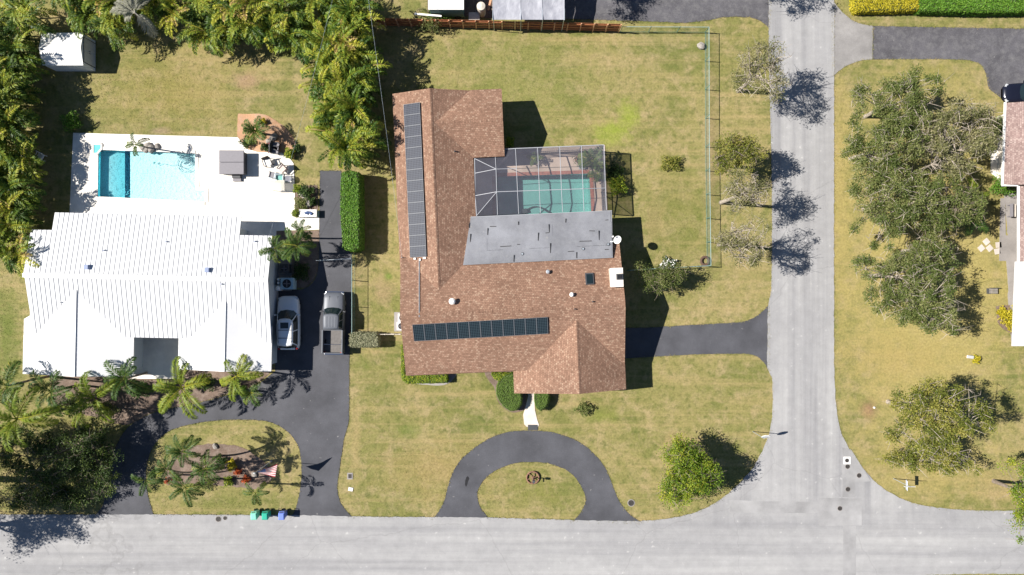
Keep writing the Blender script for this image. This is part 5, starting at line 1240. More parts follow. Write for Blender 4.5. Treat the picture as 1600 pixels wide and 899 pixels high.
def edge_dist(poly, q):
    d = np.full(len(q), 1e9)
    for i in range(len(poly)):
        a, b_ = poly[i - 1], poly[i]; ab = b_ - a; L = (ab ** 2).sum()
        if L < 1e-12: continue
        t_ = np.clip(((q - a) @ ab) / L, 0, 1)[:, None]; d = np.minimum(d, np.linalg.norm(q - (a + t_ * ab), axis=1))
    return d
hedge('tall_hedge', [(533, 270), (547, 267), (560, 270), (561, 310), (561, 388), (550, 392), (536, 388), (532, 330)], 2.1, 'tall bright green clipped hedge along the strip drive', m_hedge, 300, 0.15)
hedge('golden_hedge', [(1336, -8), (1437, -8), (1437, 15), (1340, 17), (1336, 10)], 1.0, 'golden yellow clipped hedge at the top right edge', m_yellow, 320, 0.13)
hedge('green_hedge', [(1438, -6), (1640, -6), (1640, 17), (1540, 18), (1438, 16)], 1.1, 'bright green hedge at the top right edge', m_hedge, 300, 0.16)
hedge('silver_hedge', [(546, 522), (560, 520), (588, 521), (591, 530), (590, 542), (560, 543), (546, 542)], 1.3, 'short silvery green clipped hedge at the fence end', m_silver, 380, 0.11)
hedge('front_hedge', [(627, 540), (631, 540), (633, 585), (699, 586), (699, 598), (635, 599), (628, 592)], 0.8, 'low lime hedge wrapping the lower left corner of the brown house', m_lime, 420, 0.12)
hedge('clipped_shrub', [(786, 590), (800, 584), (812, 590), (815, 610), (815, 630), (808, 641), (797, 642), (784, 632), (777, 618), (777, 604)], 1.0, 'smooth rounded green shrub left of the front walk', m_clip, 700, 0.08, 'front walk shrubs', round_=0.25, cat='shrub')
hedge('clipped_shrub', [(836, 612), (850, 610), (858, 614), (858, 626), (854, 636), (845, 643), (839, 638), (836, 628)], 0.95, 'smooth rounded green shrub right of the front walk', m_clip, 700, 0.08, 'front walk shrubs', round_=0.25, cat='shrub')
hedge('front_hedge', [(768, 584), (799, 584), (799, 596), (785, 597), (772, 592)], 0.7, 'small lime shrub against the brown house near the entry', m_lime, 400, 0.13, 'front walk shrubs', cat='shrub')

def shrub(u, v, r, h, label, mat, leaves=900, leaf=0.14, group='loose shrubs', name='shrub', sx=1.0, stems=5, flower=0):
    c = P(u, v, h * 0.6); c.z = 0; t = thing(name, label, 'shrub', c, group); rg = np.random.default_rng(int(u * 7 + v))
    st = MB()
    for k in range(stems): a = rg.random() * 6.28; st.tube([(0, 0, -0.05), (0.35 * r * math.cos(a) * sx, 0.35 * r * math.sin(a), h * 0.5), (0.7 * r * math.cos(a) * sx, 0.7 * r * math.sin(a), h * 0.85)], [0.025, 0.018, 0.008], 4)
    st.build('stems', m_bark, t, local=True)
    g = rg.normal(size=(leaves, 3)); g /= np.linalg.norm(g, axis=1, keepdims=True); g *= rg.random((leaves, 1)) ** 0.4
    lump = 1 + 0.25 * np.sin(np.arctan2(g[:, 1], g[:, 0]) * 4 + u)
    p = np.column_stack([g[:, 0] * r * sx * lump, g[:, 1] * r * lump, h * 0.55 + g[:, 2] * h * 0.48]); p[:, 2] = np.maximum(p[:, 2], 0.05)
    v_, f, tt = leaf_cards(p, leaf, 0.4, 0.55, np.clip(rg.normal(0.5, 0.22, leaves), 0, 1)); mobj('foliage', np_mesh('shrub_leaves', v_, f, mat, tt), t)
    if flower:
        p = p[rg.choice(leaves, flower)] + [0, 0, 0.08]; v_, f, tt = leaf_cards(p, 0.16, 0.9, 0.9); mobj('blossoms', np_mesh('blossoms', v_, f, m_flower, tt), t)
    return t
SH = [(1048, 255, 0.75, 0.8, 'low yellow-green shrub alone in the back lawn of the brown house', m_yol, 1100, 1.3, 0),
      (912, 639, 0.62, 0.75, 'small leafy shrub in the front lawn below the garage', m_oak, 800, 1.2, 0),
      (965, 290, 0.9, 1.3, 'bright leafy bush just outside the right wall of the enclosure', m_lime, 1300, 1.0, 0),
      (962, 268, 0.8, 0.9, 'dark bush in the enclosure shadow above the bright one', m_dkgreen, 800, 0.9, 0),
      (797, 222, 0.5, 0.8, 'small lime bush in the corner above the enclosure', m_lime, 600, 0.8, 0),
      (1043, 414, 0.75, 0.8, 'white flowering bush at the lower chain-link fence', m_dkgreen, 700, 1.0, 120),
      (1570, 290, 1.0, 1.3, 'glossy green bush at the corner of the pink-roofed house', m_hedge, 1500, 1.3, 0),
      (1556, 197, 0.9, 1.2, 'green bush at the left wall of the pink-roofed house', m_hedge, 1300, 0.8, 0),
      (1585, 500, 1.15, 1.0, 'golden yellow bush against the white wall at the right edge', m_yellow, 1600, 1.0, 0),
      (1566, 488, 0.5, 0.6, 'small golden bush left of the larger one at the right edge', m_yellow, 700, 0.9, 0),
      (110, 190, 0.9, 1.2, 'round green bush in the shade above the pool deck', m_hedge, 1300, 1.0, 0),
      (385, 222, 0.55, 0.6, 'dark low plant at the pool deck edge of the sandy bed', m_dkgreen, 600, 1.2, 0),
      (411, 190, 0.3, 0.5, 'small yellow plant at the top of the sandy bed', m_yellow, 350, 1.0, 0),
      (452, 240, 0.55, 0.9, 'pale green bush at the lower end of the sandy bed', m_lime, 700, 0.9, 0),
      (463, 232, 0.4, 0.6, 'dark bush at the lower right end of the sandy bed', m_dkgreen, 500, 1.0, 0),
      (414, 230, 0.4, 0.7, 'dark plant between chair and palm in the sandy bed', m_dkgreen, 450, 1.1, 0),
      (464, 295, 0.42, 0.5, 'yellow-green plant at the upper left of the rocky side bed', m_lime, 500, 0.9, 0),
      (478, 300, 0.7, 0.9, 'dark green bush in the rocky side bed', m_dkgreen, 800, 1.0, 0),
      (470, 318, 0.6, 0.7, 'loose grey-green plant low in the rocky side bed', m_oak, 700, 1.1, 0),
      (488, 315, 0.4, 0.8, 'small dark bush at the right of the rocky side bed', m_dkgreen, 500, 0.8, 0),
      (470, 425, 0.9, 0.7, 'dark groundcover below the side yard palms', m_dkgreen, 1100, 0.9, 0),
      (361, 727, 0.55, 0.8, 'bright yellow bush in the middle of the island bed', m_yellow, 700, 0.8, 0),
      (356, 752, 0.5, 0.6, 'yellow-green grassy plant low in the island bed', m_lime, 500, 0.9, 0),
      (384, 750, 0.42, 0.5, 'bright red plant at the right of the island bed', m_red_leaf, 320, 0.9, 0),
      (371, 738, 0.35, 0.4, 'dark red plant beside the yellow bush in the island bed', m_red_leaf, 220, 1.0, 0),
      (263, 752, 0.35, 0.4, 'red plant at the left tip of the island bed', m_red_leaf, 200, 1.3, 0),
      (320, 756, 0.7, 0.5, 'low grey-green plants at the lower edge of the island bed', m_oak, 600, 1.5, 0),
      (345, 722, 0.5, 0.7, 'dark bush at the foot of the island palms', m_dkgreen, 500, 1.0, 0),
      (217, 610, 0.8, 0.8, 'dark low bush beside the entry court step', m_dkgreen, 900, 1.2, 0),
      (105, 633, 1.0, 0.8, 'dark low bush under the left front palms', m_dkgreen, 1100, 1.6, 0),
      (165, 640, 0.8, 0.6, 'grey-green low plants in the front bed of the white house', m_oak, 800, 1.4, 0),
      (320, 600, 0.7, 0.6, 'dark low plants in the front bed near the right gable', m_dkgreen, 800, 1.6, 0),
      (375, 610, 0.5, 0.5, 'small green plants at the right end of the white house bed', m_hedge, 500, 1.3, 0),
      (672, 38, 0.6, 2.1, 'thin leafy shrub growing through the wooden fence', m_oak, 500, 1.8, 0),
      (690, 22, 0.7, 0.8, 'green bush below the white trailer', m_hedge, 900, 2.0, 0),
      (1526, 562, 0.4, 0.6, 'small orange-yellow plant in the right lawn', m_yellow, 350, 0.8, 0)]
for (u, v, r, h, lb, m, n, sx, fl) in SH: shrub(u, v, r, h, lb, m, n, 0.14, sx=sx, flower=fl)
for (u, v, lb) in ((461, 333, 'round clipped yellow-green shrub in a pot at the deck corner'),):
    hedge('potted_shrub', [(455, 333), (457, 328.5), (461, 327), (465, 328.5), (466, 333), (464, 337), (460, 338), (456.5, 337)], 0.8, lb, m_lime, 600, 0.09, 'potted shrubs', round_=0.25, cat='shrub')

# ------------------------------------------------------------------ fences
wf = thing('wooden_fence', 'long red-brown wooden fence along the top of the back lawn', 'fence', P(775, 45))
NB = 19
for i in range(NB + 1):
    s_ = i / NB; p = P(583 + 383 * s_, 41 + 9.5 * s_); MB().box((p.x, p.y, 0.87), (0.10, 0.10, 1.76)).build('post', m_wood_l, wf)
    if i == NB: break
    q = P(583 + 383 * (i + 1) / NB, 41 + 9.5 * (i + 1) / NB); a, b2 = Vector((p.x + 0.06, p.y + 0.02, 0)), Vector((q.x - 0.06, q.y + 0.02, 0)); pk = MB(); n = 7
    for k in range(n):
        c = a.lerp(b2, (k + 0.5) / n); hh = 1.68 + random.uniform(-0.015, 0.02); pk.box((c.x, c.y + 0.055, hh / 2), ((b2 - a).length / n - 0.012, 0.02, hh), math.atan2((b2 - a).y, (b2 - a).x))
    pk.build('picket_panel', m_wood, wf)
    for z in (0.35, 0.9, 1.45): MB().bar(a + Vector((0, 0, z)), b2 + Vector((0, 0, z)), 0.05, 0.09).build('rail', m_wood, wf)

def chain(name, pxs, h, label, step=2.4, mpost=m_green_metal, mmesh=m_chain):
    w = [P(*p) for p in pxs]; t = thing(name, label, 'fence', w[0], 'chain-link fences')
    for a, b2 in zip(w[:-1], w[1:]):
        L = (b2 - a).length; n = max(1, round(L / step))
        for i in range(n):
            p, q = a.lerp(b2, i / n), a.lerp(b2, (i + 1) / n)
            MB().tube([p, p + Vector((0, 0, h + 0.05))], 0.032, 6).build('post', mpost, t)
            MB().add([p + Vector((0, 0, 0.03)), q + Vector((0, 0, 0.03)), q + Vector((0, 0, h)), p + Vector((0, 0, h))], [(0, 1, 2, 3)]).build('mesh_panel', mmesh, t)
        MB().tube([a + Vector((0, 0, h)), b2 + Vector((0, 0, h))], 0.024, 6).build('top_rail', m_galv if mpost is m_galv else M_RAIL, t)
        MB().tube([a + Vector((0, 0, 0.08)), b2 + Vector((0, 0, 0.08))], 0.014, 4).build('tension_wire', mpost, t)
    e = w[-1]; MB().tube([e, e + Vector((0, 0, h + 0.05))], 0.036, 6).build('post', mpost, t)
    return t
M_RAIL = M('pale_green_rail', (0.30, 0.42, 0.42), 0.5, 0.1)
chain('chain_link_fence', [(969, 50.5), (1101.5, 51), (1102, 230), (1104.5, 416), (1046, 419), (980, 423)], 1.25, 'green chain-link fence enclosing the back lawn of the brown house')
chain('chain_link_fence', [(554.5, 398), (554.5, 520)], 1.15, 'green chain-link fence along the drive beside the pickup')
chain('chain_link_fence', [(500, 408), (552, 405)], 1.1, 'short chain-link gate across the strip drive', 3.2, m_galv)
lf = thing('low_gate', 'short pale gate between silver hedge and brown house', 'gate', P(610, 521))
for u in (592, 605, 618, 628): p = P(u, 521.5); MB().box((p.x, p.y, 0.55), (0.08, 0.08, 1.1)).build('post', m_cream, lf)
for z in (0.3, 0.65, 1.0): MB().bar(P(592, 521.5, 0) + Vector((0, 0, z)), P(628, 521.5, 0) + Vector((0, 0, z)), 0.04, 0.10).build('rail', m_cream, lf)

# ------------------------------------------------------------------ vehicles
def ring(w, zb, zt, cr):
    h = [(0, zb), (w * 0.84, zb), (w * 0.97, zb + 0.10), (w, zb + (zt - zb) * 0.45), (w * 0.985, zt - 0.20), (w * 0.95, zt - 0.07), (w * 0.84, zt - 0.005), (w * 0.45, zt + cr * 0.8), (0, zt + cr)]
    return h + [(-x, z) for x, z in reversed(h[1:-1])]
def loft(stations):
    m = MB(); n = None; vs = []
    for (y, w, zb, zt, cr) in stations:
        r = ring(w, zb, zt, cr); n = len(r); vs += [(x, y, z) for x, z in r]
    k = len(stations); fs = [(i * n + j, i * n + (j + 1) % n, (i + 1) * n + (j + 1) % n, (i + 1) * n + j) for i in range(k - 1) for j in range(n)]
    fs += [tuple(range(n)), tuple(reversed(range((k - 1) * n, k * n)))]; m.add(vs, fs); return m
def wheels(t, ys, x, r=0.36):
    for y in ys:
        for s_ in (-1, 1):
            w = MB().tube([(s_ * (x - 0.2), y, r), (s_ * (x - 0.19), y, r), (s_ * (x + 0.02), y, r), (s_ * (x + 0.03), y, r)], [r * 0.9, r, r, r * 0.92], 20).build('wheel', m_tyre, t, local=True)
            MB().tube([(s_ * (x + 0.025), y, r), (s_ * (x + 0.042), y, r)], [r * 0.62, r * 0.56], 14).build('rim', m_rim, w, local=True)
def glasshouse(t, bot, top, zb, zt, paint, groups, crown=0.05):
    """lower and upper outlines -> window parts by edge groups, pillars and roof"""
    n = len(bot); B = [Vector((x, y, zb)) for x, y in bot]; T = [Vector((x, y, zt)) for x, y in top]
    for nm, idx in groups:
        m = MB()
        for i in idx: m.add([B[i], B[(i + 1) % n], T[(i + 1) % n], T[i]], [(0, 1, 2, 3)])
        m.build(nm, m_glass, t, False, True)
    c = sum(T, Vector()) / n; m = MB(); ov = [c + (p - c) * 1.03 for p in T]; inn = [c + (p - c) * 0.80 + Vector((0, 0, crown * 0.8)) for p in T]; in2 = [c + (p - c) * 0.4 + Vector((0, 0, crown * 1.1)) for p in T]
    vs = [p - Vector((0, 0, 0.05)) for p in ov] + [p + Vector((0, 0, 0.005)) for p in ov] + inn + in2 + [c + Vector((0, 0, crown * 1.15))]
    fs = [(k * n + i, k * n + (i + 1) % n, (k + 1) * n + (i + 1) % n, (k + 1) * n + i) for k in range(3) for i in range(n)] + [(3 * n + i, 3 * n + (i + 1) % n, 4 * n) for i in range(n)] + [tuple(reversed(range(n)))]
    rf = m.add(vs, fs).build('roof', paint, t, True, True)
    return B, T, rf
def pillars(t, B, T, idx, paint, w=0.07):
    for i in idx:
        m = MB(); m.bar(B[i] * 1.0 + Vector((0, 0, -0.03)), T[i], w, w * 0.8); m.build('pillar', paint, t, local=True)
def car_paint(name, c, metal=0.2, rough=0.25): return M(name, c, rough, metal, 0.04, 1.2, 0, 0.6)

def lights(t, yf, yr, x, zf, zr, w=0.28):
    for s_ in (-1, 1):
        MB().box((s_ * (x - 0.14), yf, zf), (w, 0.22, 0.14), s_ * -0.5).build('headlight', m_lamp, t, local=True, bevel=0.02); MB().box((s_ * (x - 0.1), yr, zr), (0.20, 0.12, 0.28), s_ * 0.3).build('tail_light', m_red, t, local=True, bevel=0.02)
def mirrors(t, x, y, z, paint):
    for s_ in (-1, 1): MB().box((s_ * (x + 0.10), y, z), (0.22, 0.12, 0.15), s_ * -0.2).build('mirror', paint, t, local=True, bevel=0.03)

# white sport utility vehicle
white_car = car_paint('pearl_white_car_paint', (0.80, 0.81, 0.83), 0.0, 0.22)
c = P(455.5, 504); suv = thing('parked_suv', 'white sport utility vehicle with roof rails and sunroof beside the white house', 'car', (c.x, c.y, 0.022), 'vehicles', R(0.5)); suv.scale = (1.04, 1.02, 1.06)
loft([(-2.38, 0.70, 0.42, 0.88, 0.02), (-2.32, 0.83, 0.34, 0.97, 0.02), (-2.0, 0.92, 0.27, 1.03, 0.02), (-1.0, 0.945, 0.24, 1.04, 0.02), (0.2, 0.945, 0.24, 1.03, 0.02), (0.95, 0.94, 0.24, 1.01, 0.03), (1.35, 0.935, 0.25, 0.99, 0.05), (1.85, 0.90, 0.27, 0.93, 0.05), (2.15, 0.83, 0.31, 0.84, 0.05), (2.33, 0.70, 0.36, 0.73, 0.03), (2.40, 0.50, 0.42, 0.62, 0.02)]).build('body', white_car, suv, True, True)
SB = [(-0.87, -2.0), (-0.72, -2.2), (0, -2.26), (0.72, -2.2), (0.87, -2.0), (0.90, -0.6), (0.90, 0.35), (0.84, 0.8), (0.58, 1.12), (0, 1.24), (-0.58, 1.12), (-0.84, 0.8), (-0.90, 0.35), (-0.90, -0.6)]
ST = [(-0.65, -1.72), (-0.54, -1.92), (0, -1.97), (0.54, -1.92), (0.65, -1.72), (0.68, -0.7), (0.68, -0.1), (0.62, 0.2), (0.42, 0.36), (0, 0.42), (-0.42, 0.36), (-0.62, 0.2), (-0.68, -0.1), (-0.68, -0.7)]
B, T, rf = glasshouse(suv, SB, ST, 1.0, 1.66, white_car, [('rear_window', (0, 1, 2, 3)), ('side_window', (4, 5, 6)), ('windshield', (7, 8, 9, 10)), ('side_window', (11, 12, 13))])
pillars(suv, B, T, (0, 4, 5, 7, 11, 13), white_car)
MB().box((-0.02, -0.18, 1.712), (0.70, 0.52, 0.02)).build('sunroof', m_glass, rf, local=True, bevel=0.008)
for s_ in (-1, 1): MB().tube([(s_ * 0.56, 0.0, 1.70), (s_ * 0.57, -0.15, 1.745), (s_ * 0.57, -1.5, 1.745), (s_ * 0.55, -1.68, 1.69)], 0.022, 6).build('roof_rail', m_dark, rf, local=True)
for y in (-0.58, -1.28): MB().bar((-0.56, y, 1.75), (0.56, y, 1.75), 0.05, 0.02).build('cross_bar', m_dark, rf, local=True)
wheels(suv, (1.45, -1.42), 0.86); lights(suv, 2.16, -2.28, 0.85, 0.76, 0.92); mirrors(suv, 0.92, 0.72, 1.05, white_car)
MB().box((0, 2.36, 0.55), (0.9, 0.08, 0.16)).build('grille', m_black, suv, local=True); MB().box((0, -2.38, 0.5), (1.4, 0.10, 0.18)).build('rear_bumper', m_dark, suv, local=True, bevel=0.03)

# silver-grey pickup
pk_paint = M('silver_grey_pickup_paint', (0.115, 0.124, 0.145), 0.45, 0.1, 0.04, 1.2, 0, 0.3)
c = P(525.5, 503.5); pk = thing('pickup_truck', 'silver-grey pickup truck with open bed on the drive', 'truck', (c.x, c.y, 0.022), 'vehicles', R(-1.0))
loft([(-0.62, 0.90, 0.40, 1.16, 0.0), (-0.58, 0.93, 0.38, 1.18, 0.01), (0.2, 0.95, 0.36, 1.18, 0.02), (1.1, 0.95, 0.36, 1.16, 0.03), (1.5, 0.94, 0.36, 1.14, 0.05), (2.2, 0.93, 0.38, 1.10, 0.05), (2.52, 0.90, 0.42, 1.04, 0.05), (2.68, 0.82, 0.46, 0.95, 0.03), (2.74, 0.72, 0.5, 0.86, 0.02)]).build('body', pk_paint, pk, True, True)
KB = [(-0.84, -0.5), (-0.76, -0.58), (0, -0.6), (0.76, -0.58), (0.84, -0.5), (0.88, 0.3), (0.88, 0.9), (0.80, 1.22), (0.5, 1.38), (0, 1.44), (-0.5, 1.38), (-0.80, 1.22), (-0.88, 0.9), (-0.88, 0.3)]
KT = [(-0.66, -0.42), (-0.6, -0.50), (0, -0.52), (0.6, -0.50), (0.66, -0.42), (0.69, 0.15), (0.69, 0.55), (0.64, 0.72), (0.42, 0.80), (0, 0.84), (-0.42, 0.80), (-0.64, 0.72), (-0.69, 0.55), (-0.69, 0.15)]
B, T, rf = glasshouse(pk, KB, KT, 1.14, 1.76, pk_paint, [('rear_window', (0, 1, 2, 3)), ('side_window', (4, 5, 6)), ('windshield', (7, 8, 9, 10)), ('side_window', (11, 12, 13))], 0.04)
pillars(pk, B, T, (0, 4, 5, 7, 11, 13), pk_paint)
for k in range(4): MB().box((-0.39 + 0.26 * k, 0.12, 1.803), (0.10, 0.95, 0.022)).build('roof_rib', pk_paint, rf, local=True, bevel=0.008)
for k in (-0.36, 0.36): MB().box((k, 1.98, 1.145), (0.05, 0.85, 0.03)).build('hood_crease', pk_paint, pk, local=True, bevel=0.012)
bed = MB(); bed.box((0, -1.70, 0.70), (1.70, 2.10, 0.06)); bedo = bed.build('bed_floor', M('dusty_bed_liner', (0.14, 0.13, 0.125), 0.8, 0, 0.15, 5), pk, local=True)
for s_ in (-1, 1): MB().box((s_ * 0.89, -1.70, 0.86), (0.11, 2.12, 0.84)).build('bed_side', pk_paint, pk, local=True, bevel=0.02)
MB().box((0, -2.74, 0.92), (1.72, 0.08, 0.66)).build('tailgate', pk_paint, pk, local=True, bevel=0.02); MB().box((0, -0.66, 0.95), (1.68, 0.06, 0.62)).build('bulkhead', pk_paint, pk, local=True)
MB().tube([(-0.78, -1.95, 1.16), (0.8, -1.95, 1.16)], 0.022, 6).build('cargo_bar', m_chrome, pk, local=True); MB().box((0, -2.86, 0.55), (1.75, 0.16, 0.18)).build('rear_bumper', m_chrome, pk, local=True, bevel=0.03); MB().box((0, 2.76, 0.58), (1.7, 0.14, 0.2)).build('front_bumper', m_chrome, pk, local=True, bevel=0.04)
MB().box((0, -0.55, 0.55), (1.3, 4.6, 0.2)).build('chassis', m_black, pk, local=True)
wheels(pk, (1.75, -1.72), 0.86, 0.39); lights(pk, 2.58, -2.70, 0.88, 0.88, 0.95); mirrors(pk, 0.95, 1.02, 1.22, m_dark)

# dark sedan at the right edge
dk = car_paint('dark_blue_car_paint', (0.012, 0.014, 0.028), 0.3, 0.18)
c = P(1598, 149); sd = thing('dark_sedan', 'dark blue car nosing in at the right edge of the drive', 'car', (c.x, c.y, 0.022), 'vehicles', R(90))
loft([(-2.25, 0.66, 0.40, 0.86, 0.02), (-2.15, 0.80, 0.34, 0.95, 0.02), (-1.6, 0.87, 0.26, 0.98, 0.03), (-0.5, 0.90, 0.23, 0.96, 0.02), (0.6, 0.90, 0.23, 0.93, 0.03), (1.1, 0.89, 0.24, 0.90, 0.05), (1.7, 0.85, 0.27, 0.82, 0.05), (2.05, 0.76, 0.31, 0.73, 0.04), (2.22, 0.60, 0.36, 0.62, 0.02), (2.28, 0.42, 0.42, 0.55, 0.01)]).build('body', dk, sd, True, True)
DB = [(-0.80, -1.3), (-0.66, -1.55), (0, -1.62), (0.66, -1.55), (0.80, -1.3), (0.83, -0.4), (0.83, 0.3), (0.76, 0.7), (0.52, 0.95), (0, 1.06), (-0.52, 0.95), (-0.76, 0.7), (-0.83, 0.3), (-0.83, -0.4)]
DT = [(-0.58, -0.85), (-0.48, -1.0), (0, -1.05), (0.48, -1.0), (0.58, -0.85), (0.61, -0.4), (0.61, -0.1), (0.56, 0.08), (0.38, 0.18), (0, 0.24), (-0.38, 0.18), (-0.56, 0.08), (-0.61, -0.1), (-0.61, -0.4)]
B, T, rf = glasshouse(sd, DB, DT, 0.93, 1.40, dk, [('rear_window', (0, 1, 2, 3)), ('side_window', (4, 5, 6)), ('windshield', (7, 8, 9, 10)), ('side_window', (11, 12, 13))], 0.04)
pillars(sd, B, T, (0, 4, 5, 7, 11, 13), dk, 0.05); wheels(sd, (1.35, -1.35), 0.82, 0.33); lights(sd, 2.0, -2.12, 0.80, 0.66, 0.8); mirrors(sd, 0.86, 0.62, 0.95, dk)

# ------------------------------------------------------------------ bins, flag, signs, machines, furniture
def bin_(u, v, colr, label, z=0.035):
    c = P(u, v); t = thing('wheeled_bin', label, 'bin', (c.x, c.y, z), 'wheeled bins at the kerb', random.uniform(-0.06, 0.06)); m = M('bin_plastic', colr, 0.5, 0, 0.08)
    b = MB(); lo = [(-0.21, -0.25), (0.21, -0.25), (0.21, 0.25), (-0.21, 0.25)]; hi = [(-0.27, -0.32), (0.27, -0.32), (0.27, 0.30), (-0.27, 0.30)]
    b.add([(x, y, 0.06) for x, y in lo] + [(x, y, 0.98) for x, y in hi], [(3, 2, 1, 0), (4, 5, 6, 7)] + [(i, (i + 1) % 4, 4 + (i + 1) % 4, 4 + i) for i in range(4)]); b.build('body', m, t, local=True, bevel=0.02)
    b = MB(); b.add([(-0.29, -0.35, 1.0), (0.29, -0.35, 1.0), (0.29, 0.30, 1.0), (-0.29, 0.30, 1.0), (-0.20, -0.26, 1.07), (0.20, -0.26, 1.07), (0.20, 0.22, 1.09), (-0.20, 0.22, 1.09)], [(3, 2, 1, 0), (4, 5, 6, 7), (0, 1, 5, 4), (1, 2, 6, 5), (2, 3, 7, 6), (3, 0, 4, 7)]); b.build('lid', m, t, local=True, bevel=0.02)
    MB().tube([(-0.24, 0.40, 0.98), (0.24, 0.40, 0.98)], 0.022, 6).bar((-0.2, 0.28, 0.96), (-0.2, 0.40, 0.98), 0.03, 0.03).bar((0.2, 0.28, 0.96), (0.2, 0.40, 0.98), 0.03, 0.03).build('handle', m, t, local=True)
    for s_ in (-1, 1): MB().tube([(s_ * 0.23, 0.27, 0.11), (s_ * 0.29, 0.27, 0.11)], 0.11, 14).build('wheel', m_tyre, t, local=True)
bin_(403.5, 800.5, (0.20, 0.58, 0.44), 'pale mint green wheeled bin, leftmost of the three')
bin_(420.5, 800.5, (0.02, 0.36, 0.25), 'green wheeled bin in the middle of the three')
bin_(446, 800.5, (0.15, 0.22, 0.62), 'blue wheeled bin, rightmost of the three')

fl = thing('flagpole', 'slim white flagpole flying a striped flag on the island bed', 'flagpole', P(424, 720.5)); top = P(398, 739.5, 4.1); bs = P(424, 720.5)
MB().tube([bs, top], [0.035, 0.022], 8).build('pole', m_white, fl); MB().tube([top - Vector((0, 0, 0.05)), top, top + Vector((0, 0, 0.08)), top + Vector((0, 0, 0.14))], [0.02, 0.07, 0.07, 0.01], 10).build('finial', m_white, fl, True); MB().cyl(bs - Vector((0, 0, 0.02)), 0.12, 0.08, 12).build('base', m_grey_conc, fl)
m_fr, m_fw, m_fb = M('flag_red', (0.42, 0.035, 0.05), 0.8), M('flag_white', (0.72, 0.70, 0.68), 0.8), M('flag_blue', (0.06, 0.12, 0.36), 0.8)
fg = thing('flag', 'flag with red and white stripes and blue canton with white stars', 'flag', P(415, 732))
q00, q01, q10, q11 = P(402, 737.5, 3.95), P(405, 739, 3.0), P(434, 725.5, 3.55), P(430.5, 746, 2.75)
def fq(s_, t_): 
    p = (q00 * (1 - s_) + q10 * s_) * (1 - t_) + (q01 * (1 - s_) + q11 * s_) * t_; wv = 0.10 * math.sin(s_ * 7 + t_ * 1.6) * s_; return p + Vector((0.0, wv * 0.3, wv))
for r in range(13):
    m = MB(); s0 = 0.40 if r < 7 else 0.0; n = 14; vs = []
    for k in range(n + 1): s_ = s0 + (1 - s0) * k / n; vs += [fq(s_, r / 13), fq(s_, (r + 1) / 13)]
    m.add(vs, [(2 * k, 2 * k + 1, 2 * k + 3, 2 * k + 2) for k in range(n)]); m.build('stripe', m_fr if r % 2 == 0 else m_fw, fg, True)
m = MB(); vs = []; n = 6
for k in range(n + 1):
    for j in range(n + 1): vs.append(fq(0.4 * k / n, 7 / 13 * j / n))
ct = m.add(vs, [(k * (n + 1) + j, (k + 1) * (n + 1) + j, (k + 1) * (n + 1) + j + 1, k * (n + 1) + j + 1) for k in range(n) for j in range(n)]).build('canton', m_fb, fg, True)
up = (q10 - q00).cross(q01 - q00).normalized(); up = up if up.z > 0 else -up
m = MB(); ex = (q10 - q00).normalized(); ey = up.cross(ex)
for r in range(9):
    for k in range(6 if r % 2 == 0 else 5):
        c = fq(0.4 * (k + (0.5 if r % 2 == 0 else 1.0)) / 6, 7 / 13 * (r + 0.5) / 9) + up * 0.012; vs = []
        for a in range(10): rr = 0.038 if a % 2 == 0 else 0.016; vs.append(c + ex * rr * math.cos(a * 0.628) + ey * rr * math.sin(a * 0.628))
        m.add(vs, [tuple(range(10))])
m.build('stars', m_fw, ct)

# street signs
sg = thing('traffic_sign', 'white traffic sign panel on a thin post at the street corner', 'sign', P(1176, 674.5)); b0 = P(1176, 674.5)
MB().tube([b0 - Vector((0, 0, 0.1)), b0 + Vector((0, 0, 2.75))], 0.03, 8).build('post', m_galv, sg)
m_sign = M('reflective_sign_sheet', (0.82, 0.82, 0.82), 0.3, 0.0, 0.03)
m = MB(); nn = 8; cc = b0 + Vector((0.30, 0.06, 2.35)); vs = []
for dy in (-0.012, 0.012):
    for k in range(nn): a = math.pi / 8 + k * math.pi / 4; vs.append(cc + Vector((0.40 * math.cos(a), dy + 0.40 * math.sin(a) * 0.5, 0.40 * math.sin(a) * 0.86)))
m.add(vs, [tuple(range(nn)), tuple(reversed(range(nn, 2 * nn)))] + [(i, (i + 1) % nn, nn + (i + 1) % nn, nn + i) for i in range(nn)]); m.build('panel', m_sign, sg)
MB().bar(b0 + Vector((0, 0, 2.35)), cc, 0.04, 0.04).build('bracket', m_galv, sg)
sg = thing('street_name_sign', 'blue and white street name sign on a post in the corner lawn', 'sign', P(1396, 748)); b0 = P(1396, 748)
MB().tube([b0 - Vector((0, 0, 0.1)), b0 + Vector((0, 0, 2.5))], 0.035, 8).build('post', m_galv, sg); m_sb = M('blue_sign_sheet', (0.06, 0.16, 0.50), 0.4, 0, 0.05)
pn_ = MB().box(b0 + Vector((0.0, 0, 2.05)), (0.03, 0.85, 0.42), 0, 0, ('Y', -0.35)).build('panel', m_sb, sg)
for z in (-0.18, 0.18): MB().box(b0 + Vector((-0.02 + 0.35 * -z * 1.0, 0, 2.05 + z)), (0.03, 0.86, 0.05), 0, 0, ('Y', -0.35)).build('border', m_white, pn_)
MB().box(b0 + Vector((0.02, 0.0, 2.40)), (0.95, 0.03, 0.2), 0.0).build('name_blade', m_sign, sg)
MB().box(b0 + Vector((-0.012, 0.0, 2.06)), (0.03, 0.12, 0.40), 0, 0, ('Y', -0.35)).build('emblem', m_white, pn_)

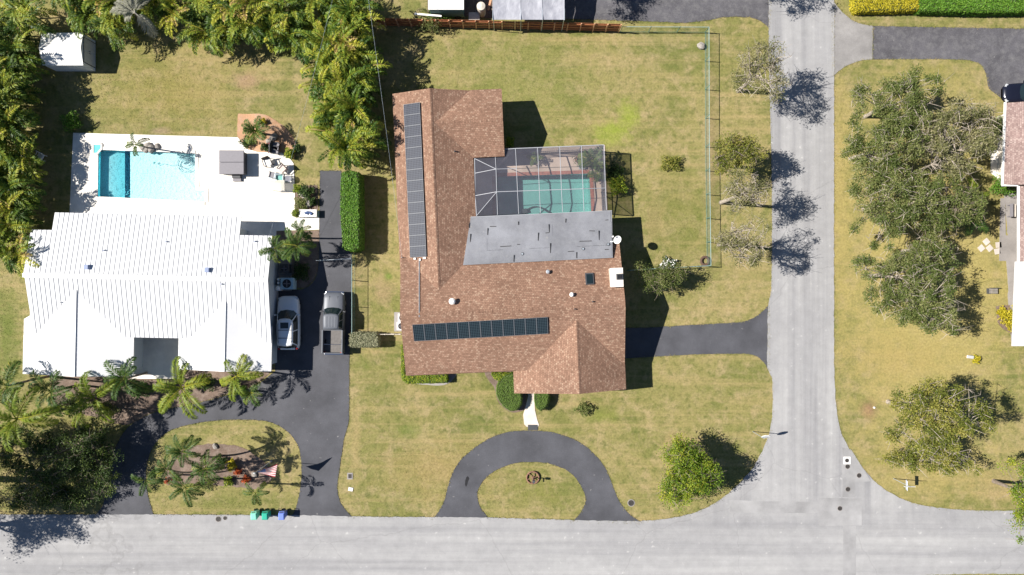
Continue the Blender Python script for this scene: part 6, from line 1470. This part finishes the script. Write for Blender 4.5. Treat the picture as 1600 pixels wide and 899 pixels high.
# air conditioners and tanks
def ac(u, v, sx, sy, h, label, m, rz=0.0):
    c = P(u, v); t = thing('air_conditioner', label, 'air conditioner', (c.x, c.y, 0.05), 'air conditioning units', rz); MB().box((0, 0, h / 2), (sx, sy, h)).build('cabinet', m, t, local=True, bevel=0.03)
    fr = MB(); r = min(sx, sy) * 0.36
    for k in range(3): fr.tube([(r * (k + 1) / 3 * math.cos(a * 0.4189), r * (k + 1) / 3 * math.sin(a * 0.4189), h + 0.02) for a in range(16)], 0.012, 4, cap=False)
    fr.build('fan_guard', m_dark, t, local=True); MB().cyl((0, 0, h + 0.002), r * 1.05, 0.008, 20).build('fan_opening', m_black, t, local=True)
    bl = MB()
    for k in range(4): bl.box((r * 0.45 * math.cos(k * 1.571), r * 0.45 * math.sin(k * 1.571), h + 0.014), (r * 0.8, r * 0.28, 0.006), k * 1.571)
    bl.build('fan_blades', m_grey, t, local=True); return t
slab('equipment_pad', [(616, 488), (636, 488), (636, 518), (616, 518)], 0.04, m_grey_conc, smooth=False)
ac(631.5, 496, 0.85, 0.8, 0.85, 'pale air conditioner with round fan at the left wall of the brown house', M('beige_ac_cabinet', (0.55, 0.54, 0.52), 0.5)); ac(629, 509, 0.8, 0.75, 0.7, 'second pale box unit below the fan unit at the brown house', M('white_ac_cabinet', (0.66, 0.65, 0.63), 0.5))
m_bl = M('pale_blue_cabinet', (0.36, 0.52, 0.60), 0.5); ac(454, 443.5, 1.15, 1.05, 0.95, 'wide pale blue cooling unit in the shade beside the white house', m_bl); ac(449, 420, 0.8, 0.8, 0.8, 'dark shaded cooling unit under the palms beside the white house', m_dark)
for i, (u, v, r, h, lb) in enumerate(((440, 437, 0.16, 0.9, 'upper small white tank left of the blue unit'), (440, 442.5, 0.16, 0.9, 'middle small white tank left of the blue unit'), (440, 450.5, 0.26, 1.1, 'largest white tank left of the blue unit'))):
    c = P(u, v); t = thing('filter_tank', lb, 'tank', (c.x, c.y, 0.05), 'pool filter tanks'); MB().cyl((0, 0, 0), r, h * 0.8, 16).build('tank', m_white, t, True, True); MB().tube([(0, 0, h * 0.8), (0, 0, h * 0.92), (0, 0, h)], [r, r * 0.75, r * 0.2], 16).build('dome', m_white, t, True, True)

# hot tub
c = P(369, 257); ht = thing('hot_tub', 'hot tub with grey folding cover on the white pool deck', 'hot tub', (c.x, c.y, 0.06))
MB().box((0, 0, 0.42), (2.1, 2.0, 0.84)).build('cabinet', m_dark, ht, local=True, bevel=0.08)
for s_ in (-1, 1): MB().box((0, s_ * 0.545, 0.91), (2.25, 1.075, 0.12)).build('cover_half', m_grey, ht, local=True, bevel=0.05)
c = P(372, 279); st = thing('hot_tub_steps', 'dark steps below the hot tub', 'steps', (c.x, c.y, 0.06)); MB().box((0, 0.12, 0.2), (0.75, 0.3, 0.4)).build('upper_step', m_dark, st, local=True, bevel=0.02); MB().box((0, -0.17, 0.1), (0.75, 0.27, 0.2)).build('lower_step', m_grey, st, local=True, bevel=0.02)

# deck furniture
def chair(u, v, rz, seatm, framem, label, s=1.0, z=0.06, back=0.85, group='deck chairs'):
    c = P(u, v); t = thing('patio_chair', label, 'chair', (c.x, c.y, z), group, rz); w = 0.31 * s
    MB().box((0, 0, 0.40), (2 * w, 2 * w, 0.10)).build('seat', seatm, t, local=True, bevel=0.03); MB().box((0, w + 0.02, 0.42 + (back - 0.4) / 2), (2 * w, 0.07, back - 0.38), 0, 0, ('X', -0.18)).build('backrest', framem, t, local=True, bevel=0.02)
    for sx in (-1, 1):
        for sy in (-1, 1): MB().box((sx * (w - 0.03), sy * (w - 0.03), 0.175), (0.045, 0.045, 0.35)).build('leg', framem, t, local=True)
        MB().box((sx * (w + 0.035), 0, 0.60), (0.06, 2 * w, 0.04)).build('armrest', framem, t, local=True)
        MB().box((sx * (w + 0.035), -w + 0.05, 0.29), (0.045, 0.045, 0.58)).build('arm_post', framem, t, local=True)
    return t
m_cush = M('white_cushion', (0.74, 0.72, 0.70), 0.85); m_pinkc = M('pale_pink_cushion', (0.62, 0.50, 0.46), 0.85); m_wick = M('dark_wicker', (0.06, 0.045, 0.04), 0.8, 0, 0.3, 12, 0.4); m_teal_f = M('teal_fabric', (0.18, 0.42, 0.38), 0.85)
chair(421, 255, 0.35, m_cush, m_wick, 'dark wicker chair with white cushion, upper on the deck right', 1.05); chair(444, 265.5, -0.75, m_pinkc, m_wick, 'wicker chair with pale pink cushion turned diagonally on the deck')
chair(440, 281, 0.0, m_teal_f, m_galv, 'teal deck chair beside the pale glass table'); chair(428, 275, 2.9, m_grey, m_galv, 'grey deck chair pushed to the top of the glass table', 0.9)
def table(u, v, sx, sy, h, top, leg, label, z=0.06, round_=False):
    c = P(u, v); t = thing('patio_table', label, 'table', (c.x, c.y, z), 'deck tables')
    if round_: MB().cyl((0, 0, h - 0.03), sx / 2, 0.03, 24).build('table_top', top, t, local=True); MB().cyl((0, 0, 0.03), 0.04, h - 0.06, 8).build('stem', leg, t, local=True); MB().cyl((0, 0, 0), sx * 0.25, 0.03, 16).build('foot', leg, t, local=True)
    else:
        MB().box((0, 0, h), (sx, sy, 0.03)).build('table_top', top, t, local=True)
        for a in (-1, 1):
            for b_ in (-1, 1): MB().box((a * (sx / 2 - 0.08), b_ * (sy / 2 - 0.08), h / 2 - 0.008), (0.05, 0.05, h - 0.016)).build('leg', leg, t, local=True)
table(438, 292, 1.3, 0.95, 0.72, screen_material('frosted_glass_top', (0.70, 0.66, 0.58), 0.62), m_galv, 'pale rectangular glass table on the deck right of the hot tub'); table(453.5, 281, 0.62, 0.62, 0.5, screen_material('small_glass_top', (0.30, 0.30, 0.34), 0.6), m_galv, 'small round glass side table at the deck edge', round_=True)
chair(433, 230, 1.2, m_grey, m_dark, 'upper grey garden chair in the sandy bed', 1.0, 0.03, group='bed chairs'); chair(432.5, 236.5, 1.5, m_grey, m_dark, 'lower grey garden chair in the sandy bed', 1.0, 0.03, group='bed chairs')
tag(MB().box(P(422, 230, 0.22), (0.9, 0.75, 0.06), 0.6).box(P(422, 230, 0.11), (0.6, 0.5, 0.16), 0.6).build('maroon_lounger', M('maroon_fabric', (0.20, 0.06, 0.075), 0.9), bevel=0.02), 'low maroon cushion beside the grey chairs in the sandy bed', 'cushion')
bn = thing('storage_bench', 'white storage bench with blue things on top at the drive edge', 'bench', P(484, 334)); c = P(484, 334.5); MB().box((c.x, c.y, 0.30), (1.55, 0.62, 0.48)).build('box', m_white, bn, bevel=0.02); MB().box((c.x, c.y, 0.565), (1.62, 0.68, 0.05)).build('lid', m_cush, bn, bevel=0.015)
for i, (dx_, dy_, a, lb) in enumerate(((-0.1, 0.05, 0.4, 'left'), (0.25, 0.02, -0.5, 'right'))):
    p = (c.x + dx_, c.y + dy_, 0.59); b = MB().box((p[0], p[1], 0.66), (0.34, 0.16, 0.12), a).box((p[0] + 0.08, p[1] - 0.08, 0.63), (0.2, 0.2, 0.07), a + 0.8); tag(b.build('pool_toy', M('navy_plastic', (0.02, 0.06, 0.18), 0.5)), lb + ' navy blue bundle on the white storage bench', 'bundle')
for i, (u, v, s_) in enumerate(((478, 309, 0.4), (484, 318, 0.5), (472, 305, 0.3), (428, 215, 0.42), (421, 221, 0.3), (224, 231, 0.4), (238, 233, 0.45), (247, 230, 0.35), (337, 697, 0.3), (398, 741, 0.3), (1095, 73, 0.42), (455, 436, 0.3), (232, 228, 0.4), (230, 235, 0.35))):
    c = P(u, v); bm = bmesh.new(); bmesh.ops.create_icosphere(bm, subdivisions=2, radius=s_); rr = random.Random(i)
    for vv_ in bm.verts: vv_.co *= rr.uniform(0.82, 1.12); vv_.co.z *= 0.55; vv_.co.y *= 0.75
    me = bpy.data.meshes.new('boulder'); bm.to_mesh(me); bm.free(); me.materials.append(m_rock); o = mobj('boulder', me, None, (c.x, c.y, s_ * 0.28 + 0.03), rr.random() * 6)
    tag(o, ['pale boulder in the middle of the rocky side bed', 'largest pale boulder low in the rocky side bed', 'small pale boulder at the top of the rocky side bed', 'white boulder near the chairs in the sandy bed', 'small white stone near the chairs in the sandy bed', 'pale stone left of the pool palm', 'pale stone right of the pool palm by the water', 'small stone at the right end of the pool rockery', 'white stone at the top of the island bed', 'white stone at the flagpole side of the island bed', 'grey boulder at the chain-link fence corner of the back lawn', 'small stone beside the blue cooling unit', 'stone at the back of the pool rockery', 'stone at the front of the pool rockery'][i], 'boulder', 'garden boulders')

# wheel planter on the round island
c = P(832.5, 746); wp = thing('wheel_planter', 'old wooden wheel ring around a lamp post on the round drive island', 'planter', (c.x, c.y, 0.0))
m_rust = M('weathered_red_wood', (0.22, 0.12, 0.08), 0.85, 0, 0.3, 8)
MB().tube([(0.56 * math.cos(a * math.pi / 14), 0.56 * math.sin(a * math.pi / 14), 0.12 + 0.05 * math.sin(a * math.pi / 14)) for a in range(29)], 0.075, 7).build('ring', m_rust, wp, True, True)
for k in range(6): a = k * math.pi / 3 + 0.3; MB().bar((0.1 * math.cos(a), 0.1 * math.sin(a), 0.2), (0.52 * math.cos(a), 0.52 * math.sin(a), 0.13), 0.06, 0.05).build('spoke', m_rust, wp, local=True)
MB().tube([(0.05, 0, -0.05), (0.05, 0, 1.15)], 0.045, 8).build('post', m_dark, wp, local=True); MB().box((0.05, 0, 1.28), (0.24, 0.22, 0.26)).build('lantern', m_dark, wp, local=True, bevel=0.03); MB().box((0.05, -0.18, 0.9), (0.08, 0.36, 0.05)).build('arm', m_dark, wp, local=True); MB().cyl((0.0, 0, 0.0), 0.12, 0.22, 12).build('hub', m_rust, wp, local=True)
c = P(832.5, 668); tag(MB().box((c.x, c.y, 0.03), (0.9, 0.5, 0.06), 0.0).build('doormat', m_dark, bevel=0.01), 'dark rectangular mat where the front walk meets the round drive', 'mat')
tag(MB().tube([(P(1101, 408).x + 0.36 * math.cos(a * 0.4488), P(1101, 408).y + 0.36 * math.sin(a * 0.4488), 0.12) for a in range(15)], 0.12, 8).build('old_tyre', M('brown_dusty_rubber', (0.10, 0.06, 0.045), 0.9)), 'brown dusty tyre in the corner of the chain-link fence', 'tyre')
# right lawn bits
c = P(1548, 455); bn = thing('garden_bench', 'small dark low bench alone in the right lawn', 'bench', (c.x, c.y, 0)); 
for k in range(3): MB().box((0, -0.16 + 0.16 * k, 0.36), (0.75, 0.12, 0.04)).build('slat', m_rock, bn, local=True)
for s_ in (-1, 1): MB().box((s_ * 0.36, 0, 0.17), (0.06, 0.5, 0.34)).build('leg', m_dark, bn, local=True)
MB().box((0, 0.28, 0.5), (0.8, 0.05, 0.3)).build('backrest', m_dark, bn, local=True)
c = P(1577, 330); bn = thing('slatted_bench', 'pale slatted bench beside the pink-roofed house walk', 'bench', (c.x, c.y, 0.02), None, R(90)); 
for k in range(4): MB().box((0, -0.21 + 0.14 * k, 0.42), (1.15, 0.10, 0.04)).build('slat', m_conc, bn, local=True)
for sx in (-1, 1):
    for sy in (-1, 1): MB().box((sx * 0.52, sy * 0.22, 0.20), (0.06, 0.06, 0.40)).build('leg', m_grey, bn, local=True)
MB().box((0, 0.28, 0.62), (1.2, 0.05, 0.36)).build('backrest', m_grey, bn, local=True)
c = P(1509, 557); mb2 = thing('white_marker', 'white tilted board on a stake in the right lawn', 'board', (c.x, c.y, 0)); MB().box((0, 0, 0.3), (0.06, 0.06, 0.6)).build('stake', m_wood_l, mb2, local=True); MB().box((0, 0, 0.6), (0.85, 0.26, 0.05), -0.12, 0, ('Y', 0.35)).build('board', m_white, mb2, local=True)
c = P(1365.5, 637); tag(MB().tube([(c.x, c.y, 0), (c.x, c.y, 0.1), (c.x, c.y, 0.13)], [0.09, 0.09, 0.03], 10).build('yard_cap', m_white), 'small white round cap on the bare patch in the right lawn', 'cap')
# planter pots inside the enclosure
for i, (u, v, r, m, lb) in enumerate(((902, 251, 0.28, m_brick, 'red clay pot at the top wall inside the enclosure'), (908, 259, 0.2, m_dark, 'dark pot below the red clay pot inside the enclosure'), (929, 280, 0.22, m_brick, 'small clay pot along the right wall inside the enclosure'))):
    c = P(u, v); t = thing('plant_pot', lb, 'pot', (c.x, c.y, 0.05), 'pots in the enclosure'); MB().tube([(0, 0, 0), (0, 0, 0.38), (0, 0, 0.44)], [r * 0.7, r, r * 1.08], 16).build('pot', m, t, local=True)
    n = 160; g = rng.normal(size=(n, 3)) * [r * 0.8, r * 0.8, 0.12] + [0, 0, 0.55]; v_, f, tt = leaf_cards(g, 0.14, 0.4, 0.5); mobj('plant', np_mesh('pot_plant', v_, f, m_dkgreen, tt), t)
c = P(909, 262.5); tag(MB().box((c.x, c.y, 0.30), (0.62, 0.3, 0.04)).box((c.x - 0.25, c.y, 0.16), (0.05, 0.26, 0.24)).box((c.x + 0.25, c.y, 0.16), (0.05, 0.26, 0.24)).build('small_bench', m_alu), 'small white bench inside the enclosure near the pots', 'bench')
c = P(44, 243); chair(44, 245, 0.4, m_white, m_white, 'white plastic chair in the deep shade left of the pool', 0.9, 0.0, group='shade chairs'); chair(68, 246, -0.5, m_white, m_white, 'second white plastic chair in the shade nearer the pool deck', 0.9, 0.0, group='shade chairs')

# service cables from the pole beyond the top edge
cb = thing('utility_pole', 'wooden utility pole beyond the top edge carrying two service cables', 'pole', P(590, -62)); pb = P(590, -62); pt = pb + Vector((0, 0, 8.6))
MB().tube([pb - Vector((0, 0, 0.3)), pt], [0.16, 0.11], 10).build('pole', m_wood_l, cb)
def cable(a, b2, sag, label):
    pts = []
    for k in range(15): s_ = k / 14; p = a.lerp(b2, s_); p.z -= sag * 4 * s_ * (1 - s_); pts.append(p)
    tag(MB().tube(pts, 0.009, 4, cap=False).build('service_cable', m_galv), label, 'cable', 'overhead service cables')
cable(pt, on_roof(628, 402, 0.35), 0.6, 'thin overhead cable crossing the palm column to the brown house'); cable(pt, P(420, 372, 3.1), 0.5, 'thin overhead cable crossing the palm column to the white house')
mst = on_roof(629, 403, -0.1); tag(MB().tube([mst - Vector((0, 0, 0.35)), mst + Vector((0, 0, 0.5))], 0.03, 6).build('service_mast', m_galv), 'thin service mast at the left eave of the brown house', 'mast')

# trees beyond the top edge whose shadows reach in
make_tree('shade_tree', P(1150, -45), PT3(1195, -76, 5.2), (5.2, 2.6, 1.8), 'tree beyond the top edge shading the street end', m_oak, n_clump=50, leaves=7000, seed=41, group=GR)
make_tree('shade_tree', P(890, -40), PT3(900, -62, 5.0), (2.4, 2.3, 1.5), 'tree beyond the top edge shading the neighbour drive', m_oak, n_clump=34, leaves=5000, seed=42, group=GR)

# ------------------------------------------------------------------ grass: tufts over the lawns and creeping over the edges
def tufts(xy, hgt, wid):
    n = len(xy); a = rng.random(n) * 6.283; ln = rng.uniform(0.3, 1.0, n); az = rng.random(n) * 6.283; h = hgt * rng.uniform(0.5, 1.3, n); w = wid * rng.uniform(0.6, 1.3, n)
    p = np.column_stack([xy, np.zeros(n)]); dx = np.column_stack([np.cos(a) * w, np.sin(a) * w, np.zeros(n)])
    tip = p + np.column_stack([np.cos(az) * h * ln, np.sin(az) * h * ln, h]); v = np.stack([p - dx, p + dx, tip], 1).reshape(-1, 3)
    return v, np.arange(3 * n).reshape(n, 3)
lo, hi = np.array([-51.0, -30.0]), np.array([51.0, 30.0]); n = 360000; q = rng.uniform(lo, hi, (n, 2)); ok = np.ones(n, bool)
def house_poly(pts): return np.array([(p.x, p.y) for p in pts])
HP = [house_poly([FB.W(x, y, 0) for x, y in ((wx0 + 0.5, wyN - 0.5), (cx1 - 0.5, wyN - 0.5), (cx1 - 0.5, eyN), (ex1 - 0.5, eyN), (ex1 - 0.5, gyS + 0.5), (gx0 + 0.6, gyS + 0.5), (gx0 + 0.6, eyS + 0.5), (ex0 + 0.5, eyS + 0.5))]),
      house_poly([FW.W(x, y, 0) for x, y in ((G1[0] + 0.4, G1[3] + 0.4), (G2[1] - 0.4, G2[3] + 0.4), (xr1 - 0.4, NP[0][1]), (xr0 + 0.4, NP[5][1]))]),
      house_poly([P(1600, 160), P(1800, 160), P(1800, 540), P(1600, 540)]), house_poly([FS.W(sx0, sy0, 0), FS.W(sx1, sy0, 0), FS.W(sx1, sy1, 0), FS.W(sx0, sy1, 0)])]
for pl in EXCL + HP: ok[ok] &= ~inside(pl, q[ok])
q = q[ok]; v1, f1 = tufts(q, 0.055, 0.020)
qe = []
for e in EDGES:
    L = np.linalg.norm(np.roll(e, -1, 0) - e, axis=1)
    for i in range(len(e)):
        k = int(L[i] * 26)
        if k < 1 or L[i] > 60: continue
        s_ = rng.random(k)[:, None]; qe.append(e[i] * (1 - s_) + np.roll(e, -1, 0)[i] * s_ + rng.normal(0, 0.05, (k, 2)))
qe = np.concatenate(qe); qe = qe[(np.abs(qe[:, 0]) < 51) & (np.abs(qe[:, 1]) < 30)]
# no grass where a drive runs into the street
tot = np.zeros(len(qe), int)
for pl in EXCL: tot += (edge_dist(pl, qe) > 0.25) & inside(pl, qe)
qe = qe[tot == 0]; v2, f2 = tufts(qe, 0.10, 0.028)
v = np.concatenate([v1, v2]); f = np.concatenate([f1, f2 + len(v1)])
g = mobj('lawn_grass', np_mesh('lawn_grass', v, f, m_lawn)); g['kind'] = 'stuff'
